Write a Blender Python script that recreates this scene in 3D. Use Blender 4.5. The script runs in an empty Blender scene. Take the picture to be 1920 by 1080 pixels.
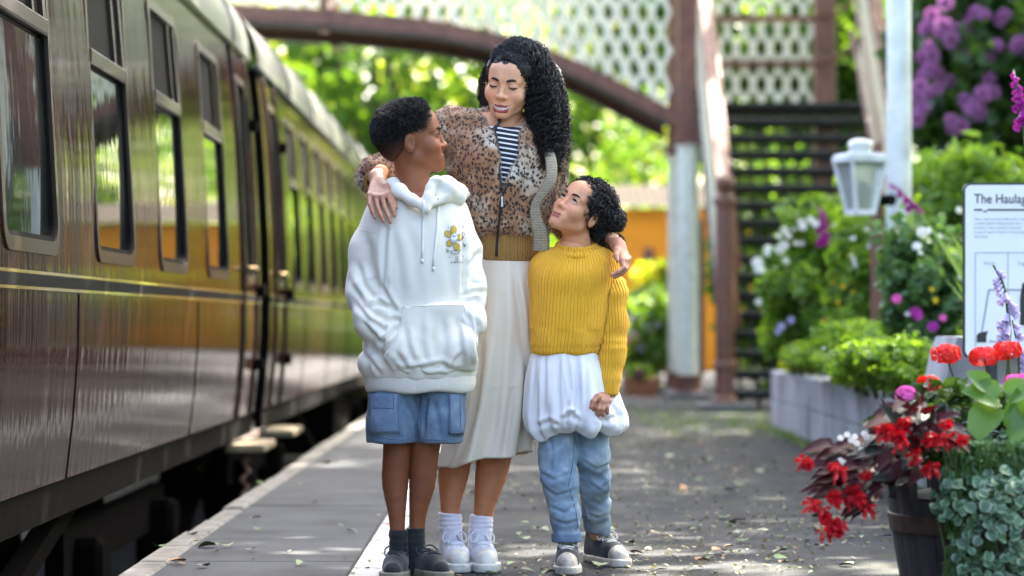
import bpy, math, random
import numpy as np
from mathutils import Vector, Matrix, Euler

# ------------------------------------------------------------------ camera, sky, sun, exposure
scene = bpy.context.scene
col = scene.collection
FPX, HC = 5333.0, 0.81           # focal length in photo pixels, lens height above the platform


def at(px, py, Y):
    """world point seen at photo pixel (px, py) at distance Y from the camera"""
    return Vector(((px - 960) * Y / FPX, Y, HC + (600 - py) * Y / FPX))


cam_d = bpy.data.cameras.new('camera')
cam = bpy.data.objects.new('camera', cam_d)
col.objects.link(cam)
cam.location = (0, 0, HC)
cam.rotation_euler = (math.radians(90), 0, 0)
cam_d.lens = 100
cam_d.sensor_width = 36
cam_d.shift_y = 60 / 1920
cam_d.clip_end = 600
cam_d.dof.use_dof = True
cam_d.dof.focus_distance = 9.05
cam_d.dof.aperture_fstop = 2.4
scene.camera = cam

SUN_EL, SUN_AZ = math.radians(50), math.radians(31)    # azimuth measured from +Y towards +X
world = bpy.data.worlds.new('World')
scene.world = world
world.use_nodes = True
wn = world.node_tree.nodes
sky = wn.new('ShaderNodeTexSky')
sky.sky_type = 'NISHITA'
sky.sun_disc = False
sky.sun_elevation = SUN_EL
sky.sun_rotation = SUN_AZ
sky.air_density = 0.8
sky.dust_density = 5.0
sky.ozone_density = 0.15
wn['Background'].inputs['Strength'].default_value = 0.15
world.node_tree.links.new(sky.outputs[0], wn['Background'].inputs['Color'])
sun_d = bpy.data.lights.new('sun', 'SUN')
sun_d.energy = 4.2
sun_d.angle = math.radians(0.5)
sun_d.color = (1.0, 0.93, 0.80)
sun = bpy.data.objects.new('sun', sun_d)
col.objects.link(sun)
SUN_DIR = Vector((math.sin(SUN_AZ) * math.cos(SUN_EL), math.cos(SUN_AZ) * math.cos(SUN_EL), math.sin(SUN_EL)))
sun.rotation_euler = SUN_DIR.to_track_quat('Z', 'Y').to_euler()
scene.view_settings.view_transform = 'Standard'
scene.view_settings.look = 'None'
scene.view_settings.exposure = 3.3
scene.view_settings.gamma = 1.0
scene.cycles.max_bounces = 8
scene.cycles.transparent_max_bounces = 12
scene.cycles.sample_clamp_indirect = 6.0

R = random.Random(7)
NR = np.random.default_rng(11)
PI = math.pi


# ------------------------------------------------------------------ object helpers
def tag(o, label=None, cat=None, group=None, kind=None):
    if label: o['label'] = label
    if cat: o['category'] = cat
    if group: o['group'] = group
    if kind: o['kind'] = kind
    return o


def wloc(o):
    v = Vector((0, 0, 0))
    while o is not None:
        v = v + o.location
        o = o.parent
    return v


def empty(name, loc, label=None, cat=None, group=None):
    o = bpy.data.objects.new(name, None)
    o.empty_display_size = 0.1
    o.location = loc
    col.objects.link(o)
    return tag(o, label, cat, group)


def link(name, me, mat=None, parent=None, loc=None):
    o = bpy.data.objects.new(name, me)
    if mat is not None and len(me.materials) == 0:
        for m in (mat if isinstance(mat, (list, tuple)) else [mat]):
            me.materials.append(m)
    if loc is not None: o.location = loc
    if parent is not None: o.parent = parent
    col.objects.link(o)
    return o


def mesh_np(name, V, F, smooth=True):
    """fast mesh from numpy verts (n,3) and faces (m,k)"""
    me = bpy.data.meshes.new(name)
    V = np.asarray(V, np.float32)
    F = np.asarray(F, np.int32)
    k = F.shape[1]
    me.vertices.add(len(V))
    me.vertices.foreach_set('co', V.ravel())
    me.loops.add(F.size)
    me.loops.foreach_set('vertex_index', F.ravel())
    me.polygons.add(len(F))
    me.polygons.foreach_set('loop_start', np.arange(0, F.size, k, dtype=np.int32))
    me.update(calc_edges=True)
    me.polygons.foreach_set('use_smooth', np.full(len(F), smooth, bool))
    me.validate()
    return me


def attr(me, name, vals):
    vals = np.asarray(vals, np.float32)
    if vals.ndim == 1:
        a = me.attributes.new(name, 'FLOAT', 'POINT')
        a.data.foreach_set('value', vals)
    else:
        a = me.attributes.new(name, 'FLOAT_COLOR', 'POINT')
        c = np.ones((len(vals), 4), np.float32)
        c[:, :3] = vals
        a.data.foreach_set('color', c.ravel())


class MB:
    """collects shapes given in world coordinates into ONE mesh object"""

    def __init__(self):
        self.v, self.f = [], []

    def add(self, vs, fs):
        n = len(self.v)
        self.v += [tuple(v) for v in vs]
        self.f += [tuple(i + n for i in f) for f in fs]
        return self

    def box(self, x0, x1, y0, y1, z0, z1):
        vs = [(x, y, z) for x in (x0, x1) for y in (y0, y1) for z in (z0, z1)]
        return self.add(vs, [(0, 1, 3, 2), (4, 6, 7, 5), (0, 4, 5, 1), (2, 3, 7, 6), (0, 2, 6, 4), (1, 5, 7, 3)])

    def cbox(self, x0, x1, y0, y1, z0, z1, b=0.01):
        """box with chamfered edges"""
        vs, idx = [], {}
        X, Y, Z = (x0, x1), (y0, y1), (z0, z1)
        for i in (0, 1):
            for j in (0, 1):
                for k in (0, 1):
                    sx, sy, sz = (1, -1)[i], (1, -1)[j], (1, -1)[k]
                    for a in range(3):
                        p = [X[i] + sx * b, Y[j] + sy * b, Z[k] + sz * b]
                        p[a] = (X[i], Y[j], Z[k])[a]
                        idx[i, j, k, a] = len(vs)
                        vs.append(tuple(p))
        fs = []
        g = lambda i, j, k, a: idx[i, j, k, a]
        for s in (0, 1):
            q = [g(s, 0, 0, 0), g(s, 1, 0, 0), g(s, 1, 1, 0), g(s, 0, 1, 0)]; fs.append(q if s else q[::-1])
            q = [g(0, s, 0, 1), g(0, s, 1, 1), g(1, s, 1, 1), g(1, s, 0, 1)]; fs.append(q if s else q[::-1])
            q = [g(0, 0, s, 2), g(1, 0, s, 2), g(1, 1, s, 2), g(0, 1, s, 2)]; fs.append(q if s else q[::-1])
        for s in (0, 1):
            for t in (0, 1):
                fs.append([g(s, t, 0, 0), g(s, t, 1, 0), g(s, t, 1, 1), g(s, t, 0, 1)])
                fs.append([g(s, 0, t, 0), g(s, 1, t, 0), g(s, 1, t, 2), g(s, 0, t, 2)])
                fs.append([g(0, s, t, 1), g(1, s, t, 1), g(1, s, t, 2), g(0, s, t, 2)])
        for i in (0, 1):
            for j in (0, 1):
                for k in (0, 1):
                    fs.append([g(i, j, k, 0), g(i, j, k, 1), g(i, j, k, 2)])
        return self.add(vs, fs)

    def bar(self, a, b, w, d, up=(0, 0, 1)):
        """rectangular bar from a to b, w across (perpendicular to up), d along up"""
        a, b, up = Vector(a), Vector(b), Vector(up)
        t = (b - a).normalized()
        s = t.cross(up).normalized()
        u = s.cross(t).normalized()
        vs = []
        for p in (a, b):
            for (i, j) in ((-1, -1), (1, -1), (1, 1), (-1, 1)):
                vs.append(p + s * (i * w / 2) + u * (j * d / 2))
        return self.add(vs, [(3, 2, 1, 0), (4, 5, 6, 7), (0, 1, 5, 4), (1, 2, 6, 5), (2, 3, 7, 6), (3, 0, 4, 7)])

    def tube(self, pts, rad, n=8, cap=True):
        pts = [Vector(p) for p in pts]
        m = len(pts)
        rad = rad if isinstance(rad, (list, tuple)) else [rad] * m
        vs, fs = [], []
        prev = None
        for i, p in enumerate(pts):
            t = (pts[min(i + 1, m - 1)] - pts[max(i - 1, 0)]).normalized()
            if prev is None:
                ref = Vector((0, 0, 1)) if abs(t.z) < .9 else Vector((1, 0, 0))
                s = t.cross(ref).normalized()
            else:
                s = (prev - t * prev.dot(t)).normalized()
            prev = s
            u = t.cross(s)
            for k in range(n):
                a = 2 * PI * k / n
                vs.append(p + (s * math.cos(a) + u * math.sin(a)) * rad[i])
        for i in range(m - 1):
            for k in range(n):
                k2 = (k + 1) % n
                fs.append((i * n + k, i * n + k2, (i + 1) * n + k2, (i + 1) * n + k))
        if cap:
            fs.append(tuple(range(n))[::-1])
            fs.append(tuple((m - 1) * n + k for k in range(n)))
        return self.add(vs, fs)

    def lathe(self, c, prof, n=16, axis='z', a0=0.0):
        """prof: list of (radius, height)"""
        vs, fs = [], []
        c = Vector(c)
        for (r, h) in prof:
            for k in range(n):
                a = a0 + 2 * PI * k / n
                p = Vector((r * math.cos(a), r * math.sin(a), h))
                if axis == 'x': p = Vector((p.z, p.x, p.y))
                if axis == 'y': p = Vector((p.y, p.z, p.x))
                vs.append(c + p)
        m = len(prof)
        for i in range(m - 1):
            for k in range(n):
                k2 = (k + 1) % n
                fs.append((i * n + k, i * n + k2, (i + 1) * n + k2, (i + 1) * n + k))
        fs.append(tuple(range(n))[::-1])
        fs.append(tuple((m - 1) * n + k for k in range(n)))
        return self.add(vs, fs)

    def sweep(self, prof, ys, axis='y'):
        """profile of (x, z) points carried along y positions, open sheet"""
        n = len(prof)
        vs, fs = [], []
        for y in ys:
            for (x, z) in prof: vs.append((x, y, z))
        for i in range(len(ys) - 1):
            for k in range(n - 1):
                fs.append((i * n + k, i * n + k + 1, (i + 1) * n + k + 1, (i + 1) * n + k))
        return self.add(vs, fs)

    def prism(self, poly, axis, a, b):
        """polygon extruded along an axis from a to b; poly gives the other two coordinates in x,y,z order"""
        n = len(poly)
        vs = []
        for t in (a, b):
            for (u, v) in poly:
                vs.append({'x': (t, u, v), 'y': (u, t, v), 'z': (u, v, t)}[axis])
        fs = [tuple(range(n))[::-1], tuple(range(n, 2 * n))]
        for k in range(n):
            k2 = (k + 1) % n
            fs.append((k, k2, n + k2, n + k))
        return self.add(vs, fs)

    def mesh(self, name, off=(0, 0, 0), smooth=False):
        me = bpy.data.meshes.new(name)
        off = Vector(off)
        me.from_pydata([Vector(v) - off for v in self.v], [], self.f)
        if smooth: me.polygons.foreach_set('use_smooth', [True] * len(me.polygons))
        me.update()
        return me

    def build(self, name, mat, parent=None, smooth=False):
        off = wloc(parent) if parent is not None else Vector((0, 0, 0))
        return link(name, self.mesh(name, off, smooth), mat, parent)


# ------------------------------------------------------------------ material helpers
class NT:
    def __init__(self, name):
        self.m = bpy.data.materials.new(name)
        self.m.use_nodes = True
        self.t = self.m.node_tree
        self.n = self.t.nodes
        self.bsdf = self.n['Principled BSDF']
        self.out = self.n['Material Output']

    def new(self, typ, **kw):
        nd = self.n.new('ShaderNode' + typ)
        for k, v in kw.items():
            if k in nd.inputs: nd.inputs[k].default_value = v
            else: setattr(nd, k, v)
        return nd

    def lk(self, a, b):
        self.t.links.new(a, b)

    def coords(self, scale=(1, 1, 1), kind='Object'):
        tc = self.new('TexCoord')
        mp = self.new('Mapping')
        mp.inputs['Scale'].default_value = scale
        self.lk(tc.outputs[kind], mp.inputs['Vector'])
        return mp.outputs['Vector']

    def noise(self, vec, scale, detail=4, rough=.55, dist=0):
        nd = self.new('TexNoise')
        nd.inputs['Scale'].default_value = scale
        nd.inputs['Detail'].default_value = detail
        nd.inputs['Roughness'].default_value = rough
        nd.inputs['Distortion'].default_value = dist
        if vec is not None: self.lk(vec, nd.inputs['Vector'])
        return nd.outputs['Fac']

    def ramp(self, fac, stops):
        nd = self.new('ValToRGB')
        cr = nd.color_ramp
        while len(cr.elements) < len(stops): cr.elements.new(.5)
        for e, (p, c) in zip(cr.elements, stops):
            e.position = p
            e.color = (*c, 1) if len(c) == 3 else c
        self.lk(fac, nd.inputs['Fac'])
        return nd.outputs['Color']

    def mix(self, fac, a, b, mode='MIX'):
        nd = self.new('MixRGB', blend_type=mode)
        for s, v in (('Fac', fac), ('Color1', a), ('Color2', b)):
            if isinstance(v, (int, float)): nd.inputs[s].default_value = v
            elif isinstance(v, (tuple, list)): nd.inputs[s].default_value = (*v, 1)
            else: self.lk(v, nd.inputs[s])
        return nd.outputs['Color']

    def math(self, op, a, b=0.5, c=0.0):
        nd = self.new('Math', operation=op)
        for i, v in enumerate((a, b, c)):
            if isinstance(v, (int, float)): nd.inputs[i].default_value = v
            else: self.lk(v, nd.inputs[i])
        return nd.outputs[0]

    def bump(self, h, strength=.3, dist=.01, normal=None):
        nd = self.new('Bump')
        nd.inputs['Strength'].default_value = strength
        nd.inputs['Distance'].default_value = dist
        self.lk(h, nd.inputs['Height'])
        if normal is not None: self.lk(normal, nd.inputs['Normal'])
        self.lk(nd.outputs['Normal'], self.bsdf.inputs['Normal'])
        return nd.outputs['Normal']

    def set(self, **kw):
        for k, v in kw.items():
            k = k.replace('_', ' ')
            s = self.bsdf.inputs[k]
            if isinstance(v, (int, float)): s.default_value = v
            elif isinstance(v, (tuple, list)): s.default_value = (*v, 1) if len(v) == 3 and s.type == 'RGBA' else v
            else: self.lk(v, s)
        return self

    def attrib(self, name, out='Fac'):
        nd = self.new('Attribute', attribute_name=name)
        return nd.outputs[out]


def mat(name, c, rough=.6, var=.25, scale=6, bump=.15, bscale=80, metal=0, coat=0, spec=.5, stretch=(1, 1, 1), c2=None, dist=.005):
    """base colour broken up by two scales of noise, with fine relief"""
    t = NT(name)
    v = t.coords(stretch)
    f = t.noise(v, scale, 5, .6)
    dark = c2 if c2 else tuple(x * (1 - var) for x in c)
    lite = tuple(min(1, x * (1 + var * .6)) for x in c)
    base = t.ramp(f, [(.3, dark), (.52, c), (.75, lite)])
    t.set(Base_Color=base, Roughness=rough, Metallic=metal, Coat_Weight=coat)
    t.bsdf.inputs['Specular IOR Level'].default_value = spec
    if bump: t.bump(t.noise(v, bscale, 4, .6), bump, dist)
    return t.m


def leafmat(name, cols, rough=.45, trans=.4, tcol=None, gloss=.4):
    """foliage: colour varies from leaf to leaf, light shines through"""
    t = NT(name)
    g = t.new('NewGeometry')
    n = len(cols)
    base = t.ramp(g.outputs['Random Per Island'], [((i + .0) / max(1, n - 1), c) for i, c in enumerate(cols)])
    t.set(Base_Color=base, Roughness=rough)
    t.bsdf.inputs['Specular IOR Level'].default_value = gloss
    if trans:
        tr = t.new('BsdfTranslucent')
        tc = t.mix(1.0, base, tcol or (1.6, 1.5, .5), 'MULTIPLY')
        t.lk(tc, tr.inputs['Color'])
        mx = t.new('MixShader')
        mx.inputs['Fac'].default_value = trans
        t.lk(t.bsdf.outputs[0], mx.inputs[1])
        t.lk(tr.outputs[0], mx.inputs[2])
        t.lk(mx.outputs[0], t.out.inputs['Surface'])
    return t.m


# ------------------------------------------------------------------ foliage helpers
LEAF_SHAPES = {
    'oval': [(0, 0), (.28, .3), (.3, .6), (0, 1), (-.3, .6), (-.28, .3)],
    'long': [(0, 0), (.11, .3), (.1, .65), (0, 1), (-.1, .65), (-.11, .3)],
    'quad': [(0, 0), (.34, .5), (0, 1), (-.34, .5)],
}


def leaf_cloud(C, size, shape='quad', nrm=None, flat=.0, rng=NR, sizevar=.35, droop=.25):
    """one mesh arrays of leaves: C (n,3) centres; random orientation, optional bias of the normal to +z"""
    n = len(C)
    S = np.array(LEAF_SHAPES[shape], np.float32)
    k = len(S)
    d = rng.normal(size=(n, 3))
    d[:, 2] = d[:, 2] * .6 - droop
    d /= np.linalg.norm(d, axis=1, keepdims=True) + 1e-9
    nn = rng.normal(size=(n, 3))
    nn[:, 2] += flat * 2.5
    s = np.cross(d, nn)
    s /= np.linalg.norm(s, axis=1, keepdims=True) + 1e-9
    u = np.cross(s, d)
    L = size * (1 + sizevar * rng.uniform(-1, 1, n))
    V = (C[:, None, :] + (S[None, :, 0, None] * s[:, None, :] + (S[None, :, 1, None] - .5) * d[:, None, :]) * L[:, None, None]
         + u[:, None, :] * (np.abs(S[None, :, 0, None]) * .35 * L[:, None, None]))
    F = np.arange(n * k).reshape(n, k)
    return V.reshape(-1, 3), F


def clump_points(n, c, r, nclump, rng=NR, tight=.33, shell=.55):
    """points in clumps spread through an ellipsoid, denser near its outside"""
    c, r = np.array(c, float), np.array(r, float)
    d = rng.normal(size=(nclump, 3))
    d /= np.linalg.norm(d, axis=1, keepdims=True)
    rad = shell + (1 - shell) * rng.uniform(0, 1, (nclump, 1)) ** .6
    cc = d * rad
    cr = tight * rng.uniform(.55, 1.25, nclump)
    i = rng.integers(0, nclump, n)
    p = rng.normal(size=(n, 3))
    p /= np.linalg.norm(p, axis=1, keepdims=True)
    p *= rng.uniform(.25, 1, (n, 1)) ** .5
    return c + (cc[i] + p * cr[i][:, None]) * r


# ================================================================== THE SETTING
M = {}
M['soil'] = mat('soil', (.035, .026, .018), .95, .5, 5, .6, 40)
M['turf'] = mat('turf', (.05, .085, .022), .95, .5, 1.5, .5, 30, c2=(.03, .045, .015))
M['ballast'] = mat('ballast', (.022, .019, .016), .95, .6, 14, .9, 22, dist=.05)


def asphalt():
    t = NT('platform_asphalt')
    v = t.coords()
    big = t.noise(v, .55, 5, .6)
    mid = t.noise(v, 3.5, 5, .65)
    grit = t.new('TexVoronoi', Scale=150.0)
    t.lk(v, grit.inputs['Vector'])
    base = t.ramp(big, [(.35, (.016, .018, .0215)), (.5, (.027, .030, .035)), (.65, (.043, .046, .052))])
    base = t.mix(t.math('MULTIPLY', mid, .55), base, (.028, .027, .024), 'MIX')
    st = t.ramp(grit.outputs['Color'], [(.2, (.45, .45, .46)), (.6, (1, 1, 1)), (.93, (1.0, 1.0, 1.0)), (1, (2.6, 2.55, 2.4))])
    base = t.mix(.85, base, st, 'MULTIPLY')
    # damp darker patches with a shape of their own
    wet = t.ramp(t.noise(v, 1.3, 3, .5), [(.52, (1, 1, 1)), (.6, (.55, .55, .57))])
    base = t.mix(.6, base, wet, 'MULTIPLY')
    moss = t.ramp(t.noise(v, 2.1, 6, .7), [(.54, (0, 0, 0)), (.66, (1, 1, 1))])
    base = t.mix(t.math('MULTIPLY', moss, .55), base, (.045, .050, .018))
    t.set(Base_Color=base, Roughness=t.ramp(mid, [(.3, (.7, .7, .7)), (.7, (.95, .95, .95))]))
    t.bsdf.inputs['Specular IOR Level'].default_value = .18
    h = t.math('ADD', grit.outputs['Distance'], t.math('MULTIPLY', mid, .8))
    t.bump(h, .7, .006)
    return t.m


M['asphalt'] = asphalt()
M['slab'] = mat('coping_concrete', (.056, .060, .066), .85, .4, 2.6, .4, 130, c2=(.036, .038, .040), spec=.18)
M['edging'] = mat('edging_stone', (.17, .16, .14), .85, .5, 9, .6, 60, c2=(.07, .065, .055))
M['wallconc'] = mat('bed_wall_concrete', (.37, .375, .385), .85, .4, 3.0, .45, 90, c2=(.15, .155, .155), stretch=(1, 1, .35))


def line_paint():
    t = NT('worn_line_paint')
    v = t.coords()
    n = t.noise(v, 45, 6, .7)
    w = t.ramp(t.math('ADD', t.math('MULTIPLY', t.noise(v, 6, 3, .5), .6), t.math('MULTIPLY', n, .6)), [(.46, (.045, .047, .05)), (.60, (.42, .42, .41))])
    t.set(Base_Color=w, Roughness=.8)
    t.bump(n, .5, .003)
    return t.m


M['line'] = line_paint()

# ground, track bed, platform
g = MB()
g.box(-260, 260, -40, 330, -1.3, -1.0)
tag(g.build('ground', M['turf']), kind='structure')
g = MB()
g.prism([(-5.2, -.99), (-1.4, -.99), (-1.5, -.93), (-4.6, -.93)], 'y', -8, 120)
tag(g.build('track_bed', M['ballast']), kind='structure')
plat = MB()
plat.box(-.525, 3.9, -6, 62, -1.0, 0.0)
plat.box(-1.2, -.525, -6, 62, -1.0, -.12)
plat = tag(plat.build('platform', M['asphalt']), kind='structure')
rr = random.Random(3)
y = 5.2
while y < 48:
    L = rr.uniform(.82, .98)
    MB().cbox(-1.145, -.528, y + .0025, y + L - .0025, -.115, .001 + rr.uniform(-.0015, .0015), .004).build('coping_slab', M['slab'], plat)
    y += L
y = 5.0
while y < 48:
    L = rr.uniform(.55, .75)
    dx = rr.uniform(-.008, .008)
    MB().cbox(-1.245 + dx, -1.149, y + .004, y + L - .004, -.115, .004 + rr.uniform(-.005, .005), .010).build('edging_stone', M['edging'], plat)
    y += L
g = MB()
vs = [(x, yy, .004) for yy in np.arange(5, 46, 1.0) for x in (-.515, -.405)]
g.add(vs, [(2 * i, 2 * i + 1, 2 * i + 3, 2 * i + 2) for i in range(len(vs) // 2 - 1)])
g.build('line_marking', M['line'], plat)

# hillside on the right and far bank behind
def vnoise(x, y, s=1.0):
    return (np.sin(x * .9 * s + 1.3 * np.sin(y * .7 * s)) + np.sin(y * 1.1 * s + 1.7 * np.sin(x * .6 * s + 2))) * .5


def hill_z(X, Y):
    X, Y = np.asarray(X, float), np.asarray(Y, float)
    a = np.clip(X - 3.75, 0, 40)
    z = a * .72 - np.clip(a - 9, 0, 40) * .45
    z = z + .15 * vnoise(X, Y, 1.3) * np.clip(a, 0, 1)
    far = np.clip(Y - 62, 0, 200)
    z2 = -1 + far * .035 + .6 * vnoise(X, Y, .12) * np.clip(far / 20, 0, 1)
    return np.maximum(z - .02, np.where(far > 0, z2, -2))


xs = np.concatenate([np.arange(3.7, 12, .45), np.arange(12, 90, 4.0)])
ys = np.arange(-30, 300, 2.0)
gx, gy = np.meshgrid(xs, ys, indexing='ij')
V = np.stack([gx, gy, hill_z(gx, gy)], -1).reshape(-1, 3)
n2 = len(ys)
F = [(i * n2 + j, (i + 1) * n2 + j, (i + 1) * n2 + j + 1, i * n2 + j + 1) for i in range(len(xs) - 1) for j in range(n2 - 1)]
tag(link('hillside', mesh_np('hillside', V, F), M['turf']), kind='structure')
xs = np.arange(-120, 3.71, 4.12)
ys = np.arange(60, 300, 4.0)
gx, gy = np.meshgrid(xs, ys, indexing='ij')
V = np.stack([gx, gy, np.maximum(hill_z(gx, gy), -1.2)], -1).reshape(-1, 3)
n2 = len(ys)
F = [(i * n2 + j, (i + 1) * n2 + j, (i + 1) * n2 + j + 1, i * n2 + j + 1) for i in range(len(xs) - 1) for j in range(n2 - 1)]
tag(link('far_bank', mesh_np('far_bank', V, F), M['turf']), kind='structure')

# ------------------------------------------------------------------ rails
M['rail'] = mat('rail_steel', (.10, .06, .04), .55, .4, 9, .3, 50, metal=.4)
for x, nm in ((-2.2, 'near'), (-3.63, 'far')):
    g = MB()
    g.prism([(x - .07, -.93), (x + .07, -.93), (x + .02, -.90), (x + .02, -.83), (x + .035, -.80), (x - .035, -.80), (x - .02, -.83), (x - .02, -.90)], 'y', -6, 110)
    tag(g.build('rail', M['rail']), 'steel running rail under the %s side of the coaches' % nm, 'rail', 'running rails')


# ------------------------------------------------------------------ the train
def paint():
    t = NT('coach_paint')
    v = t.coords((1, 9, .55))
    vw = t.coords((1, 4.5, .22))
    v1 = t.coords()
    streak = t.noise(v, 2.2, 5, .6)
    fine = t.noise(t.coords((1, 70, 2.5)), 1.2, 4, .6)
    base = t.ramp(streak, [(.3, (.018, .0075, .006)), (.6, (.028, .012, .009)), (.75, (.042, .020, .015))])
    sp = t.new('TexVoronoi', Scale=38.0)
    t.lk(v1, sp.inputs['Vector'])
    spot = t.ramp(sp.outputs['Distance'], [(.05, (.25, .25, .25)), (.12, (1, 1, 1))])
    base = t.mix(t.math('MULTIPLY', t.noise(v1, 2, 2), 1.2), base, spot, 'MULTIPLY')
    refl_streak = t.noise(t.coords((1, 26, .7)), 1.6, 5, .65)
    base = t.mix(t.math('MULTIPLY', t.ramp(refl_streak, [(.52, (0, 0, 0)), (.72, (1, 1, 1))]), .55), base, (.085, .066, .054))  # pale vertical streaks painted into the colour for reflections on the side
    t.set(Base_Color=base, Roughness=t.ramp(fine, [(.3, (.16, .16, .16)), (.75, (.30, .30, .30))]), Coat_Weight=.55, Coat_Roughness=.008, Coat_IOR=1.40)
    t.bsdf.inputs['Specular IOR Level'].default_value = .0
    b1 = t.new('Bump')
    b1.inputs['Strength'].default_value = .75
    b1.inputs['Distance'].default_value = .004
    t.lk(t.math('ADD', t.noise(vw, 2.0, 3, .5), t.math('MULTIPLY', fine, .06)), b1.inputs['Height'])
    t.lk(b1.outputs[0], t.bsdf.inputs['Normal'])
    t.lk(b1.outputs[0], t.bsdf.inputs['Coat Normal'])
    return t.m


def winglass():
    t = NT('coach_window_glass')
    w = t.noise(t.coords((1, 2, 1)), 3, 2, .5)
    t.set(Base_Color=(.012, .014, .013), Roughness=.02)
    t.bsdf.inputs['Specular IOR Level'].default_value = .8
    t.bump(w, .04, .01)
    return t.m


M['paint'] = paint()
M['winglass'] = winglass()
M['frame'] = mat('window_frame_paint', (.030, .017, .012), .45, .3, 20, .1, 60, coat=.15, spec=.15)
M['rubber'] = mat('black_rubber', (.006, .006, .006), .8, .3, 10, .1, 60, spec=.08)
M['under'] = mat('underframe_grime', (.005, .004, .0035), .95, .5, 8, .5, 40, spec=.04)
M['roofp'] = mat('coach_roof_paint', (.06, .064, .052), .5, .3, 3, .25, 30, coat=.2)
M['yellow'] = mat('lining_yellow', (.24, .175, .05), .35, .2, 20, .0, coat=.6)
M['gold'] = mat('brass', (.55, .38, .18), .35, .2, 20, .1, metal=.9)
M['wood'] = mat('footboard_wood', (.25, .19, .11), .8, .4, 12, .4, 40)
M['rust'] = mat('rusty_iron', (.10, .045, .022), .8, .5, 20, .5, 60, c2=(.03, .02, .015))

PROF = [(-1.545, .262), (-1.520, .48), (-1.503, .72), (-1.50, .95), (-1.508, 1.3), (-1.528, 1.7), (-1.556, 2.08), (-1.578, 2.26), (-1.592, 2.36)]
PZ = [p[1] for p in PROF]
PX = [p[0] for p in PROF]


def side_x(z): return float(np.interp(z, PZ, PX))


XC = -2.915     # coach centre line
WZ0, WZ1 = 1.02, 2.20


def rrect(hw, z0, z1, r, n=5):
    pts = []
    for (cy, cz, a0) in ((hw - r, z1 - r, 0), (-hw + r, z1 - r, 90), (-hw + r, z0 + r, 180), (hw - r, z0 + r, 270)):
        for k in range(n + 1):
            a = math.radians(a0 + 90 * k / n)
            pts.append((cy + r * math.cos(a), cz + r * math.sin(a)))
    return pts


def ring(g, yc, outer, inner, out):
    """flat ring between two outlines of equal point count, following the coach side, standing proud by out"""
    n = len(outer)
    vs = []
    for loop, o in ((outer, -.002), (outer, out), (inner, out), (inner, -.03)):
        for (yy, z) in loop: vs.append((side_x(z) + o, yc + yy, z))
    fs = []
    for l in range(3):
        for k in range(n):
            k2 = (k + 1) % n
            fs.append((l * n + k, l * n + k2, (l + 1) * n + k2, (l + 1) * n + k))
    g.add(vs, fs)


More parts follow.
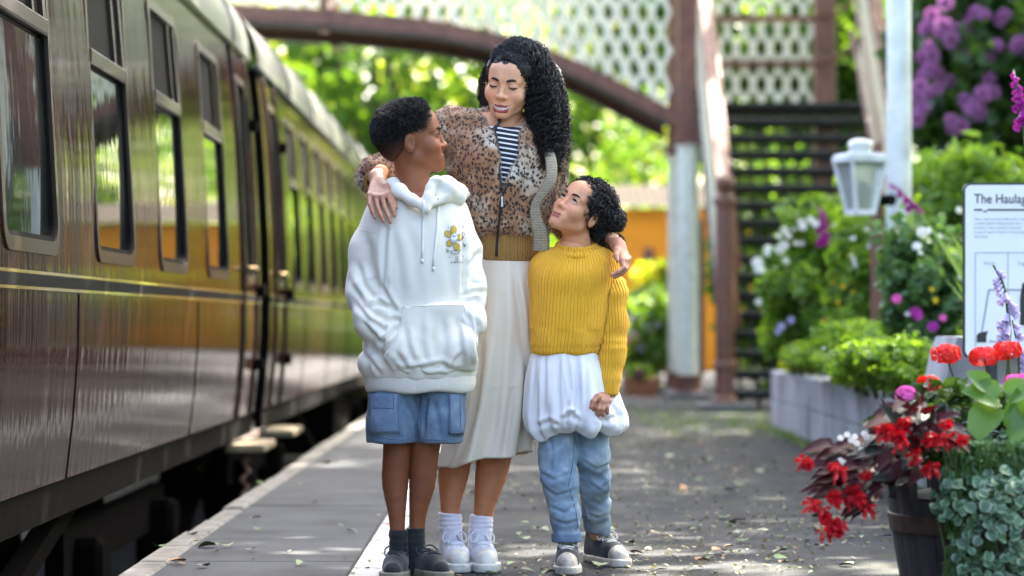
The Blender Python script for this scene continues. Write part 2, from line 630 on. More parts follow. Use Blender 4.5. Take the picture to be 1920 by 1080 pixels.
def coach(y0, y1, wins, doors, label):
    root = empty('railway_coach', (XC, (y0 + y1) / 2, 0), label, 'train coach', 'coaches standing at the platform')
    # side sheet with window openings
    openings = [(yc, hw, WZ0, WZ1) for (yc, hw) in wins] + [(yc, hw, WZ0, WZ1) for (yc, hw) in doors]
    yb = sorted(set([y0, y1] + [round(yc + s * (hw - .03), 4) for (yc, hw, a, b) in openings for s in (-1, 1)]))
    zb = sorted(set(PZ + [WZ0 + .03, WZ1 - .03, 1.15, 1.5, 1.9]))
    g = MB()
    vs = [(side_x(z), yy, z) for yy in yb for z in zb]
    nz = len(zb)
    fs = []
    for i in range(len(yb) - 1):
        ym = (yb[i] + yb[i + 1]) / 2
        for k in range(nz - 1):
            zm = (zb[k] + zb[k + 1]) / 2
            if any(abs(ym - yc) < hw - .02 and WZ0 < zm < WZ1 for (yc, hw, a, b) in openings): continue
            fs.append((i * nz + k, i * nz + k + 1, (i + 1) * nz + k + 1, (i + 1) * nz + k))
    g.add(vs, fs)
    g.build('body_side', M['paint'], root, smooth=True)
    # far side, ends
    g = MB()
    g.sweep([(2 * XC - x, z) for (x, z) in PROF], [y0, y1])
    endpoly = [(x, z) for (x, z) in PROF] + [(2 * XC - x, z) for (x, z) in PROF[::-1]]
    g.prism(endpoly, 'y', y0 + .004, y0 + .05)
    g.prism(endpoly, 'y', y1 - .05, y1 - .004)
    g.build('body_end', M['under'], root)
    # roof
    prof = []
    for k in range(25):
        a = PI * k / 24
        prof.append((XC + 1.345 * math.copysign(abs(math.cos(a)) ** .82, math.cos(a)), 2.37 + .68 * math.sin(a) ** .9))
    g = MB()
    g.sweep(prof, [y0 - .02] + list(np.linspace(y0, y1, 12)) + [y1 + .02])
    rf = g.build('roof', M['roofp'], root, smooth=True)
    g = MB()
    g.tube([(-1.588, y0 - .03, 2.372), (-1.588, y1 + .03, 2.372)], .022, 8)
    g.build('gutter', M['roofp'], rf, smooth=True)
    for yy in np.arange(y0 + 2.4, y1, 2.4):
        g = MB()
        g.tube([(px + (.004 if px > XC else -.004), yy, pz + .006) for (px, pz) in prof], .012, 5)
        g.build('roof_rib', M['roofp'], rf)
    for yy in np.arange(y0 + 1.9, y1 - 1, 1.9):
        g = MB()
        g.lathe((XC + .55, yy, 2.98), [(.13, 0), (.13, .06), (.09, .1), (.02, .115)], 12)
        g.build('ventilator', M['roofp'], rf)
    # windows
    for (yc, hw) in wins:
        w = empty('window', (0, 0, 0))
        w.parent = root
        w.location = Vector((side_x(1.5), yc, 1.0)) - root.location
        g = MB()
        ring(g, yc, rrect(hw, WZ0, WZ1, .10), rrect(hw - .045, WZ0 + .045, WZ1 - .045, .07), .007)
        g.build('frame', M['frame'], w, smooth=False)
        g = MB()
        ring(g, yc, rrect(hw - .044, WZ0 + .044, WZ1 - .044, .07), rrect(hw - .062, WZ0 + .062, WZ1 - .062, .055), -.004)
        g.build('seal', M['rubber'], w)
        g = MB()
        zs = np.linspace(WZ0 + .04, WZ1 - .04, 9)
        vs = [(side_x(z) - .022, yc + s * (hw - .04), z) for z in zs for s in (-1, 1)]
        g.add(vs, [(2 * i + 1, 2 * i, 2 * i + 2, 2 * i + 3) for i in range(8)])
        g.build('pane', M['winglass'], w, smooth=True)
        if hw > .4:
            x = side_x(1.78)
            g = MB()
            g.cbox(x - .02, x + .008, yc - hw + .05, yc + hw - .05, 1.745, 1.80, .006)
            g.build('transom', M['frame'], w)
            # sliding top lights: a black sheet stands in for the open one's shade
            for (a, b, dp, mt, nm) in ((-hw + .07, -hw + .40, .004, M['rubber'], 'opening_shade'), (.1, hw - .07, -.004, M['frame'], 'sliding_light')):
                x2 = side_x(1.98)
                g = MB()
                if nm == 'opening_shade':
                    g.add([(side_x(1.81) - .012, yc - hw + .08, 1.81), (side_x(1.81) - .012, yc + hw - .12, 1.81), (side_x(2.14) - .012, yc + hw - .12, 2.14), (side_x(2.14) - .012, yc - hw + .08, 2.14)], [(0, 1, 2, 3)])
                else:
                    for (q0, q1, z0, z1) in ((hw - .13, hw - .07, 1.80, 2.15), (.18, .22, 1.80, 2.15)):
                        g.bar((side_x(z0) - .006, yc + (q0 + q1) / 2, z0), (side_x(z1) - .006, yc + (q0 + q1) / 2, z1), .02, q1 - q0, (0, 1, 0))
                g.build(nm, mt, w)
    for i, (yc, hw) in enumerate(doors):
        d = empty('door', (0, 0, 0))
        d.parent = root
        d.location = Vector((side_x(1.3), yc, .3)) - root.location
        g = MB()
        ring(g, yc, rrect(hw, WZ0, WZ1, .08), rrect(hw - .04, WZ0 + .04, WZ1 - .04, .05), .008)
        g.build('window_frame', M['frame'], d)
        g = MB()
        zs = np.linspace(WZ0 + .03, WZ1 - .03, 9)
        vs = [(side_x(z) - .02, yc + s * (hw - .03), z) for z in zs for s in (-1, 1)]
        g.add(vs, [(2 * k + 1, 2 * k, 2 * k + 2, 2 * k + 3) for k in range(8)])
        g.build('pane', M['winglass'], d, smooth=True)
        for s in (-1, 1):      # shut lines, raised beading each side of the door
            g = MB()
            g.tube([(side_x(z) + .006, yc + s * (hw + .13), z) for z in PZ], .011, 6)
            g.build('beading', M['frame'], d, smooth=True)
        for z in (.55, .98, 1.95):
            g = MB()
            x = side_x(z)
            g.cbox(x - .005, x + .055, yc + hw + .10, yc + hw + .17, z - .035, z + .035, .008)
            g.build('hinge', M['under'], d)
        x = side_x(1.02)
        g = MB()
        g.tube([(x, yc - hw - .03, 1.10), (x + .05, yc - hw - .03, 1.10), (x + .055, yc - hw + .06, 1.10)], .013, 8)
        g.build('handle', M['gold'], d, smooth=True)
    # waist lining
    for (z0, z1, mt) in ((.905, .915, 'yellow'), (.918, .952, 'rubber'), (.955, .965, 'yellow')):
        g = MB()
        g.add([(side_x(z0) + .0022, y0 + .02, z0), (side_x(z0) + .0022, y1 - .02, z0), (side_x(z1) + .0022, y1 - .02, z1), (side_x(z1) + .0022, y0 + .02, z1)], [(0, 1, 2, 3)])
        g.build('lining', M[mt], root)
    # panel joints below the waist
    ws = sorted(wc for (wc, hw) in wins)
    for a_, b_ in zip(ws[::2], ws[1::2]):
        ym = (a_ + b_) / 2
        MB().tube([(side_x(z) + .0005, ym, z) for z in PZ[:3] + [.90]], .0035, 5).build('panel_joint', M['under'], root, smooth=True)
    # underframe
    g = MB()
    g.box(-1.60, -1.555, y0 + .02, y1 - .02, .135, .258)
    g.box(-4.28, -4.20, y0 + .02, y1 - .02, .135, .258)
    g.box(-4.2, -1.62, y0 + .05, y1 - .05, .18, .25)
    uf = g.build('underframe', M['under'], root)
    for yb2 in (y0 + 3.2, y1 - 3.2):
        g = MB()
        for yy in (yb2 - 1.3, yb2 + 1.3):
            g.lathe((-2.28, yy, -.34), [(.05, .16), (.2, .1), (.40, .06), (.46, .05), (.46, -.05), (.49, -.06), (.49, -.08), (.05, -.08)], 24, 'x')
        g.box(-1.98, -1.90, yb2 - 1.75, yb2 + 1.75, -.30, -.08)
        for yy in (yb2 - 1.3, yb2 + 1.3):
            g.cbox(-1.98, -1.78, yy - .16, yy + .16, -.50, -.14, .03)
        g.build('bogie', M['under'], root)
    g = MB()
    ym = (y0 + y1) / 2
    g.bar((-1.8, y0 + 5.4, .1), (-1.8, ym - 2, -.38), .08, .08)
    g.bar((-1.8, ym - 2, -.38), (-1.8, ym + 2, -.38), .08, .08)
    g.bar((-1.8, ym + 2, -.38), (-1.8, y1 - 5.4, .1), .08, .08)
    g.box(-2.3, -1.66, ym - 1.2, ym - .1, -.45, .12)
    g.box(-2.3, -1.70, ym + .5, ym + 1.5, -.35, .12)
    g.build('truss', M['under'], root)
    for s, ye in ((-1, y0), (1, y1)):
        for xb in (-2.05, -3.78):
            g = MB()
            g.lathe((xb, ye - s * .05, .10), [(.11, 0), (.11, s * .30), (.24, s * .32), (.24, s * .35)], 16, 'y')
            g.build('buffer', M['under'], root, smooth=False)
    for ye in (y0 + .75, y1 - .75):
        g = MB()
        g.cbox(-1.60, -1.38, ye - .38, ye + .38, .07, .115, .008)
        g.build('footboard', M['wood'], root)
    return root


coach(-3.2, 17.0, [(-2.2, .525), (-.32, .525), (1.56, .525), (3.42, .525), (5.28, .525), (7.15, .525), (8.9, .525), (10.8, .525), (12.66, .525), (14.57, .525)], [(16.3, .27)],
      'near glossy maroon railway coach with sliding top-light windows and yellow waist lining')
coach(17.62, 37.8, [(19.95, .42), (21.35, .42), (22.75, .42), (24.1, .42), (25.5, .42), (26.9, .42), (28.4, .42), (29.9, .42), (31.4, .42), (32.9, .42), (34.4, .42)], [(18.45, .27)],
      'second maroon railway coach beyond the black corridor connection, behind the boy')
# corridor connection between the coaches
g = MB()
n = 9
for i in range(n):
    yy = 17.03 + i * .065
    w = .52 if i % 2 else .58
    g.prism([(XC - w, .3), (XC + w, .3), (XC + w, 2.3), (XC + w - .15, 2.45), (XC - w + .15, 2.45), (XC - w, 2.3)], 'y', yy, yy + .06)
tag(g.build('corridor_connection', M['rubber']), 'black pleated corridor bellows between the two coaches', 'bellows')
# brake pipe with chain hanging from the first coach's end
root = empty('brake_pipe', (-1.66, 16.1, 0), 'rusty chain and hose hanging below the near coach end', 'hose')
g = MB()
pts = [(-1.47 - .02 * math.sin(k * .5), 16.0 - k * .045, .10 - .06 * k + .0024 * k * k) for k in range(12)]
for k in range(11):
    a, b = Vector(pts[k]), Vector(pts[k + 1])
    MB().tube([a, a.lerp(b, .5) + Vector((.018 * (-1) ** k, .01, 0)), b], [.012, .016, .012], 6).build('chain_link', M['rust'], root, smooth=True)

# added wall beyond the line, unseen: blocks daylight under the coaches
rw = empty('daylight_block_wall', (-5.9, 25, -1), 'added dark stone wall behind the train, blocking daylight under the coaches', 'wall')
M['darkstone'] = mat('daylight_block_stone', (.045, .042, .038), .95, .4, 4, .6, 20, spec=.1)
for r_ in range(4):
    yy = -6.0 - .6 * (r_ % 2)
    while yy < 70:
        MB().cbox(-6.2, -5.9 + rr.uniform(-.02, .02), yy + .01, yy + 1.98, -1.0 + r_ * .45, -1.0 + r_ * .45 + .44, .02).build('stone', M['darkstone'], rw)
        yy += 2.0

# ------------------------------------------------------------------ footbridge
M['brown'] = mat('bridge_brown_paint', (.19, .074, .050), .5, .3, 7, .25, 50, c2=(.11, .043, .030))
M['cream'] = mat('bridge_cream_paint', (.86, .82, .66), .5, .12, 9, .2, 60, c2=(.68, .62, .46))
M['dark'] = mat('bridge_underside', (.02, .018, .017), .7, .4, 6, .3, 40)
M['tread'] = mat('stair_tread_iron', (.028, .028, .030), .55, .4, 8, .4, 60)
M['stone'] = mat('footing_stone', (.16, .15, .135), .9, .35, 6, .5, 40)
BY0, BY1 = 29.5, 31.25
arch_px = [(1262, 222), (1180, 178), (1100, 138), (1000, 97), (900, 70), (800, 52), (620, 34), (430, 24)]
AX = [at(a, b, BY0).x for (a, b) in arch_px][::-1]
AZ = [at(a, b, BY0).z for (a, b) in arch_px][::-1]
XA = AX[0] - .15                      # crown of the arch; the other half mirrors it


def arch_z(x):
    if x < XA: x = 2 * XA - x
    return float(np.interp(x, AX, AZ))


XL = 2 * XA - AX[-1]
TOPZ = 5.35
fb = empty('footbridge', (1.83, BY0, 0), 'arched footbridge with cream lattice sides and brown girders over the track', 'footbridge')
xsA = np.linspace(XL, AX[-1], 60)


def strip_solid(g, pts, h, y0, y1):
    """ribbon following pts (x,z) of height h, between y0 and y1"""
    n = len(pts)
    vs = []
    for (x, z) in pts:
        vs += [(x, y0, z - h / 2), (x, y0, z + h / 2), (x, y1, z + h / 2), (x, y1, z - h / 2)]
    fs = []
    for i in range(n - 1):
        for k in range(4):
            k2 = (k + 1) % 4
            fs.append((4 * i + k, 4 * i + k2, 4 * i + 4 + k2, 4 * i + 4 + k))
    fs += [(3, 2, 1, 0), (4 * n - 4, 4 * n - 3, 4 * n - 2, 4 * n - 1)]
    g.add(vs, fs)


def lattice(parent, x0, x1, zlo, zhi, y, pitch, wdt, slope, mtl, plane='y', dirs=(1, -1)):
    """crossing strips clipped to zlo(x)..zhi(x)"""
    pan = empty('lattice_panel', (0, 0, 0))
    pan.parent = parent
    pan.location = (Vector(((x0 + x1) / 2, y, 2)) if plane == 'y' else Vector((y, (x0 + x1) / 2, 2))) - wloc(parent)
    for d in dirs:
        span = 9.0 / slope
        s = x0 - span
        while s < x1 + span:
            # line x = s + d*(z)/slope ; sample it and keep the inside run
            zz = np.linspace(-.5, 8.5, 260)
            xx = s + d * (zz - 3) / slope
            ok = (xx > x0) & (xx < x1)
            if ok.any():
                lo = np.array([zlo(v) for v in xx])
                hi = np.array([zhi(v) for v in xx])
                ok &= (zz > lo) & (zz < hi)
            if ok.sum() > 3:
                i0, i1 = np.argmax(ok), len(ok) - 1 - np.argmax(ok[::-1])
                off = .012 * d
                g = MB()
                if plane == 'y':
                    g.bar((xx[i0], y + off, zz[i0]), (xx[i1], y + off, zz[i1]), .02, wdt, Vector((slope * -d, 0, 1)))
                else:
                    g.bar((y + off, xx[i0], zz[i0]), (y + off, xx[i1], zz[i1]), .02, wdt, Vector((0, slope * -d, 1)))
                g.build('lattice_strip', mtl, pan)
            s += pitch
    return pan


for (yy, sgn) in ((BY0, -1), (BY1, 1)):
    g = MB()
    strip_solid(g, [(x, arch_z(x)) for x in xsA], .17, yy - .05, yy + .05)
    gd = g.build('arch_girder', M['brown'], fb)
    g = MB()
    strip_solid(g, [(x, arch_z(x) - .097) for x in xsA], .022, yy - .13, yy + .13)
    g.build('flange', M['dark'], gd)
    g = MB()
    strip_solid(g, [(x, TOPZ) for x in xsA], .14, yy - .06, yy + .06)
    g.build('top_rail', M['brown'], fb)
    for x in (at(608, 0, BY0).x, 2 * XA - at(608, 0, BY0).x):
        g = MB()
        g.box(x - .045, x + .045, yy - .075, yy + .075, arch_z(x) - .15, TOPZ - .07)
        g.build('stiffener', M['brown'], fb)
lattice(fb, AX[0] - 1.2, AX[-1] - .02, lambda x: arch_z(x) + .08, lambda x: TOPZ - .07, BY0, .186, .048, 2.15, M['cream'])
lattice(fb, AX[0] - 1.2, AX[-1] - .02, lambda x: arch_z(x) + .08, lambda x: TOPZ - .07, BY1, .186, .030, 2.15, M['cream'])
for i in range(len(xsA) - 1):
    g = MB()
    x0, x1 = xsA[i] + .006, xsA[i + 1] - .006
    g.add([(x, yy, z) for (x, z) in ((x0, arch_z(x0) + .02), (x1, arch_z(x1) + .02), (x1, arch_z(x1) + .06), (x0, arch_z(x0) + .06)) for yy in (BY0 + .055, BY1 - .055)],
          [(0, 2, 3, 1), (4, 6, 7, 5), (0, 1, 7, 6), (2, 4, 5, 3), (0, 6, 4, 2), (1, 3, 5, 7)])
    g.build('deck_plank', M['dark'], fb)
for (yy, nm) in ((BY0, 0), (BY1, 1)):
    for xp in (1.825, 2 * XA - 1.825):
        g = MB()
        g.cbox(xp - .115, xp + .115, yy - .11, yy + .11, 2.72, TOPZ + .1, .015)
        p = g.build('post', M['brown'], fb)
        g = MB()
        g.cbox(xp - .135, xp + .135, yy - .13, yy + .13, 2.62, 2.72, .015)
        g.build('capital', M['brown'], p)
        g = MB()
        g.lathe((xp, yy, 0), [(.118, .24), (.118, 2.58), (.15, 2.60), (.15, 2.62)], 8, 'z', PI / 8)
        g.build('column', M['cream'], p)
        g = MB()
        g.lathe((xp, yy, 0), [(.17, .0), (.17, .05), (.145, .08), (.145, .20), (.16, .22), (.16, .24)], 8, 'z', PI / 8)
        g.build('base', M['brown'], p)
        g = MB()
        g.cbox(xp - .24, xp + .24, yy - .24, yy + .24, -.02, .06, .02)
        g.build('footing', M['stone'], p)
        g = MB()
        g.cbox(xp + .10, xp + .17, yy - .02, yy + .10, .24, 1.85, .008)
        g.build('sunlit_side_strip', M['brown'], p)  # added strip standing in for the column's sunlit, brown-painted right side

# landing and stair
st = empty('footbridge_stair', (2.75, 25.4, 0), 'open black iron stair with brown newel and lattice sides climbing to the footbridge', 'staircase')
SX0, SX1 = 2.0, 3.56
SY0, SY1, SZ1 = 25.5, 29.35, 3.04
NT_ = 17
for i in range(NT_):
    f = (i + 1) / NT_
    yy, z = SY0 + (SY1 - SY0) * i / NT_, SZ1 * f
    g = MB()
    g.cbox(SX0, SX1, yy, yy + .27, z - .045, z, .008)
    tr = g.build('tread', M['tread'], st)
    g = MB()
    g.box(SX0, SX1, yy + .20, yy + .215, z - .085, z - .046)
    for k in range(10):
        x = SX0 + (k + .5) * (SX1 - SX0) / 10
        g.box(x - .018, x + .018, yy + .20, yy + .215, z - .175, z - .086)
    g.build('riser', M['tread'], tr)
sl = (SZ1) / (SY1 - SY0)
g = MB()
g.box(1.94, 3.62, SY1 + .08, BY1 - .06, SZ1 - .10, SZ1 - .005)
g.build('landing', M['dark'], st)
for xs_ in (1.93, 3.62):
    nm = 'string'
    g = MB()
    g.bar((xs_, SY0 - .1, .0 + .12), (xs_, SY1 + .1, SZ1 + .08), .05, .22, (0, -sl, 1))
    g.build('string', M['dark'], st)
    g = MB()
    g.bar((xs_ - .02, SY0 - .05, 1.74), (xs_ - .02, SY1 + .15, 1.74 + sl * (SY1 - SY0 + .2)), .11, .17, (0, -sl, 1))
    g.build('handrail', M['brown'], st)
    lattice(st, SY0 + .02, SY1 + .15, lambda v: .22 + sl * (v - SY0), lambda v: 1.66 + sl * (v - SY0), xs_, .20, .07, 1.8, M['cream'], plane='x')
    for dz in (.75, 1.25):
        sx = .11 if xs_ < 2.5 else -.11
        g = MB()
        g.tube([(xs_ + sx, SY0, dz), (xs_ + sx, SY1, dz + sl * (SY1 - SY0))], .02, 8)
        g.build('hand_rod', M['purple'] if 'purple' in M else M['brown'], st, smooth=True)
    # newel at the foot
    xn = xs_ - .03
    g = MB()
    g.lathe((xn, 25.4, 0), [(.12, 0), (.12, .1), (.088, .13), (.088, .36), (.10, .38), (.10, .42), (.085, .44), (.08, 1.82), (.10, 1.84), (.10, 1.9), (.055, 1.92), (.05, 1.95), (.075, 1.985), (.088, 2.03), (.075, 2.08), (.03, 2.11)], 12)
    g.build('newel', M['brown'], st, smooth=False)
    g = MB()
    g.cbox(xn - .26, xn + .22, 25.1, 25.62, -.02, .07, .02)
    g.build('footing', M['stone'], st)
xb0, xb1 = 2.0, 3.38
lattice(st, xb0, xb1, lambda v: SZ1 + .02, lambda v: TOPZ - .6, BY1 + .06, .186, .050, 2.15, M['cream'])
for z in (3.63, 4.13, 4.75):
    g = MB()
    g.cbox(xb0 - .05, xb1, BY1 - .01, BY1 + .03, z - .03, z + .03, .006)
    g.build('panel_rail', M['brown'], st)
g = MB()
g.cbox(3.32, 3.55, BY1 - .08, BY1 + .12, -.02, TOPZ - .4, .012)
g.build('landing_post', M['brown'], st)
for z in (3.63, 4.13):
    g = MB()
    g.tube([(3.36, BY1 - .1, z), (3.5, BY1 - .14, z + .02), (3.62, BY1 - .3, z + .08), (3.64, BY1 - .7, z + .1)], .022, 8)
    g.build('rail_bracket', M['brown'], st, smooth=True)

# ------------------------------------------------------------------ orange shed
M['orange'] = mat('orange_boards', (.93, .30, .004), .6, .15, 5, .2, 50, stretch=(.3, 1, 2))
M['corr'] = mat('corrugated_roof', (.060, .050, .040), .95, .3, 5, .2, 40, spec=.05)
sh = empty('shed', (2.4, 45, 0), 'orange boarded shed with grey corrugated roof behind the footbridge column', 'shed')
g = MB()
g.box(1.28, 3.55, 45.03, 48, -.05, 2.56)
g.build('wall', M['orange'], sh)
for k in range(19):
    z0 = .02 + k * .1345
    MB().cbox(1.24, 3.55, 45.0, 45.028, z0, z0 + .129, .006).build('board', M['orange'], sh)
g = MB()
xs = np.arange(1.05, 3.75, .0215)
vs = []
for (yy, zz) in ((44.75, 2.60), (46.6, 3.02)):
    for i, x in enumerate(xs): vs.append((x, yy, zz + .022 * math.sin(i * PI / 3)))
nx = len(xs)
g.add(vs, [(i, i + 1, nx + i + 1, nx + i) for i in range(nx - 1)])
g.build('roof', M['corr'], sh, smooth=True)
g = MB()
g.cbox(2.08, 2.24, 44.93, 44.99, 1.2, 1.95, .02)
g.build('door_post', M['brown'], sh)

# ------------------------------------------------------------------ flower bed wall
bed = empty('flower_bed_wall', (2.05, 16, 0), 'low grey concrete block wall holding the flower bed beside the platform', 'wall')
for (z0, z1, off) in ((.0, .207, 0), (.213, .425, .9)):
    y = 9.6 - off
    while y < 21.59:
        y2 = min(y + 1.85, 21.6)
        if y2 - y > .15:
            MB().cbox(1.965, 2.12, y + .003, y2 - .003, z0, z1, .006).build('wall_block', M['wallconc'], bed)
        y = y2
for (z0, z1) in ((.0, .207), (.213, .425)):
    MB().cbox(2.124, 3.9, 21.45, 21.6, z0, z1, .006).build('wall_block', M['wallconc'], bed)
g = MB()
g.box(2.123, 3.95, 8.5, 21.44, -.02, .385)
tag(g.build('flower_bed', M['soil']), kind='structure')

# ------------------------------------------------------------------ white pole, lamp
M['white'] = mat('white_gloss_paint', (.78, .78, .75), .4, .12, 4, .15, 50, c2=(.52, .54, .50))
g = MB()
g.lathe((2.395, 17.6, 0), [(.085, .3), (.083, .9), (.076, 2.2), (.068, 5.2), (.03, 5.24)], 20)
tag(g.build('white_pole', M['white'], smooth=True), 'tall round white painted pole standing in the flower bed', 'pole')
lp = empty('lamp_post', (2.2, 17.15, .38), 'brown square post carrying the white station lantern', 'post')
MB().cbox(2.165, 2.235, 17.12, 17.19, .3, 1.88, .008).build('post', M['brown'], lp)
g = MB()
g.cbox(2.10, 2.30, 17.08, 17.115, 1.50, 1.56, .006)
g.tube([(2.26, 17.1, 1.53), (2.285, 17.07, 1.53)], [.035, .035], 10)
g.build('bracket', M['rubber'], lp)
ln = empty('lantern', (2.09, 16.95, 1.45), 'white tapered square glass lantern on the brown post', 'lantern')
lc, rot = Vector((2.075, 16.93, 0)), math.radians(20)


def lpt(r, k, z):
    a = rot + PI / 4 + k * PI / 2
    return Vector((lc.x + r * math.cos(a), lc.y + r * math.sin(a), z))


zt, zb_, rt, rb_ = 1.765, 1.45, .165, .085
for k in range(4):
    g = MB()
    g.tube([lpt(rb_, k, zb_), lpt(rt, k, zt)], .014, 6)
    g.build('corner_bar', M['white'], ln)
    MB().bar(lpt(rb_, k, zb_), lpt(rb_, k + 1, zb_), .028, .03).build('lower_rim', M['white'], ln)
    MB().bar(lpt(rt, k, zt), lpt(rt, k + 1, zt), .03, .035).build('upper_rim', M['white'], ln)


def lampglass():
    t = NT('lantern_glass')
    t.set(Base_Color=(.52, .56, .50), Roughness=.2)
    t.bsdf.inputs['Transmission Weight'].default_value = .55
    return t.m


M['lampglass'] = lampglass()
for k in range(4):
    a, b, c, d = lpt(rb_ - .004, k, zb_), lpt(rb_ - .004, k + 1, zb_), lpt(rt - .004, k + 1, zt), lpt(rt - .004, k, zt)
    MB().add([a, b, c, d], [(0, 1, 2, 3)]).build('pane', M['lampglass'], ln)
g = MB()
g.lathe((lc.x, lc.y, 0), [(.165, 1.772), (.170, 1.782), (.165, 1.795), (.09, 1.806), (.06, 1.808)], 4, 'z', rot + PI / 4)
g.build('roof', M['white'], ln)
g = MB()
g.lathe((lc.x, lc.y, 0), [(.072, 1.80), (.068, 1.815), (.066, 1.835), (.076, 1.842), (.078, 1.858), (.062, 1.876), (.036, 1.886), (.012, 1.89)], 16)
g.build('finial', M['white'], ln, smooth=True)
g = MB()
g.lathe((lc.x, lc.y, 0), [(.02, 1.46), (.03, 1.50), (.045, 1.56), (.035, 1.62), (.015, 1.64)], 12)
g.build('bulb', M['white'], ln, smooth=True)

# ------------------------------------------------------------------ information board
M['signw'] = mat('sign_white', (.80, .82, .83), .35, .04, 4, .0)
M['signk'] = mat('sign_black', (.012, .013, .014), .4, .1, 4, .0)
M['signg'] = mat('sign_grey', (.30, .32, .33), .5, .1, 4, .0)
SY = 11.35
s0 = at(1806, 672, SY)
s1 = at(1806, 343, SY)
sx, sz0, sz1, sw = s0.x, s0.z, s1.z, .62
sg = empty('information_board', (sx + sw / 2, SY, .4), 'white information board titled The Haulage in a black frame', 'sign')


def rr2(x0, x1, z0, z1, r, n=4):
    pts = []
    for (cx, cz, a0) in ((x1 - r, z1 - r, 0), (x0 + r, z1 - r, 90), (x0 + r, z0 + r, 180), (x1 - r, z0 + r, 270)):
        for k in range(n + 1):
            a = math.radians(a0 + 90 * k / n)
            pts.append((cx + r * math.cos(a), cz + r * math.sin(a)))
    return pts


MB().prism(rr2(sx, sx + sw, sz0, sz1, .03), 'y', SY, SY + .02).build('frame', M['signk'], sg)
MB().prism(rr2(sx + .008, sx + sw - .008, sz0 + .008, sz1 - .008, .024), 'y', SY - .003, SY + .002).build('panel', M['signw'], sg)
for x in (sx + .12, sx + sw - .12):
    MB().cbox(x - .02, x + .02, SY + .022, SY + .06, .3, sz1 - .1, .005).build('leg', M['signk'], sg)
mpp = SY / FPX


def text(s, px, py, hpx, mt, bold=0.0, name='lettering'):
    cu = bpy.data.curves.new('lettering', 'FONT')
    cu.body = s
    cu.size = hpx * mpp * 1.38
    cu.offset = bold
    tmp = bpy.data.objects.new('tmp', cu)
    col.objects.link(tmp)
    bpy.context.view_layer.update()
    me = bpy.data.meshes.new_from_object(tmp.evaluated_get(bpy.context.evaluated_depsgraph_get()))
    bpy.data.objects.remove(tmp)
    p = at(px, py, SY)
    for v in me.vertices: v.co = Vector((v.co.x * .86, 0, v.co.y))
    me.materials.clear()
    o = link(name, me, mt, sg)
    o.location = Vector((p.x, SY - .0045, p.z)) - wloc(sg)
    return o


text('The Haulage', 1826, 381, 18, M['signk'], .0005)
for i, s in enumerate(('Now ring from the inline had to be', 'crushed before being made into it', 'product it was sorted if required', 'to be of used in North’s breakwater', 'and stone.')):
    text(s, 1826, 413 + i * 8.2, 5.6, M['signg'])


def sbox(a, b, c, d, mt, name):
    p, q = at(a, d, SY), at(c, b, SY)
    MB().box(p.x, q.x, SY - .0055, SY - .0035, p.z, q.z).build(name, mt, sg)


sbox(1826, 392, 1841, 395, M['signk'], 'rule')
sbox(1851, 392, 1960, 395, M['signk'], 'rule')
q = [at(a, b, SY) for (a, b) in ((1842, 394), (1847, 399), (1852, 394), (1847, 396))]
MB().prism([(p.x, p.z) for p in q], 'y', SY - .0055, SY - .0035).build('rule', M['signk'], sg)
for a in (1828, 1889):
    sbox(a, 474, a + 1, 655, M['signg'], 'diagram_line')
sbox(1828, 473, 1960, 474, M['signg'], 'diagram_line')
sbox(1853, 542, 1930, 545, M['signg'], 'diagram_line')
q = [at(a, b, SY) for (a, b) in ((1852, 544), (1855, 544), (1842, 623), (1839, 623))]
MB().prism([(p.x, p.z) for p in q], 'y', SY - .0055, SY - .0035).build('diagram_line', M['signg'], sg)
q = [at(a, b, SY) for (a, b) in ((1831, 642), (1831, 629), (1835, 624), (1844, 622), (1852, 621), (1849, 630), (1849, 642))]
MB().prism([(p.x, p.z) for p in q], 'y', SY - .0055, SY - .0035).build('diagram_drum', M['signk'], sg)
text('Mine', 1854, 643, 6, M['signk'])
text('Winch', 1843, 497, 7, M['signg'])
text('Engine', 1908, 497, 7, M['signg'])
q = [at(a, b, SY) for (a, b) in ((1912, 610), (1912, 560), (1917, 530), (1930, 530), (1930, 610))]
MB().prism([(p.x, p.z) for p in q], 'y', SY - .0055, SY - .0035).build('diagram_drum', M['signk'], sg)
pl = empty('concrete_plinth', (2.0, 11.75, .38), 'sloping grey concrete plinth behind the information board', 'plinth')
MB().prism([(at(1738, 0, 11.9).x, .38), (at(1762, 0, 11.9).x, .66), (at(1775, 0, 11.9).x, .74), (2.6, .74), (2.6, .38)], 'y', 11.6, 12.2).build('plinth', M['wallconc'], pl)
MB().cbox(at(1708, 0, 11.3).x, 2.6, 10.6, 11.32, .50, .555, .012).build('ledge', M['stone'], pl)
MB().cbox(at(1712, 0, 11.3).x, 2.6, 10.65, 11.29, .38, .499, .008).build('ledge_support', M['wallconc'], pl)


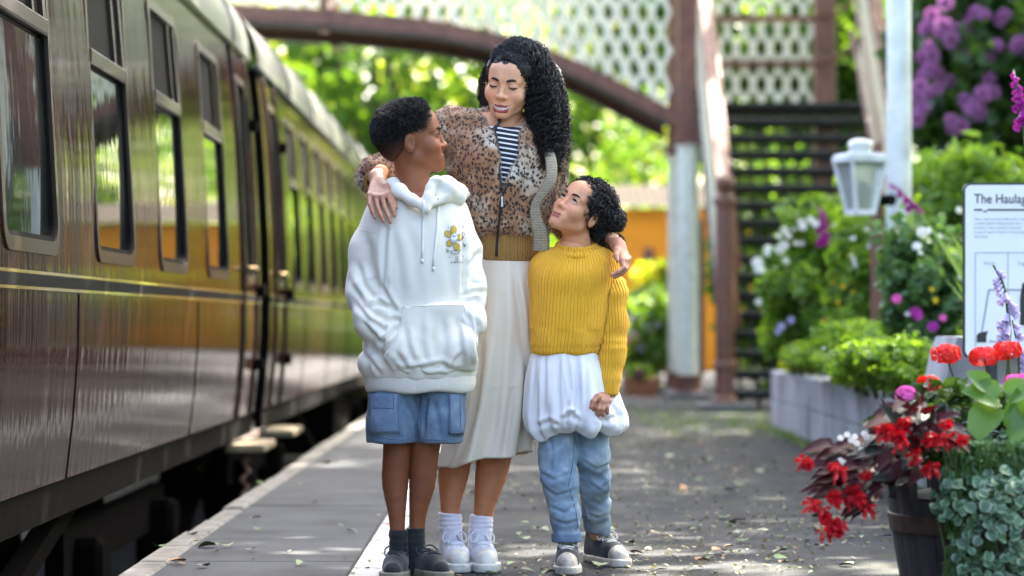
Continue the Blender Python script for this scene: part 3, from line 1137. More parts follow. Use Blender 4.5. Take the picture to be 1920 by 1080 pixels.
# ================================================================== TREES AND PLANTS
M['bark'] = mat('tree_bark', (.075, .058, .042), .9, .4, 6, .7, 30, stretch=(1, 1, .3))
M['leaf_lime'] = leafmat('leaves_lime', [(.09, .16, .014), (.18, .25, .02), (.29, .33, .03)], .5, .66, (2.3, 2.0, .45))
M['leaf_mid'] = leafmat('leaves_mid_green', [(.040, .095, .016), (.075, .155, .024), (.12, .20, .035)], .5, .55, (1.9, 1.8, .5))
M['leaf_deep'] = leafmat('leaves_deep_green', [(.018, .045, .010), (.035, .085, .016), (.06, .12, .025)], .4, .35)
M['leaf_fresh'] = leafmat('leaves_fresh', [(.08, .17, .022), (.14, .26, .035), (.21, .33, .065)], .5, .5, (1.7, 1.6, .5))
M['leaf_blue'] = leafmat('leaves_blue_green', [(.06, .14, .045), (.10, .20, .065), (.15, .26, .10)], .5, .35)
M['leaf_dry'] = leafmat('leaves_fallen', [(.03, .03, .02), (.12, .17, .06), (.22, .22, .12), (.24, .14, .07), (.34, .31, .20)], .7, .1)
M['stemg'] = mat('green_stem', (.05, .10, .025), .6, .2, 20, .1)


def tree(name, label, base, h, cr, n, lsize, mt, group, seed, zc=None, nclump=46, lean=(0, 0), tight=.3, shell=.5):
    rng = np.random.default_rng(seed)
    rq = random.Random(seed)
    b = Vector(base)
    root = empty(name, b, label, 'tree', group)
    zc = zc if zc is not None else h - cr[2]
    top = b + Vector((lean[0], lean[1], zc + cr[2] * .4))
    g = MB()
    pts, rad = [], []
    for k in range(7):
        f = k / 6
        p = b.lerp(top, f) + Vector((rq.uniform(-.12, .12), rq.uniform(-.12, .12), 0)) * (k > 0)
        pts.append(p)
        rad.append((.035 * h * .62) * (1 - .8 * f) + .02)
    rad[0] *= 1.35
    g.tube(pts, rad, 9)
    cc = b + Vector((lean[0], lean[1], zc))
    for k in range(9):
        i = 2 + k % 4
        a = rq.uniform(0, 2 * PI)
        e = cc + Vector((math.cos(a) * cr[0] * .75, math.sin(a) * cr[1] * .75, rq.uniform(-.3, .6) * cr[2]))
        m1 = pts[i].lerp(e, .5) + Vector((0, 0, .08 * cr[2]))
        g.tube([pts[i], m1, e], [rad[i] * .55, rad[i] * .35, .02], 6)
    g.build('trunk', M['bark'], root, smooth=True)
    C = clump_points(n, (cc.x, cc.y, cc.z), cr, nclump, rng, tight, shell)
    V, F = leaf_cloud(C, lsize, 'quad', flat=.15, rng=rng)
    V = V - np.array(b)
    link('crown', mesh_np('crown', V, F, False), mt, root)
    return root


bg = [  # x, y, height, crown radii, leaves, material, label
    (-13.5, 62, 13, (4.6, 3.6, 4.6), 5000, 'leaf_mid', 'broad mid green tree behind the train roof, farthest left'),
    (-8.6, 57, 14, (4.2, 3.4, 5.0), 8500, 'leaf_lime', 'sunlit lime green tree above the second coach'),
    (-4.4, 66, 15, (4.0, 3.4, 5.6), 8500, 'leaf_lime', 'tall lime green tree behind the boy'),
    (-2.3, 52, 9.5, (2.3, 2.2, 3.9), 5200, 'leaf_mid', 'slim mid green tree between the boy and the woman'),
    (.6, 70, 14, (4.4, 3.6, 5.6), 8500, 'leaf_lime', 'tall pale green tree behind the woman'),
    (3.6, 60, 11, (3.2, 3.0, 4.6), 7000, 'leaf_mid', 'mid green tree under the right half of the arch'),
    (7.6, 66, 14, (4.4, 3.6, 5.4), 8000, 'leaf_mid', 'mid green tree behind the orange shed'),
    (12.8, 60, 15, (4.4, 3.6, 5.2), 7000, 'leaf_mid', 'mid green tree far behind the stair'),
    (-17.5, 76, 17, (5.0, 4.0, 6.0), 7000, 'leaf_lime', 'lime green tree far behind the coach roof'),
    (-9.0, 84, 18, (5.5, 4.0, 7.0), 8000, 'leaf_mid', 'tall mid green tree at the back above the train'),
    (5.2, 86, 18, (5.5, 4.0, 7.0), 8000, 'leaf_lime', 'tall lime green tree at the back behind the arch'),
]
for i, (x, y, h, cr, n, mt, lb) in enumerate(bg):
    z = float(max(hill_z(x, y), -1.0))
    tree('broadleaf_tree', lb, (x, y, z), h, cr, int(n * .86), .30, M[mt], 'trees behind the footbridge', 100 + i, nclump=60, zc=h * .5 if i != 3 else None, tight=.26, shell=.35)
# low bushes closing the line's end
for i, (x, y, r, hh, mt, lb) in enumerate([
    (-6.2, 47, 2.4, 3.4, 'leaf_mid', 'round mid green bush beyond the end of the train'),
    (-2.6, 50, 2.2, 3.2, 'leaf_lime', 'lime green bush between the train and the woman'),
    (.4, 48, 1.7, 3.0, 'leaf_fresh', 'fresh green bush at the platform end behind the girl'),
    (3.2, 51.5, 2.4, 4.6, 'leaf_mid', 'leafy bush rising behind the orange shed roof'),
    (7.5, 49, 2.4, 5.0, 'leaf_deep', 'dark bush to the right of the orange shed')]):
    rng = np.random.default_rng(300 + i)
    root = empty('bush', (x, y, 0 if x > -1.2 else -1), lb, 'bush', 'bushes at the platform end')
    C = clump_points(4200, (x, y, hh * .45), (r, r, hh * .6), 36, rng, .34, .45)
    V, F = leaf_cloud(C, .17, 'quad', flat=.2, rng=rng)
    link('foliage', mesh_np('foliage', V - np.array(root.location), F, False), M[mt], root)
    g = MB()
    for k in range(7):
        a = k * .9
        g.tube([root.location, root.location + Vector((math.cos(a) * r * .4, math.sin(a) * r * .4, hh * .8))], [.04, .015], 5)
    g.build('branch', M['bark'], root)
# trees on the bank: they stand outside the picture on the right and shade the platform
for i, (x, y, h, zc, cr, n, lean, lb) in enumerate([
    (7.6, 15.5, 14, 9.2, (5.0, 5.2, 2.7), 7200, (-3.4, .8), 'bank tree whose crown hangs over the people, above the picture'),
    (8.0, 24.5, 15, 9.6, (4.8, 4.8, 2.7), 5600, (-3.2, 0), 'bank tree beside the stair, above the picture'),
    (8.6, 33.5, 15, 9.6, (4.6, 4.2, 2.7), 6000, (-3.2, 0), 'bank tree behind the stair, above the picture'),
    (8.5, 44, 14, 8.4, (3.4, 3.4, 3.6), 3600, (0, 0), 'bank tree on the slope behind the landing'),
    (8.2, 7.5, 13, 8.6, (3.6, 3.2, 2.8), 4000, (-1.6, 0), 'bank tree nearest the camera, above the picture')]):
    z = float(hill_z(x, y))
    tree('overhanging_tree', lb, (x, y, z - .1), h, cr, n, .34, M['leaf_mid'], None, 200 + i, zc=zc - z, nclump=120, lean=lean, tight=.23, shell=.1)

# ------------------------------------------------------------------ bank cover
rng = np.random.default_rng(5)
n = 52000
X = 3.85 + 6.5 * rng.uniform(0, 1, n) ** 1.4
Y = rng.uniform(10, 60, n) ** 1.0
Z = hill_z(X, Y) + .35 * np.abs(rng.normal(size=n)) * (1 + .8 * vnoise(X, Y, 2.1))
V, F = leaf_cloud(np.stack([X, Y, Z], 1), .15, 'long', flat=.35, rng=rng, droop=.1)
tag(link('bank_undergrowth', mesh_np('bank_undergrowth', V, F, False), M['leaf_mid']), 'tangled green undergrowth covering the bank on the right', 'undergrowth', kind='stuff')


# ------------------------------------------------------------------ small plant kit
def leaf_unit(kind, cup=.12):
    """unit leaf along +Y, face to +Z: real blade with a folded midrib"""
    if kind == 'round':
        outline = [(.0, 0), (.30, .02), (.50, .28), (.52, .58), (.34, .88), (0, 1.0)]
    elif kind == 'heart':
        outline = [(.0, 0), (.26, -.06), (.40, .14), (.40, .40), (.25, .72), (0, 1.0)]
    elif kind == 'wing':
        outline = [(.0, 0), (.20, .04), (.24, .22), (.19, .48), (.09, .78), (0, 1.0)]
    else:
        outline = [(.0, 0), (.014, .05), (.022, .3), (.020, .6), (.010, .85), (0, 1.0)]
    mids = [(0, p[1] * .92 + .03) for p in outline]
    vs, rad = [], []
    m = len(outline)
    for (x, y) in mids:
        vs.append((0, y, -.18 * (y - .3) ** 2)); rad.append(abs(y - .45) * .7)
    for s in (1, -1):
        for (x, y) in outline:
            vs.append((s * x, y, cup * abs(x) * 2 - .18 * (y - .3) ** 2)); rad.append(1.0 if x > .01 or y > .9 or y < .05 else .3)
    fs = []
    for s in (0, 1):
        o = m * (1 + s)
        for k in range(m - 1):
            q = (k, o + k, o + k + 1, k + 1)
            fs.append(q if s == 0 else q[::-1])
    me = bpy.data.meshes.new('leaf')
    me.from_pydata(vs, [], fs)
    me.polygons.foreach_set('use_smooth', [True] * len(fs))
    a = me.attributes.new('rim', 'FLOAT', 'POINT')
    a.data.foreach_set('value', rad)
    me.update()
    return me


def orient(d, nrm, s):
    d = Vector(d).normalized()
    nrm = Vector(nrm)
    x = d.cross(nrm)
    if x.length < 1e-4: x = d.cross(Vector((.3, .9, .2)))
    x.normalize()
    z = x.cross(d)
    m = Matrix((x, d, z)).transposed().to_4x4()
    return m @ Matrix.Scale(s, 4)


def put(name, me, parent, pos, d, nrm, s):
    o = bpy.data.objects.new(name, me)
    m = orient(d, nrm, s)
    m.translation = Vector(pos) - wloc(parent)
    o.parent = parent
    o.matrix_local = m
    col.objects.link(o)
    return o


def flower_unit(petals, layers, r, mt, width=.5, cup=.5, ruffle=.0, seed=0):
    """flower facing +Y: rings of petals, radius about r"""
    rq = random.Random(seed)
    vs, fs = [], []
    for l in range(layers):
        k = petals if l == 0 else max(3, petals - l)
        rl = r * (1 - .28 * l)
        for i in range(k):
            a = 2 * PI * (i + .5 * (l % 2)) / k + rq.uniform(-.12, .12)
            ca, sa = math.cos(a), math.sin(a)
            w = width * rl
            lift = cup * rl * (.25 + .5 * l)
            n = len(vs)
            for (u, t) in ((0, 0), (.55, .8), (.95, 1), (1.05, .0), (.95, -1), (.55, -.8)):
                rr_ = u * rl
                tt = t * w * (1 if u > .6 else .8)
                yy = lift * u * u * 1.4 - (.15 * r if l == 0 else 0) + rq.uniform(-1, 1) * ruffle * r
                vs.append((rr_ * ca - tt * sa, yy + (.18 * r if u == 0 else 0), rr_ * sa + tt * ca))
            fs += [(n, n + 1, n + 2, n + 3), (n, n + 3, n + 4, n + 5)]
    me = bpy.data.meshes.new('flower')
    me.from_pydata(vs, [], fs)
    me.materials.append(mt)
    me.update()
    return me


def petalmat(name, c, var=.25, trans=.25):
    return leafmat(name, [tuple(x * (1 - var) for x in c), c, tuple(min(1, x * (1 + var)) for x in c)], .5, trans, (1.1, 1.0, 1.0), .3)


P_RED = petalmat('petals_red', (.50, .008, .016))
P_SCAR = petalmat('petals_scarlet', (.78, .035, .025))
P_PINK = petalmat('petals_pink', (.75, .12, .42))
P_WHITE = petalmat('petals_white', (.78, .78, .70), .1)
P_PURP = petalmat('petals_rhododendron', (.40, .155, .36), .25)
P_MAG = petalmat('petals_foxglove', (.42, .03, .30))
P_LIL = petalmat('petals_lilac', (.50, .45, .66), .15)
P_YEL = petalmat('petals_yellow', (.75, .52, .03))
FL = {
    'white': flower_unit(7, 2, .030, P_WHITE, .42, .5, .06),
    'pink': flower_unit(6, 2, .026, P_PINK, .5, .5, .08),
    'red': flower_unit(6, 2, .028, P_RED, .5, .6, .08),
    'yellow': flower_unit(6, 2, .024, P_YEL, .45, .5, .06),
    'purple': flower_unit(6, 2, .028, P_MAG, .5, .5, .06),
    'lilac': flower_unit(6, 1, .028, P_LIL, .5, .5, .06),
}


def bush_px(name, label, px0, px1, py0, py1, Y, depth, n, ls, mt, shape, flowers, group=None, seed=0, stems=14, nclump=26, cat='plant'):
    """bushy plant filling a picture box at distance Y, with real depth; flowers: list of (kind, px, py, scale)"""
    rng = np.random.default_rng(seed)
    rq = random.Random(seed)
    a, b = at(px0, py1, Y), at(px1, py0, Y)
    c = ((a.x + b.x) / 2, Y, (a.z + b.z) / 2)
    r = ((b.x - a.x) / 2, depth / 2, (b.z - a.z) / 2)
    root = empty(name, (c[0], Y, a.z), label, cat, group)
    C = clump_points(n, c, r, int(nclump * 2.2), rng, .27, .25)
    sp = []                                                   # loose sprigs standing out of the mass
    for k in range(stems * 2):
        a_ = rng.uniform(0, 2 * PI)
        b_ = np.array([c[0] + math.cos(a_) * r[0] * rng.uniform(.1, .95), Y + math.sin(a_) * r[1] * .7, c[2] + r[2] * rng.uniform(.2, .8)])
        d_ = np.array([rng.normal() * .25, rng.normal() * .2, 1.0])
        t_ = rng.uniform(0, 1, (16, 1))
        sp.append(b_ + d_ * t_ * r[2] * rng.uniform(.25, .6) + rng.normal(size=(16, 3)) * ls * .35)
    C = np.concatenate([C] + sp)
    V, F = leaf_cloud(C, ls, shape, flat=.2, rng=rng, droop=-.3)
    link('foliage', mesh_np('foliage', V - np.array(root.location), F, False), mt, root)
    g = MB()
    for k in range(stems):
        e = Vector((c[0] + rq.uniform(-1, 1) * r[0] * .8, Y + rq.uniform(-1, 1) * r[1] * .8, c[2] + rq.uniform(0, .8) * r[2]))
        b0 = Vector((c[0] + (e.x - c[0]) * .4, Y + (e.y - Y) * .4, a.z - .05))
        g.tube([b0, b0.lerp(e, .5), e], [.008, .006, .003], 5)
    tag(g.build('stem', M['stemg'], root), kind='stuff')
    for (kind, px, py, s) in flowers:
        p = at(px, py, Y - r[1] * rq.uniform(.6, 1.05))
        put('flower', FL[kind], root, p, (rq.uniform(-.5, .5), -1, rq.uniform(-.1, .7)), (0, 0, 1), .5 * s * rq.uniform(.8, 1.2))
    return root


def scatter(kind, n, px0, px1, py0, py1, s, seed):
    rq = random.Random(seed)
    return [(kind, rq.uniform(px0, px1), rq.uniform(py0, py1), s) for _ in range(n)]


bush_px('daisy_bush', 'tall bush with white blooms at the corner of the flower bed', 1428, 1610, 398, 695, 19.6, 1.3, 7500, .075, M['leaf_fresh'], 'oval',
        [('white', 1420, 492, 2.4), ('white', 1424, 505, 2.2), ('white', 1440, 465, 1.5), ('white', 1462, 468, 2.6), ('white', 1470, 460, 2.0), ('white', 1438, 475, 1.5), ('white', 1474, 489, 1.6), ('white', 1471, 432, 1.5),
         ('white', 1478, 442, 1.5), ('white', 1460, 443, 1.3), ('white', 1505, 425, 1.5), ('white', 1520, 412, 1.6), ('white', 1530, 420, 1.4), ('white', 1492, 456, 1.2), ('white', 1422, 566, 1.4), ('lilac', 1465, 612, 1.8), ('lilac', 1483, 600, 1.7), ('lilac', 1458, 622, 1.6)]
        + scatter('white', 8, 1480, 1590, 410, 460, 1.0, 4), None, 1)
bush_px('mixed_border_plant', 'leafy border plant with pink and yellow flowers below the lantern', 1540, 1700, 418, 695, 17.9, 1.1, 6500, .065, M['leaf_fresh'], 'oval',
        [('red', 1548, 603, 1.6), ('pink', 1553, 621, 1.3), ('yellow', 1580, 537, 1.2), ('yellow', 1600, 548, 1.3), ('yellow', 1592, 480, 1.0), ('white', 1625, 430, 1.2), ('white', 1600, 447, 1.1)] + scatter('white', 7, 1590, 1650, 430, 500, .9, 8) + scatter('yellow', 4, 1560, 1640, 480, 580, .9, 9), None, 2)
bush_px('rose_bush', 'bush with a bright pink bloom beside the information board', 1650, 1830, 425, 660, 15.2, 1.0, 6000, .06, M['leaf_blue'], 'oval',
        [('pink', 1681, 560, 2.0), ('red', 1680, 562, 1.4), ('purple', 1718, 588, 2.2), ('purple', 1749, 612, 1.8), ('pink', 1768, 596, 1.7), ('yellow', 1747, 542, 1.5), ('yellow', 1754, 563, 1.3), ('white', 1728, 435, 1.6), ('white', 1740, 433, 1.6), ('white', 1719, 462, 1.4), ('white', 1798, 394, 1.5)]
        + scatter('white', 6, 1700, 1800, 430, 620, .9, 3), None, 3)
bush_px('low_ground_cover', 'low bright green ground cover behind the concrete wall top', 1500, 1720, 610, 715, 16.6, 3.6, 6500, .05, M['leaf_fresh'], 'oval', scatter('white', 5, 1540, 1700, 620, 690, .6, 5), None, 4)
bush_px('front_ground_cover', 'light green ground cover left of the concrete plinth', 1570, 1745, 635, 725, 13.6, 2.0, 4200, .045, M['leaf_fresh'], 'oval', [], None, 14)
bush_px('corner_ground_cover', 'yellow green tufts at the far corner of the flower bed', 1455, 1560, 640, 700, 20.6, 1.2, 2200, .06, M['leaf_lime'], 'oval', [], None, 5)
bush_px('fern_clump', 'feathery green ferns below the purple rhododendron', 1700, 1925, 290, 480, 18.5, 1.4, 4600, .13, M['leaf_fresh'], 'long', [], None, 6)
bush_px('pink_valerian', 'soft pink flowering bush left of the cream column', 1172, 1275, 565, 735, 31.8, 1.2, 4200, .09, M['leaf_fresh'], 'oval', scatter('pink', 12, 1180, 1240, 590, 660, .9, 6) + scatter('lilac', 34, 1176, 1245, 580, 670, 1.0, 7) + [('purple', 1186, 712, 3.0)], None, 7)
bush_px('yellow_shrub', 'sunlit yellow green shrub in front of the orange shed', 1190, 1300, 505, 570, 36.0, 1.6, 3200, .12, M['leaf_lime'], 'quad', scatter('yellow', 26, 1195, 1330, 505, 560, 2.2, 9), None, 8)
bush_px('green_shrub', 'dark green shrub under the yellow one by the shed', 1165, 1290, 550, 640, 34.0, 1.6, 3000, .10, M['leaf_mid'], 'quad', [], None, 9)
bush_px('shrub_under_stair', 'dark leafy shrub growing behind the open stair', 1330, 1640, 300, 720, 33.6, 2.2, 8500, .13, M['leaf_mid'], 'quad', scatter('yellow', 20, 1380, 1500, 420, 640, 2.0, 19), None, 10, 20, 60)
bush_px('shrub_behind_landing', 'green shrub seen through the lattice behind the landing', 1290, 1720, -60, 300, 36.5, 3.0, 9500, .18, M['leaf_mid'], 'quad', [], None, 11, 20, 70)
bush_px('pot_flowers', 'small purple flowers in the terracotta trough', 1168, 1225, 690, 722, 30.4, .5, 700, .05, M['leaf_mid'], 'oval', scatter('purple', 8, 1172, 1220, 690, 715, 1.2, 21), None, 12)
M['terra'] = mat('terracotta', (.30, .105, .045), .8, .25, 8, .3, 40)
g = MB()
a = at(1166, 720, 30.4)
g.prism([(a.x, .19), (a.x + .04, 0), (a.x + .36, 0), (a.x + .40, .19)], 'y', 30.15, 30.6)
tag(g.build('terracotta_trough', M['terra']), 'terracotta trough on the platform left of the cream column', 'planter')

# rhododendron on the bank
root = bush_px('rhododendron', 'large rhododendron with purple flower clusters on the bank', 1690, 1990, -40, 330, 24.0, 2.2, 9500, .15, M['leaf_deep'], 'oval', [], None, 31, 22, 60)
truss = flower_unit(8, 4, .072, P_PURP, .36, 1.0, .12)
rq = random.Random(12)
# (positions of the blooms over the front of the bush)
for (x, y) in [(612, 185), (640, 160), (700, 190), (730, 150), (795, 170), (775, 240), (880, 150), (920, 80), (970, 95), (600, 350), (640, 280), (660, 370), (600, 450), (640, 420), (690, 440), (640, 560), (690, 530), (590, 520), (770, 490), (840, 340),
               (1000, 320), (1040, 280), (1140, 330), (1180, 260), (1165, 290), (1000, 470), (1010, 550), (960, 560), (920, 620), (940, 680), (770, 720), (790, 760), (830, 750), (600, 650), (570, 710), (850, 600), (1090, 90), (1060, 120), (660, 90), (745, 20), (575, 590), (655, 330), (895, 650)]:
    p = at(1540 + x / 3.176, y / 3.176, 24.0 - rq.uniform(.85, 1.15))
    put('flower_cluster', truss, root, p, (rq.uniform(-.6, .4), -1, rq.uniform(-.1, .7)), (rq.uniform(-1, 1), 0, 1), rq.uniform(.7, 1.05))

# strap-leaved clump by the board
strap = leaf_unit('strap', .1)
strap.materials.append(M['leaf_fresh'])
root = empty('strap_leaf_clump', (2.25, 12.9, .38), 'clump of long arching strap leaves behind the information board', 'plant')
for k in range(44):
    b0 = Vector((2.16 + rq.uniform(0, .55), 12.9 + rq.uniform(-.3, .3), .38))
    d = Vector((rq.uniform(-.55, .5), rq.uniform(-.4, .4), 1))
    put('leaf', strap, root, b0, d, (-d.x + rq.uniform(-.3, .3), -1, .2), rq.uniform(.6, 1.05))


def bell_unit(L, r, mt):
    vs, fs = [], []
    n = 8
    prof = [(.15, 0), (.55, .2), (.7, .5), (.78, .8), (1.15, 1.0)]
    for (q, h) in prof:
        for k in range(n):
            a = 2 * PI * k / n
            vs.append((r * q * math.cos(a), h * L, r * q * math.sin(a)))
    for i in range(len(prof) - 1):
        for k in range(n):
            fs.append((i * n + k, i * n + (k + 1) % n, (i + 1) * n + (k + 1) % n, (i + 1) * n + k))
    me = bpy.data.meshes.new('bell')
    me.from_pydata(vs, [], fs)
    me.polygons.foreach_set('use_smooth', [True] * len(fs))
    me.materials.append(mt)
    return me


def spike(name, label, pts, Y, bell, nb, f0, f1, size, cat='flower', both=True, seed=0, top=.35):
    """flower spike along picture points at distance Y"""
    rq = random.Random(seed)
    W = [at(a, b, Y) for (a, b) in pts]
    root = empty(name, W[0], label, cat)
    MB().tube(W, [.006] * (len(W) - 1) + [.003], 6).build('stem', M['stemg'], root, smooth=True)
    seg = np.cumsum([0] + [(W[i + 1] - W[i]).length for i in range(len(W) - 1)])
    for k in range(nb):
        f = f0 + (f1 - f0) * k / max(1, nb - 1)
        s = f * seg[-1]
        i = min(int(np.searchsorted(seg, s, 'right')) - 1, len(W) - 2)
        p = W[i].lerp(W[i + 1], (s - seg[i]) / (seg[i + 1] - seg[i]))
        a = rq.uniform(-1, 1)
        d = Vector((math.sin(a * 1.8) * .8 * (1 if both else -abs(1)), -.5, -.75))
        sc = size * (1 - (1 - top) * k / nb)
        put('bell_flower', bell, root, p, d, (0, -1, .5), sc)
    return root


B_FOX = bell_unit(.045, .016, P_MAG)
B_LIL = bell_unit(.040, .013, P_LIL)
spike('foxglove', 'magenta foxglove spike at the right edge above the board', [(1932, 420), (1928, 320), (1916, 210), (1900, 130)], 11.0, B_FOX, 26, .66, .99, 1.0, seed=1)
spike('foxglove', 'leaning magenta foxglove crossing the white pole', [(1745, 470), (1722, 400), (1700, 368), (1668, 342)], 16.4, B_FOX, 20, .55, .98, 1.2, seed=2)
spike('foxglove', 'small magenta foxglove rising above the white daisy bush', [(1552, 520), (1545, 440), (1538, 385)], 19.0, B_FOX, 16, .55, .98, 1.5, seed=3)

# ------------------------------------------------------------------ half barrel planter
BX, BYc, BZ = 1.36, 7.78, .405
M['stave'] = mat('barrel_oak', (.045, .040, .040), .8, .5, 7, .5, 40, stretch=(2, 2, .4), c2=(.016, .015, .015))
M['hoop'] = mat('barrel_hoop_rust', (.06, .034, .024), .7, .5, 14, .4, 60)
bar = empty('barrel_planter', (BX, BYc, 0), 'dark oak half barrel planter with rusty hoops at the right edge', 'barrel')


def br(z): return .335 - .06 * ((BZ - z) / BZ) ** 1.3


NS = 26
for k in range(NS):
    a0, a1 = 2 * PI * k / NS + .006, 2 * PI * (k + 1) / NS - .006
    vs, fs = [], []
    zs = np.linspace(0, BZ + rr.uniform(-.004, .004), 6)
    for z in zs:
        for (a, r_) in ((a0, br(z)), ((a0 + a1) / 2, br(z) + .003), (a1, br(z)), (a1, br(z) - .025), (a0, br(z) - .025)):
            vs.append((BX + r_ * math.cos(a), BYc + r_ * math.sin(a), z))
    for i in range(5):
        for q in range(5):
            fs.append((i * 5 + q, i * 5 + (q + 1) % 5, i * 5 + 5 + (q + 1) % 5, i * 5 + 5 + q))
    fs.append((25, 26, 27, 28, 29))
    MB().add(vs, fs).build('stave', M['stave'], bar)
for z0, z1 in ((.055, .10), (.235, .285)):
    g = MB()
    g.lathe((BX, BYc, 0), [(br(z0) + .003, z0), (br(z0) + .009, z0 + .002), (br(z1) + .009, z1 - .002), (br(z1) + .003, z1)], 40)
    g.build('hoop', M['hoop'], bar, smooth=False)
g = MB()
g.lathe((BX, BYc, 0), [(.30, .33), (.2, .35), (.01, .36)], 20)
g.build('soil', M['soil'], bar)

PY = 7.55
CR = lambda cx, cy: (1480 + cx / 2.4545, 640 + cy / 2.4545)
# begonia
M['beg_leaf'] = leafmat('begonia_leaves', [(.014, .006, .008), (.034, .007, .010), (.065, .009, .013)], .5, .2, (2.2, .4, .5), .2)
M['beg_dark'] = leafmat('begonia_leaves_green', [(.008, .013, .012), (.018, .026, .022)], .45, .1, None, .3)
beg = empty('begonia', at(1690, 890, PY), 'trailing begonia with red blooms and dark leaves spilling over the barrel', 'plant')
wing = leaf_unit('wing', .22); wing.materials.append(M['beg_leaf'])
wing2 = leaf_unit('wing', .18); wing2.materials.append(M['beg_dark'])
core = at(*CR(480, 560), PY + .1)
rq = random.Random(21)
lf = [(130, 480), (160, 520), (110, 560), (170, 600), (150, 640), (120, 690), (210, 640), (260, 590), (300, 540), (330, 590), (240, 530), (380, 480), (420, 520), (350, 620), (390, 660), (410, 590), (450, 420), (400, 380), (450, 320), (500, 300), (470, 350), (540, 320), (600, 290), (660, 310),
      (480, 500), (540, 460), (500, 560), (560, 540), (600, 470), (640, 500), (590, 400), (640, 380), (690, 340), (740, 330), (720, 430), (780, 400), (310, 800), (300, 740), (270, 690), (330, 680), (360, 560), (290, 470), (230, 480), (200, 560), (520, 620), (460, 610), (570, 600), (800, 430), (760, 480), (620, 440), (440, 470), (340, 520), (180, 700), (250, 640), (390, 720), (430, 560), (550, 380), (610, 350)]
lf = lf + [(a + rq.uniform(-26, 26), b + rq.uniform(-26, 26)) for (a, b) in lf] + [(a + rq.uniform(-30, 30), b + rq.uniform(-30, 30)) for (a, b) in lf[::2]]
for i, (cx, cy) in enumerate(lf):
    p = at(*CR(cx, cy), PY - .12 + rq.uniform(-.08, .14))
    d = (p - core)
    d = Vector((d.x + rq.uniform(-.1, .05), -.06 + rq.uniform(-.08, .05), d.z * .4 - .05 + rq.uniform(-.06, .06)))
    put('leaf', wing2 if (i % 3 == 0 and cx > 280) else wing, beg, p - d.normalized() * .045, d, (rq.uniform(-.6, .6), -.7, .8), rq.uniform(.055, .095))
g = MB()
for i in range(22):
    cx, cy = lf[(i * 5) % len(lf)]
    p = at(*CR(cx, cy), PY)
    b0 = core + Vector((0, .05, -.06))
    g.tube([b0, b0.lerp(p, .5) + Vector((0, -.04, .05)), p], [.006, .005, .003], 5)
g.build('stem', M['beg_leaf'], beg)
redf = flower_unit(7, 3, .032, P_RED, .34, .9, .22, 5)
redd = flower_unit(5, 2, .036, P_RED, .30, 2.2, .16, 6)
for i, (cx, cy) in enumerate([(70, 540), (85, 565), (105, 740), (125, 755), (150, 770), (170, 815), (190, 840), (215, 850), (240, 835), (225, 875), (160, 865), (285, 690), (300, 665), (210, 720), (235, 715), (330, 745), (355, 760), (320, 725), (415, 390), (440, 395), (455, 410), (500, 430), (515, 440), (525, 365), (530, 390), (575, 490), (580, 520), (655, 420), (670, 440), (640, 455), (690, 430), (720, 375), (765, 440), (795, 450), (745, 455), (635, 590), (650, 575), (205, 570), (225, 580), (350, 610), (480, 420)]):
    p = at(*CR(cx, cy), PY - .19 + rq.uniform(-.04, .04))
    put('flower', redf if i % 2 else redd, beg, p, (rq.uniform(-.7, .4), -1, rq.uniform(-1.6, .1)), (0, 0, 1), rq.uniform(.45, .75))
for (cx, cy) in [(265, 430), (285, 455), (300, 440), (345, 425), (355, 440), (450, 350), (460, 360), (235, 445), (440, 465), (470, 475), (235, 550), (250, 560), (330, 500), (310, 470)]:
    p = at(*CR(cx, cy), PY - .15)
    put('small_flower', FL['white'], beg, p, (rq.uniform(-.6, .6), -1, .4), (0, 0, 1), .28)
# geraniums
M['ger_leaf'] = leafmat('geranium_leaves', [(.05, .11, .025), (.08, .16, .04)], .5, .3)
gleaf = leaf_unit('round', .2); gleaf.materials.append(M['ger_leaf'])
floret = flower_unit(5, 1, .016, P_SCAR, .5, .3, .05)
floretp = flower_unit(5, 1, .017, P_PINK, .6, .3, .05)


def geranium(label, px, py, fl, nfl, r, base, Yg):
    c = at(px, py, Yg)
    b0 = at(base[0], base[1], Yg + .05)
    root = empty('geranium', b0, label, 'flower', 'geraniums in the barrel')
    MB().tube([b0, b0.lerp(c, .5) + Vector((.01, 0, .01)), c], [.004, .0035, .003], 6).build('stem', M['stemg'], root, smooth=True)
    for k in range(nfl):
        d = Vector((rq.gauss(0, 1), rq.gauss(0, 1) - .4, rq.gauss(0, .8) + .35)).normalized()
        put('floret', fl, root, c + Vector((d.x * r * 1.35, d.y * r, d.z * r * .8)), d, (rq.uniform(-1, 1), 0, 1), rq.uniform(.85, 1.25))
    for k in range(4):
        d = Vector((rq.uniform(-1, 1), -.6, rq.uniform(-.1, .5)))
        put('leaf', gleaf, root, b0 + Vector((rq.uniform(-.04, .04), -.03, rq.uniform(.0, .04))), d, (0, -.4, 1), rq.uniform(.05, .075))


geranium('left scarlet geranium head below the information board', 1773, 664, floret, 26, .030, (1788, 760), 8.0)
geranium('middle scarlet geranium head below the information board', 1845, 669, floret, 26, .030, (1850, 770), 8.05)
geranium('right scarlet geranium head below the information board', 1889, 657, floret, 22, .028, (1885, 770), 8.1)
geranium('scarlet geranium head low at the left of the barrel', 1741, 722, floret, 20, .024, (1750, 800), 7.8)
geranium('small pink geranium head left in the barrel', 1699, 740, floretp, 16, .018, (1715, 810), 7.75)
geranium('large bright pink geranium head at the right edge', 1909, 721, floretp, 26, .028, (1900, 800), 7.8)
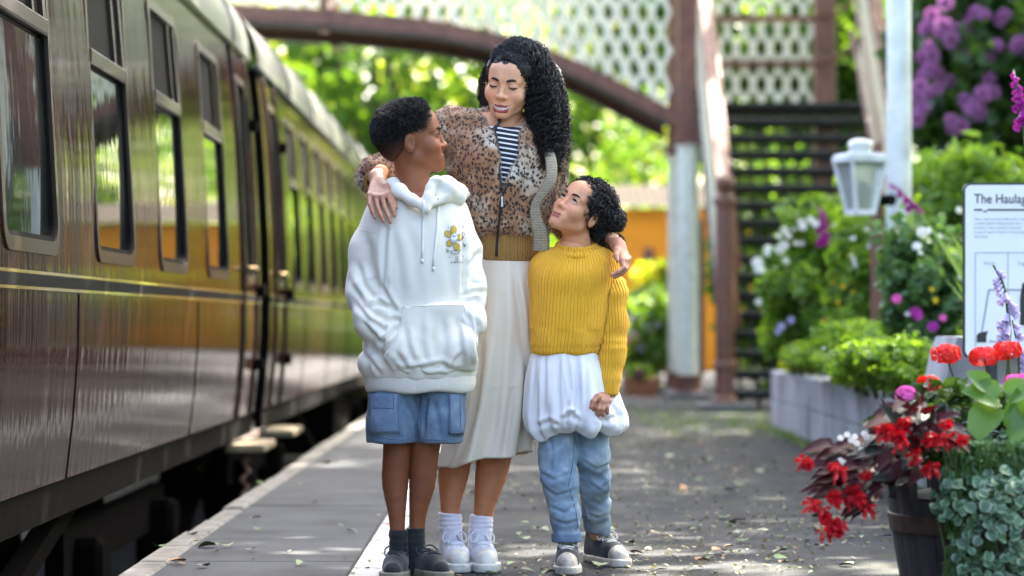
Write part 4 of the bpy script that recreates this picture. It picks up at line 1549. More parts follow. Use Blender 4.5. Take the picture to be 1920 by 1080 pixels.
# broad green leaves
M['hosta'] = leafmat('hosta_leaves', [(.07, .16, .03), (.11, .23, .04)], .35, .3)
hleaf = leaf_unit('heart', .25); hleaf.materials.append(M['hosta'])
hos = empty('hosta', at(1870, 830, 7.7), 'broad leaved bright green hosta in the barrel', 'plant')
for (cx, cy, dx, dz, s, nx) in [(960, 265, -1, .25, .105, .1), (940, 310, -.7, -1, .115, -.3), (1030, 380, .1, 1.0, .10, .2), (1090, 300, -.3, -.9, .12, 0), (1000, 250, .9, .3, .09, .1), (860, 470, -1, .3, .06, 0), (905, 210, -.8, .6, .07, 0)]:
    p = at(*CR(cx, cy), 7.55)
    put('leaf', hleaf, hos, p, (dx, -.25, dz), (nx, -.9, .55), s)
spike('hosta_flower', 'drooping lilac bell spike in front of the information board', [(1884, 760), (1890, 690), (1893, 620), (1888, 560), (1874, 515), (1862, 497)], 8.3, B_LIL, 17, .50, .97, 1.15, seed=4, top=.5)
spike('hosta_flower', 'second lilac bell spike low at the right edge', [(1905, 770), (1912, 690), (1908, 640), (1898, 600)], 8.2, B_LIL, 11, .4, .97, 1.05, seed=5, top=.6)
# green filler mound under the flowers
rng = np.random.default_rng(77)
root = empty('barrel_greenery', at(1800, 880, 7.75), 'dense mid green leaves filling the middle of the barrel', 'plant')
C = clump_points(1500, tuple(at(1800, 800, 7.75)), (.24, .22, .10), 26, rng, .35, .3)
V, F = leaf_cloud(C, .038, 'oval', flat=.4, rng=rng)
link('foliage', mesh_np('foliage', V - np.array(root.location), F, False), M['leaf_deep'], root)


# variegated trailing ivy
def ivymat():
    t = NT('variegated_leaf')
    g_ = t.new('NewGeometry')
    o = t.new('ObjectInfo')
    n = t.noise(t.coords(), 6, 3, .6)
    rim = t.math('ADD', t.attrib('rim'), t.math('MULTIPLY', t.math('SUBTRACT', n, .5), .8))
    green = t.ramp(o.outputs['Random'], [(0, (.022, .07, .026)), (.6, (.04, .115, .045)), (1, (.065, .155, .06))])
    base = t.mix(t.ramp(rim, [(.62, (0, 0, 0)), (1.0, (1, 1, 1))]), green, (.27, .38, .25))
    t.set(Base_Color=base, Roughness=.5)
    return t.m


M['ivy'] = ivymat()
ileaf = leaf_unit('round', .22); ileaf.materials.append(M['ivy'])
ivy = empty('trailing_ivy', at(1850, 820, 7.5), 'variegated round leaved trailing ivy spilling down the front of the barrel', 'plant')
rq = random.Random(40)
cnt = 0
g = MB()
while cnt < 298:
    px, py = rq.uniform(1752, 1935), rq.uniform(812, 1085)
    lim = 1768 + 26 * math.sin(py / 31.0) + (18 if py < 850 else 0) + max(0, (860 - py)) * .5
    if px < lim and rq.random() > .10: continue
    # the mat bulges out from the barrel face
    Xw = (px - 960) * 7.45 / FPX
    zz = HC + (600 - py) * 7.45 / FPX
    r_ = br(min(max(zz, 0), BZ)) + .03 + .05 * rq.random()
    dx = Xw - BX
    yy = BYc - math.sqrt(max(.0, r_ * r_ - dx * dx)) if abs(dx) < r_ else BYc - .05
    if zz > BZ - .02: yy -= (-.22) * min(1, (zz - BZ + .02) / .09)
    p = Vector((Xw * yy / 7.45, yy, HC + (zz - HC) * yy / 7.45))
    d = Vector((rq.uniform(-.9, .9), -.3, rq.uniform(-1.0, .35)))
    put('leaf', ileaf, ivy, p, d, (rq.uniform(-.5, .5), -1, rq.uniform(.2, 1.1)), rq.uniform(.017, .033))
    cnt += 1
for k in range(16):
    px = 1765 + k * 11
    pts = [at(px + 8 * math.sin(j * 1.3 + k), 830 + j * 36, 7.46 + .004 * (k % 3)) for j in range(8)]
    g.tube(pts, .0022, 4)
g.build('stem', M['stemg'], ivy)
# a second layer of small leaves behind, so that the mat is dense
rng = np.random.default_rng(55)
n = 1500
px, py = rng.uniform(1775, 1960, n), rng.uniform(830, 1100, n)
P = np.array([at(a, b, 7.5) for a, b in zip(px, py)])
V, F = leaf_cloud(P + rng.normal(size=(n, 3)) * np.array([0, .015, 0]), .032, 'oval', flat=.2, rng=rng)
tag(link('understory', mesh_np('understory', V - np.array(ivy.location), F, False), M['leaf_blue'], ivy), kind='stuff')

# ------------------------------------------------------------------ fallen leaves and litter
fl_me = [leaf_unit('round', .12), leaf_unit('heart', .2), leaf_unit('wing', .1)]
M['fall'] = []
for i, c in enumerate([(.13, .20, .07), (.24, .27, .16), (.26, .13, .05), (.07, .15, .03)]):
    M['fall'].append(mat('fallen_leaf_%d' % i, c, .7, .3, 30, .2, 80))
fmesh = []
for m_ in fl_me:
    for mt_ in M['fall']:
        c = m_.copy(); c.materials.clear(); c.materials.append(mt_); fmesh.append((c, mt_))
rq = random.Random(61)
nf = 0
kinds = {0: 'green', 1: 'pale', 2: 'brown', 3: 'bright green'}


def fleaf(px, py, s, ci):
    Y = HC * FPX / (py - 600)
    me = fmesh[rq.randrange(3) * 4 + ci][0]
    o = bpy.data.objects.new('fallen_leaf', me)
    a = rq.uniform(0, 2 * PI)
    m = Matrix.Translation(((px - 960) * Y / FPX, Y, .012)) @ Euler((rq.uniform(-.15, .15), rq.uniform(-.2, .2), a)).to_matrix().to_4x4() @ Matrix.Scale(s, 4)
    o.matrix_world = m
    col.objects.link(o)
    tag(o, 'fallen %s leaf lying flat on the platform' % kinds[ci], 'leaf', 'fallen %s leaves on the platform' % kinds[ci])


for (px, py, s, ci) in [(405, 1028, .075, 0), (345, 1058, .06, 2), (300, 1030, .055, 3), (475, 912, .07, 3), (600, 945, .05, 1), (650, 1000, .04, 1), (570, 1060, .05, 0), (330, 1062, .05, 2), (1290, 918, .07, 2), (1385, 912, .08, 0), (1360, 975, .07, 0), (1525, 975, .09, 0), (1530, 1000, .06, 3), (1365, 985, .05, 3), (1330, 865, .07, 0), (1450, 866, .07, 1), (1400, 980, .08, 2), (1250, 860, .06, 1), (1330, 1050, .06, 3), (1440, 1000, .05, 1), (1180, 1040, .05, 2), (960, 1060, .05, 0), (1600, 1063, .05, 0)]:
    fleaf(px, py, s, ci)
for k in range(150):
    py = 740 + 345 * rq.random() ** 1.0
    px = rq.uniform(960 - (py - 600) * .5, 960 + min((py - 600) * 2.3, 760)) if rq.random() > .2 else rq.uniform(960 - (py - 600) * 1.5, 960)
    fleaf(px, py, rq.uniform(.022, .055), rq.choice([0, 0, 1, 1, 1, 2, 2, 3]))
rng = np.random.default_rng(9)
n = 10000
Y = 8.3 + 22 * rng.uniform(0, 1, n) ** 1.6
X = -.3 + 2.2 * rng.uniform(0, 1, n) ** .7 + .25 * rng.normal(size=n)
keep = (X < 1.93) & (vnoise(X * 3, Y * 1.3, 1.0) + rng.uniform(-.9, .9, n) > .15)
P = np.stack([X, Y, np.full(n, .006)], 1)[keep]
V, F = leaf_cloud(P, .018, 'quad', flat=3.0, rng=rng, droop=0, sizevar=.7)
V[:, 2] = np.clip(V[:, 2], .002, .012)
tag(link('leaf_litter', mesh_np('leaf_litter', V, F, False), M['leaf_dry']), 'fine crumbs of dry leaf litter strewn over the asphalt', 'litter', kind='stuff')
# moss and weeds along the foot of the wall and stair
n = 1500
t_ = rng.uniform(0, 1, n)
P = np.concatenate([np.stack([1.93 + .05 * rng.normal(size=n) - .03, 12 + 10 * t_, np.abs(.02 * rng.normal(size=n))], 1)[: n // 2],
                    np.stack([1.0 + 1.2 * t_, 22.5 + 1.6 * rng.normal(size=n), np.abs(.02 * rng.normal(size=n))], 1)[n // 2:]])
V, F = leaf_cloud(P, .035, 'long', flat=.1, rng=rng, droop=-.4)
tag(link('weeds', mesh_np('weeds', V, F, False), M['leaf_mid']), 'short weeds and moss along the platform edge by the wall and stair foot', 'weeds', kind='stuff')


# ================================================================== PEOPLE
from mathutils.bvhtree import BVHTree
f32 = np.float32


# ------------------------------------------------------------------ implicit-surface kit
def smin(a, b, k):
    h = np.clip(.5 + .5 * (b - a) / k, 0, 1)
    return b + (a - b) * h - k * h * (1 - h)


def smax(a, b, k): return -smin(-a, -b, k)


def cap(P, a, b, ra, rb, sq=None):
    a, b = np.asarray(a, f32), np.asarray(b, f32)
    ba = b - a
    px, py, pz = P[0] - a[0], P[1] - a[1], P[2] - a[2]
    t = np.clip((px * ba[0] + py * ba[1] + pz * ba[2]) / max(1e-9, float(ba @ ba)), 0, 1)
    qx, qy, qz = px - ba[0] * t, py - ba[1] * t, pz - ba[2] * t
    if sq: qx, qy, qz = qx * sq[0], qy * sq[1], qz * sq[2]
    return np.sqrt(qx * qx + qy * qy + qz * qz) - (ra + (rb - ra) * t)


def ell(P, c, r):
    x, y, z = (P[0] - c[0]) / r[0], (P[1] - c[1]) / r[1], (P[2] - c[2]) / r[2]
    k0 = np.sqrt(x * x + y * y + z * z) + 1e-6
    x, y, z = x / r[0], y / r[1], z / r[2]
    k1 = np.sqrt(x * x + y * y + z * z) + 1e-6
    return k0 * (k0 - 1) / k1


def chain(P, pts, rads, k=.012, sq=None):
    d = None
    for i in range(len(pts) - 1):
        e = cap(P, pts[i], pts[i + 1], rads[i], rads[i + 1], sq)
        d = e if d is None else smin(d, e, k)
    return d


def smooth_interp(z, zk, vk):
    """monotone-ish cubic through knots"""
    zk, vk = np.asarray(zk, float), np.asarray(vk, float)
    o = np.argsort(zk)
    zk, vk = zk[o], vk[o]
    m = np.gradient(vk, zk)
    zc = np.clip(z, zk[0], zk[-1])
    i = np.clip(np.searchsorted(zk, zc, 'right') - 1, 0, len(zk) - 2)
    h = zk[i + 1] - zk[i]
    t = (zc - zk[i]) / h
    return ((2 * t ** 3 - 3 * t ** 2 + 1) * vk[i] + (t ** 3 - 2 * t ** 2 + t) * h * m[i] + (-2 * t ** 3 + 3 * t ** 2) * vk[i + 1] + (t ** 3 - t ** 2) * h * m[i + 1])


class Loft:
    """stack of elliptic sections; rows of (py, cx_px, half_width_px, depth_m, dy)"""

    def __init__(self, rows, Y, power=2.2):
        self.z = [at(0, r[0], Y).z for r in rows]
        self.cx = [at(r[1], 0, Y).x for r in rows]
        self.rx = [r[2] * Y / FPX for r in rows]
        self.ry = [r[3] for r in rows]
        self.cy = [Y + r[4] for r in rows]
        self.p = power

    def sec(self, z):
        return [smooth_interp(z, self.z, q) for q in (self.cx, self.cy, self.rx, self.ry)]

    def sdf(self, P, grow=0.0):
        zr = P[2][0, 0, :] if P[2].ndim == 3 else P[2]
        cx, cy, rx, ry = [q.astype(f32) for q in self.sec(zr)]
        rx, ry = rx + grow, ry + grow
        k = (np.abs((P[0] - cx) / rx) ** self.p + np.abs((P[1] - cy) / ry) ** self.p) ** (1 / self.p)
        d = (k - 1) * np.minimum(rx, ry)
        return d

    def capped(self, P, grow=0.0, ztop=None, zbot=None, k=.02):
        d = self.sdf(P, grow)
        zt = max(self.z) if ztop is None else ztop
        zb = min(self.z) if zbot is None else zbot
        return smax(smax(d, P[2] - zt, k), zb - P[2], k)


def surfnet(fn, lo, hi, h):
    """mesh of the zero level of fn on a regular grid"""
    ax = [np.arange(lo[i], hi[i] + h, h, dtype=f32) for i in range(3)]
    P = np.meshgrid(*ax, indexing='ij')
    d = fn(P).astype(f32)
    # closed at the border
    d[0], d[-1], d[:, 0], d[:, -1], d[:, :, 0], d[:, :, -1] = (np.maximum(q, 1e-4) for q in (d[0], d[-1], d[:, 0], d[:, -1], d[:, :, 0], d[:, :, -1]))
    s = d < 0
    c = [(i, j, k) for i in (0, 1) for j in (0, 1) for k in (0, 1)]
    n = [q - 1 for q in d.shape]
    sl = lambda o: tuple(slice(o[a], o[a] + n[a]) for a in range(3))
    cnt = sum(s[sl(o)].astype(np.int8) for o in c)
    act = (cnt > 0) & (cnt < 8)
    I = np.argwhere(act)
    idx = np.full(act.shape, -1, np.int64)
    idx[act] = np.arange(len(I))
    val = {o: d[I[:, 0] + o[0], I[:, 1] + o[1], I[:, 2] + o[2]] for o in c}
    acc = np.zeros((len(I), 3), f32)
    num = np.zeros(len(I), f32)
    for a in c:
        for ax_ in range(3):
            if a[ax_] == 1: continue
            b = list(a); b[ax_] = 1; b = tuple(b)
            va, vb = val[a], val[b]
            cr = (va < 0) != (vb < 0)
            t = np.where(cr, va / np.where(cr, va - vb, 1), 0)
            for q in range(3):
                acc[:, q] += np.where(cr, (a[q] if q != ax_ else t), 0)
            num += cr
    V = (I + acc / num[:, None]) * h + np.array([ax[0][0], ax[1][0], ax[2][0]])
    F = []
    for ax_ in range(3):
        u, v = [(1, 2), (2, 0), (0, 1)][ax_]
        a = [slice(1, -1)] * 3
        a[ax_] = slice(0, -1)
        b = list(a); b[ax_] = slice(1, None)
        cr = s[tuple(a)] != s[tuple(b)]
        J = np.argwhere(cr) + np.array([0 if q == ax_ else 1 for q in range(3)])
        inside = s[J[:, 0], J[:, 1], J[:, 2]]
        def at_(du, dv):
            K = J.copy(); K[:, u] -= du; K[:, v] -= dv
            return idx[K[:, 0], K[:, 1], K[:, 2]]
        q = np.stack([at_(1, 1), at_(0, 1), at_(0, 0), at_(1, 0)], 1)
        q[~inside] = q[~inside][:, ::-1]
        F.append(q)
    return V.astype(np.float64), np.concatenate(F)


def vnormals(V, F):
    a = V[F[:, 2]] - V[F[:, 0]]
    b = V[F[:, 3]] - V[F[:, 1]]
    fn = np.cross(a, b)
    N = np.zeros_like(V)
    for q in range(3):
        for k in range(4):
            N[:, q] += np.bincount(F[:, k], fn[:, q], len(V))
    return N / (np.linalg.norm(N, axis=1, keepdims=True) + 1e-12)


def relax(V, F, it=2, w=.5):
    n = len(V)
    cnt = np.zeros(n)
    for k in range(4): cnt += np.bincount(F[:, k], minlength=n) * 2
    for _ in range(it):
        A = np.zeros_like(V)
        for k in range(4):
            for o in (1, 3):
                for q in range(3):
                    A[:, q] += np.bincount(F[:, k], V[F[:, (k + o) % 4], q], n)
        V = V * (1 - w) + w * A / cnt[:, None]
    return V


def vn(P, seed=0):
    """value noise in [0,1] at points (n,3)"""
    i = np.floor(P)
    f = P - i
    f = f * f * (3 - 2 * f)
    r = 0
    for a in (0, 1):
        for b in (0, 1):
            for c in (0, 1):
                h = np.sin((i[:, 0] + a) * 127.1 + (i[:, 1] + b) * 311.7 + (i[:, 2] + c) * 74.7 + seed * 19.19) * 43758.5453
                h = h - np.floor(h)
                r = r + h * (f[:, 0] if a else 1 - f[:, 0]) * (f[:, 1] if b else 1 - f[:, 1]) * (f[:, 2] if c else 1 - f[:, 2])
    return r


def ridge(P, seed=0):
    return 1 - np.abs(2 * vn(P, seed) - 1) ** .8


def crease(V, N, lines, front=.35):
    """cloth creases drawn as picture polylines: a sharp valley with a rolled ridge beside it"""
    px = V[:, 0] * FPX / V[:, 1] + 960
    py = 600 - (V[:, 2] - HC) * FPX / V[:, 1]
    face = np.clip((front - N[:, 1]) / .3, 0, 1)
    out = np.zeros(len(V))
    for (pts, A, wd) in lines:
        best = np.full(len(V), 1e9); sgn = np.zeros(len(V)); tt = np.zeros(len(V))
        L = [math.hypot(pts[i + 1][0] - pts[i][0], pts[i + 1][1] - pts[i][1]) for i in range(len(pts) - 1)]
        acc, tot = 0.0, sum(L)
        for i in range(len(pts) - 1):
            (x0, y0), (x1, y1) = pts[i], pts[i + 1]
            t = np.clip(((px - x0) * (x1 - x0) + (py - y0) * (y1 - y0)) / (L[i] ** 2), 0, 1)
            d = np.hypot(px - x0 - t * (x1 - x0), py - y0 - t * (y1 - y0))
            m = d < best
            best[m] = d[m]
            sgn[m] = np.sign((px - x0) * (y1 - y0) - (py - y0) * (x1 - x0))[m]
            tt[m] = (acc + t[m] * L[i]) / tot
            acc += L[i]
        fade = np.clip(np.minimum(tt, 1 - tt) * 5 + .15, 0, 1)
        s_ = best * sgn
        prof = -np.exp(-(s_ / wd) ** 2) + .75 * np.exp(-((s_ - 2.0 * wd) / (1.3 * wd)) ** 2) + .35 * np.exp(-((s_ + 2.2 * wd) / (1.5 * wd)) ** 2)
        out += A * fade * prof
    return out * face


def build_np(name, V, F, mt, parent, smooth=True, attrs=None):
    off = np.array(wloc(parent)) if parent is not None else np.zeros(3)
    me = mesh_np(name, V - off, F, smooth)
    for k, v in (attrs or {}).items(): attr(me, k, v)
    return link(name, me, mt, parent)


def xf(V, M4):
    A = np.array(M4)
    return V @ A[:3, :3].T + A[:3, 3]


class Body:
    """collects the pieces of one figure's skin into a single mesh"""

    def __init__(self): self.V, self.F, self.C, self.n = [], [], [], 0

    def add(self, V, F, C):
        self.V.append(V); self.F.append(F + self.n)
        C = np.asarray(C, float)
        self.C.append(np.tile(C, (len(V), 1)) if C.ndim == 1 else C)
        self.n += len(V)

    def build(self, mt, parent):
        return build_np('body', np.concatenate(self.V), np.concatenate(self.F), mt, parent, attrs={'tone': np.concatenate(self.C)})


def tubes(paths, rad, sides=3):
    """paths (N,K,3) -> tube mesh arrays; rad (N,K) or scalar"""
    N, K, _ = paths.shape
    T = np.gradient(paths, axis=1)
    T /= np.linalg.norm(T, axis=2, keepdims=True) + 1e-9
    ref = np.array([.31, .77, .55])
    S = np.cross(T, ref)
    S /= np.linalg.norm(S, axis=2, keepdims=True) + 1e-9
    U = np.cross(T, S)
    rad = np.broadcast_to(np.asarray(rad, float), (N, K)) if np.ndim(rad) < 2 else rad
    ang = 2 * PI * np.arange(sides) / sides
    V = paths[:, :, None, :] + rad[:, :, None, None] * (S[:, :, None, :] * np.cos(ang)[None, None, :, None] + U[:, :, None, :] * np.sin(ang)[None, None, :, None])
    base = (np.arange(N)[:, None, None] * K + np.arange(K - 1)[None, :, None]) * sides
    k = np.arange(sides)[None, None, :]
    k2 = (k + 1) % sides
    F = np.stack([base + k, base + k2, base + sides + k2, base + sides + k], -1).reshape(-1, 4)
    return V.reshape(-1, 3), F


def resample(pts, K):
    """smooth curve through points (m,3) -> (K,3)"""
    pts = np.asarray(pts, float)
    s = np.concatenate([[0], np.cumsum(np.linalg.norm(np.diff(pts, axis=0), axis=1))])
    t = np.linspace(0, s[-1], K)
    return np.stack([smooth_interp(t, s, pts[:, q]) for q in range(3)], 1)


def coil(path, r, turns, phase, taper=True):
    """wind a helix round a path (K,3)"""
    K = len(path)
    T = np.gradient(path, axis=0)
    T /= np.linalg.norm(T, axis=1, keepdims=True) + 1e-9
    S = np.cross(T, [.2, .95, .1]); S /= np.linalg.norm(S, axis=1, keepdims=True) + 1e-9
    U = np.cross(T, S)
    t = np.linspace(0, 1, K)
    a = phase + turns * 2 * PI * t
    rr_ = r * np.clip(t * 5, .15, 1) if taper else np.full(K, r)
    return path + (S * np.cos(a)[:, None] + U * np.sin(a)[:, None]) * rr_[:, None]


class Proj:
    """drops picture points on to the front of a finished garment"""

    def __init__(self, *objs):
        vs, fs = [], []
        for o in objs:
            n = len(vs)
            off = wloc(o)
            vs += [v.co + off for v in o.data.vertices]
            fs += [tuple(i + n for i in p.vertices) for p in o.data.polygons]
        self.t = BVHTree.FromPolygons(vs, fs)

    def __call__(self, px, py, out=.002):
        c = Vector((0, 0, HC))
        d = (at(px, py, 9.0) - c).normalized()
        hit, nrm, i, dist = self.t.ray_cast(c + d * 7.5, d)
        if hit is None: return at(px, py, 9.0)
        if nrm.dot(d) > 0: nrm = -nrm
        return hit + nrm * out


def ptube(name, pr, pts, r, mt, parent, out=.002, n=6, sub=4):
    W = []
    for i in range(len(pts) - 1):
        for k in range(sub):
            f = k / sub
            W.append(pr(pts[i][0] + (pts[i + 1][0] - pts[i][0]) * f, pts[i][1] + (pts[i + 1][1] - pts[i][1]) * f, out))
    W.append(pr(*pts[-1], out))
    return MB().tube(W, r, n).build(name, mt, parent, smooth=True)


def ppatch(name, pr, poly, mt, parent, out=.002):
    """thin flat print laid on the cloth: a fan from the middle of a picture outline"""
    cx, cy = sum(p[0] for p in poly) / len(poly), sum(p[1] for p in poly) / len(poly)
    vs = [pr(cx, cy, out)] + [pr(a, b, out) for (a, b) in poly]
    n = len(poly)
    return MB().add(vs, [(0, 1 + k, 1 + (k + 1) % n) for k in range(n)]).build(name, mt, parent)


# ------------------------------------------------------------------ materials of the figures
def skinmat(name):
    t = NT(name)
    c = t.attrib('tone', 'Color')
    n = t.noise(t.coords(), 35, 4, .6)
    c = t.mix(t.ramp(n, [(.3, (0, 0, 0)), (.7, (1, 1, 1))]), t.mix(1.0, c, (.88, .85, .85), 'MULTIPLY'), t.mix(1.0, c, (1.06, 1.03, 1.0), 'MULTIPLY'))
    t.set(Base_Color=c, Roughness=.5)
    t.bsdf.inputs['Specular IOR Level'].default_value = .35
    t.bsdf.inputs['Subsurface Weight'].default_value = .12
    t.bsdf.inputs['Subsurface Radius'].default_value = (.012, .005, .003)
    t.bsdf.inputs['Subsurface Scale'].default_value = .6
    t.bump(t.noise(t.coords(), 420, 3, .6), .12, .001)
    return t.m


def clothmat(name, c, rough=.85, weave=900, wstr=.25, var=.08, vs=14, sheen=.2, c2=None):
    t = NT(name)
    v = t.coords()
    n = t.noise(v, vs, 4, .6)
    base = t.ramp(n, [(.3, c2 if c2 else tuple(x * (1 - var) for x in c)), (.7, c)])
    t.set(Base_Color=base, Roughness=rough)
    t.bsdf.inputs['Sheen Weight'].default_value = sheen
    t.bump(t.math('ADD', t.noise(v, weave, 2, .5), t.math('MULTIPLY', t.noise(v, 60, 4, .6), .8)), wstr, .002)
    return t.m


def denimmat(name, c, fade):
    t = NT(name)
    v = t.coords()
    n = t.noise(v, 16, 5, .6)
    w = t.new('TexWave', wave_type='BANDS', bands_direction='DIAGONAL')
    w.inputs['Scale'].default_value = 260
    w.inputs['Distortion'].default_value = 2
    t.lk(v, w.inputs['Vector'])
    base = t.ramp(n, [(.28, tuple(x * .75 for x in c)), (.5, c), (.72, fade)])
    base = t.mix(.25, base, t.ramp(w.outputs['Fac'], [(0, (.6, .65, .7)), (1, (1.15, 1.15, 1.15))]), 'MULTIPLY')
    t.set(Base_Color=base, Roughness=.85)
    t.bump(t.math('ADD', w.outputs['Fac'], t.math('MULTIPLY', n, 2)), .2, .002)
    return t.m


def ribmat(name, c, freq, c2=None, strength=.7):
    """knit: ribs follow the 'rib' coordinate carried by the mesh"""
    t = NT(name)
    r = t.attrib('rib')
    s = t.math('SINE', t.math('MULTIPLY', r, freq * 2 * PI))
    v = t.coords()
    st = t.noise(v, 330, 2, .6)
    h = t.math('ADD', t.math('MULTIPLY', s, .5), t.math('MULTIPLY', st, .5))
    # yarn tone varies at random by noise; the ribs are relief only
    base = t.mix(t.ramp(t.noise(v, 9, 4, .6), [(.3, (0, 0, 0)), (.7, (1, 1, 1))]), c2 if c2 else tuple(x * .86 for x in c), c)
    t.set(Base_Color=base, Roughness=.9)
    t.bsdf.inputs['Sheen Weight'].default_value = .05
    t.bump(h, strength, .005)
    return t.m


def leopard():
    t = NT('leopard_fur')
    v = t.coords()
    big = t.noise(v, 9, 3, .6)
    ground = t.ramp(big, [(.36, (.34, .165, .07)), (.47, (.40, .22, .11)), (.55, (.56, .42, .28)), (.66, (.66, .60, .50))])
    wob = t.new('TexNoise')
    wob.inputs['Scale'].default_value = 60
    t.lk(v, wob.inputs['Vector'])
    sc = t.new('VectorMath', operation='SCALE')
    sc.inputs['Scale'].default_value = .018
    t.lk(wob.outputs['Color'], sc.inputs[0])
    ad = t.new('VectorMath', operation='ADD')
    t.lk(v, ad.inputs[0]); t.lk(sc.outputs[0], ad.inputs[1])
    mp = t.new('Mapping')
    mp.inputs['Scale'].default_value = (1, 1, .72)
    t.lk(ad.outputs[0], mp.inputs['Vector'])
    vo = t.new('TexVoronoi', Scale=100.0)
    t.lk(mp.outputs[0], vo.inputs['Vector'])
    spot = t.ramp(vo.outputs['Distance'], [(.36, (1, 1, 1)), (.45, (0, 0, 0))])
    ringm = t.ramp(vo.outputs['Distance'], [(.40, (.6, .6, .6)), (.66, (0, 0, 0))])
    c = t.mix(ringm, ground, (.22, .10, .045))
    c = t.mix(spot, c, (.012, .009, .008))
    t.set(Base_Color=c, Roughness=.75)
    t.bsdf.inputs['Sheen Weight'].default_value = .35
    t.bump(t.noise(v, 240, 3, .7), .5, .006)
    return t.m


def hairmat(name, c=(.006, .005, .005)):
    t = NT(name)
    g_ = t.new('NewGeometry')
    base = t.ramp(g_.outputs['Random Per Island'], [(0, c), (.85, tuple(x * 1.6 for x in c)), (1, tuple(x * 4 for x in c))])
    t.set(Base_Color=base, Roughness=.38)
    t.bsdf.inputs['Specular IOR Level'].default_value = .55
    return t.m


def stripes():
    t = NT('striped_jersey')
    v = t.coords()
    sp = t.new('SeparateXYZ')
    t.lk(v, sp.inputs[0])
    s = t.math('SINE', t.math('MULTIPLY', t.math('ADD', sp.outputs['Z'], t.math('MULTIPLY', sp.outputs['X'], .16)), 2 * PI / .0158))
    c = t.ramp(s, [(.46, (.012, .014, .025)), (.54, (.74, .74, .74))])
    t.set(Base_Color=c, Roughness=.85)
    t.bump(t.noise(v, 900, 2), .2, .001)
    return t.m


def wovenmat():
    t = NT('woven_straw')
    v = t.coords()
    a = t.new('TexBrick')
    a.inputs['Scale'].default_value = 48
    a.inputs['Color1'].default_value = (.42, .37, .26, 1)
    a.inputs['Color2'].default_value = (.33, .28, .19, 1)
    a.inputs['Mortar'].default_value = (.12, .095, .06, 1)
    a.inputs['Mortar Size'].default_value = .035
    sp = t.new('SeparateXYZ'); t.lk(v, sp.inputs[0])
    cb = t.new('CombineXYZ')
    t.lk(sp.outputs['X'], cb.inputs['X']); t.lk(sp.outputs['Z'], cb.inputs['Y'])
    t.lk(cb.outputs[0], a.inputs['Vector'])
    t.set(Base_Color=a.outputs['Color'], Roughness=.8)
    t.bump(a.outputs['Fac'], .6, .004)
    return t.m


M['skin'] = skinmat('skin')
M['hair'] = hairmat('black_hair')


def fademat():
    t = NT('cropped_hair')
    n = t.noise(t.coords(), 500, 2, .6)
    f = t.math('ADD', t.attrib('fade'), t.math('MULTIPLY', t.math('SUBTRACT', n, .5), .5))
    t.set(Base_Color=t.mix(t.ramp(f, [(.1, (0, 0, 0)), (.9, (1, 1, 1))]), (.006, .005, .005), (.075, .032, .018)), Roughness=.75)
    t.bsdf.inputs['Specular IOR Level'].default_value = .25
    return t.m


M['hairfade'] = fademat()
M['hoodie'] = clothmat('hoodie_fleece', (.76, .725, .63), .9, 700, .3, .05)
M['hoodie_rib'] = ribmat('hoodie_rib', (.74, .70, .61), 1.0, strength=.2)
M['cord'] = clothmat('drawstring_cotton', (.74, .74, .70))
M['denim'] = denimmat('denim_shorts', (.13, .20, .29), (.24, .32, .40))
M['denim2'] = denimmat('denim_jeans', (.22, .31, .40), (.42, .50, .57))
M['stitch'] = clothmat('denim_seam', (.09, .15, .25))
M['sock_k'] = clothmat('black_sock', (.006, .0065, .007))
M['sock_w'] = clothmat('white_sock', (.72, .70, .76))
M['shoe_k'] = clothmat('charcoal_suede', (.008, .0085, .010), .8, 500, .3, .4, 40)
M['shoe_w'] = clothmat('white_canvas', (.66, .68, .75), .8, 900, .3, .2, 30, c2=(.40, .40, .44))
M['shoe_n'] = clothmat('navy_canvas', (.005, .006, .010), .85, 900, .3, .3, 30)
M['sole_w'] = mat('white_rubber_sole', (.60, .58, .52), .6, .3, 14, .2, 60, c2=(.26, .24, .20))
M['sole_d'] = mat('worn_rubber_sole', (.50, .45, .38), .65, .4, 14, .3, 60, c2=(.18, .155, .12))
M['sole_g'] = mat('gum_sole', (.19, .175, .12), .65, .35, 18, .3, 60, c2=(.10, .095, .07))
M['lace_w'] = clothmat('white_lace', (.68, .70, .76))
M['lace_c'] = clothmat('cream_lace', (.66, .62, .54))
M['lace_k'] = clothmat('black_lace', (.012, .014, .02))
M['knit'] = ribmat('yellow_rib_knit', (.93, .49, .024), 1.0, (.84, .41, .018), .9)
M['poplin'] = clothmat('white_poplin', (.78, .78, .79), .8, 900, .12, .03)
M['satin'] = clothmat('cream_satin', (.66, .58, .46), .40, 1200, .05, .03, sheen=0)
M['tan'] = ribmat('tan_rib', (.43, .245, .062), 1.0, (.36, .195, .05), strength=1.0)
M['fur'] = leopard()
M['stripe'] = stripes()
M['zip'] = mat('black_zip', (.012, .012, .013), .4, .2, 40, .2)
M['zipm'] = mat('zip_pull_metal', (.4, .4, .42), .3, .1, 40, .0, metal=.9)
M['woven'] = wovenmat()
M['teeth'] = mat('teeth', (.75, .72, .67), .3, .05, 40, 0)
M['lipline'] = mat('lip_line', (.09, .022, .02), .6, .1, 50, 0)
M['brow'] = mat('brow_hair', (.02, .014, .011), .8, .3, 200, .0)
M['printy'] = mat('print_yellow', (.52, .36, .045), .8, .25, 200, .1)
M['printw'] = mat('print_white', (.74, .76, .76), .8, .05, 60, 0)
M['printk'] = mat('print_ink', (.13, .14, .15), .8, .3, 200, 0)


def eyemat():
    t = NT('eyeball')
    t.set(Base_Color=t.attrib('tone', 'Color'), Roughness=.08)
    return t.m


M['eye'] = eyemat()


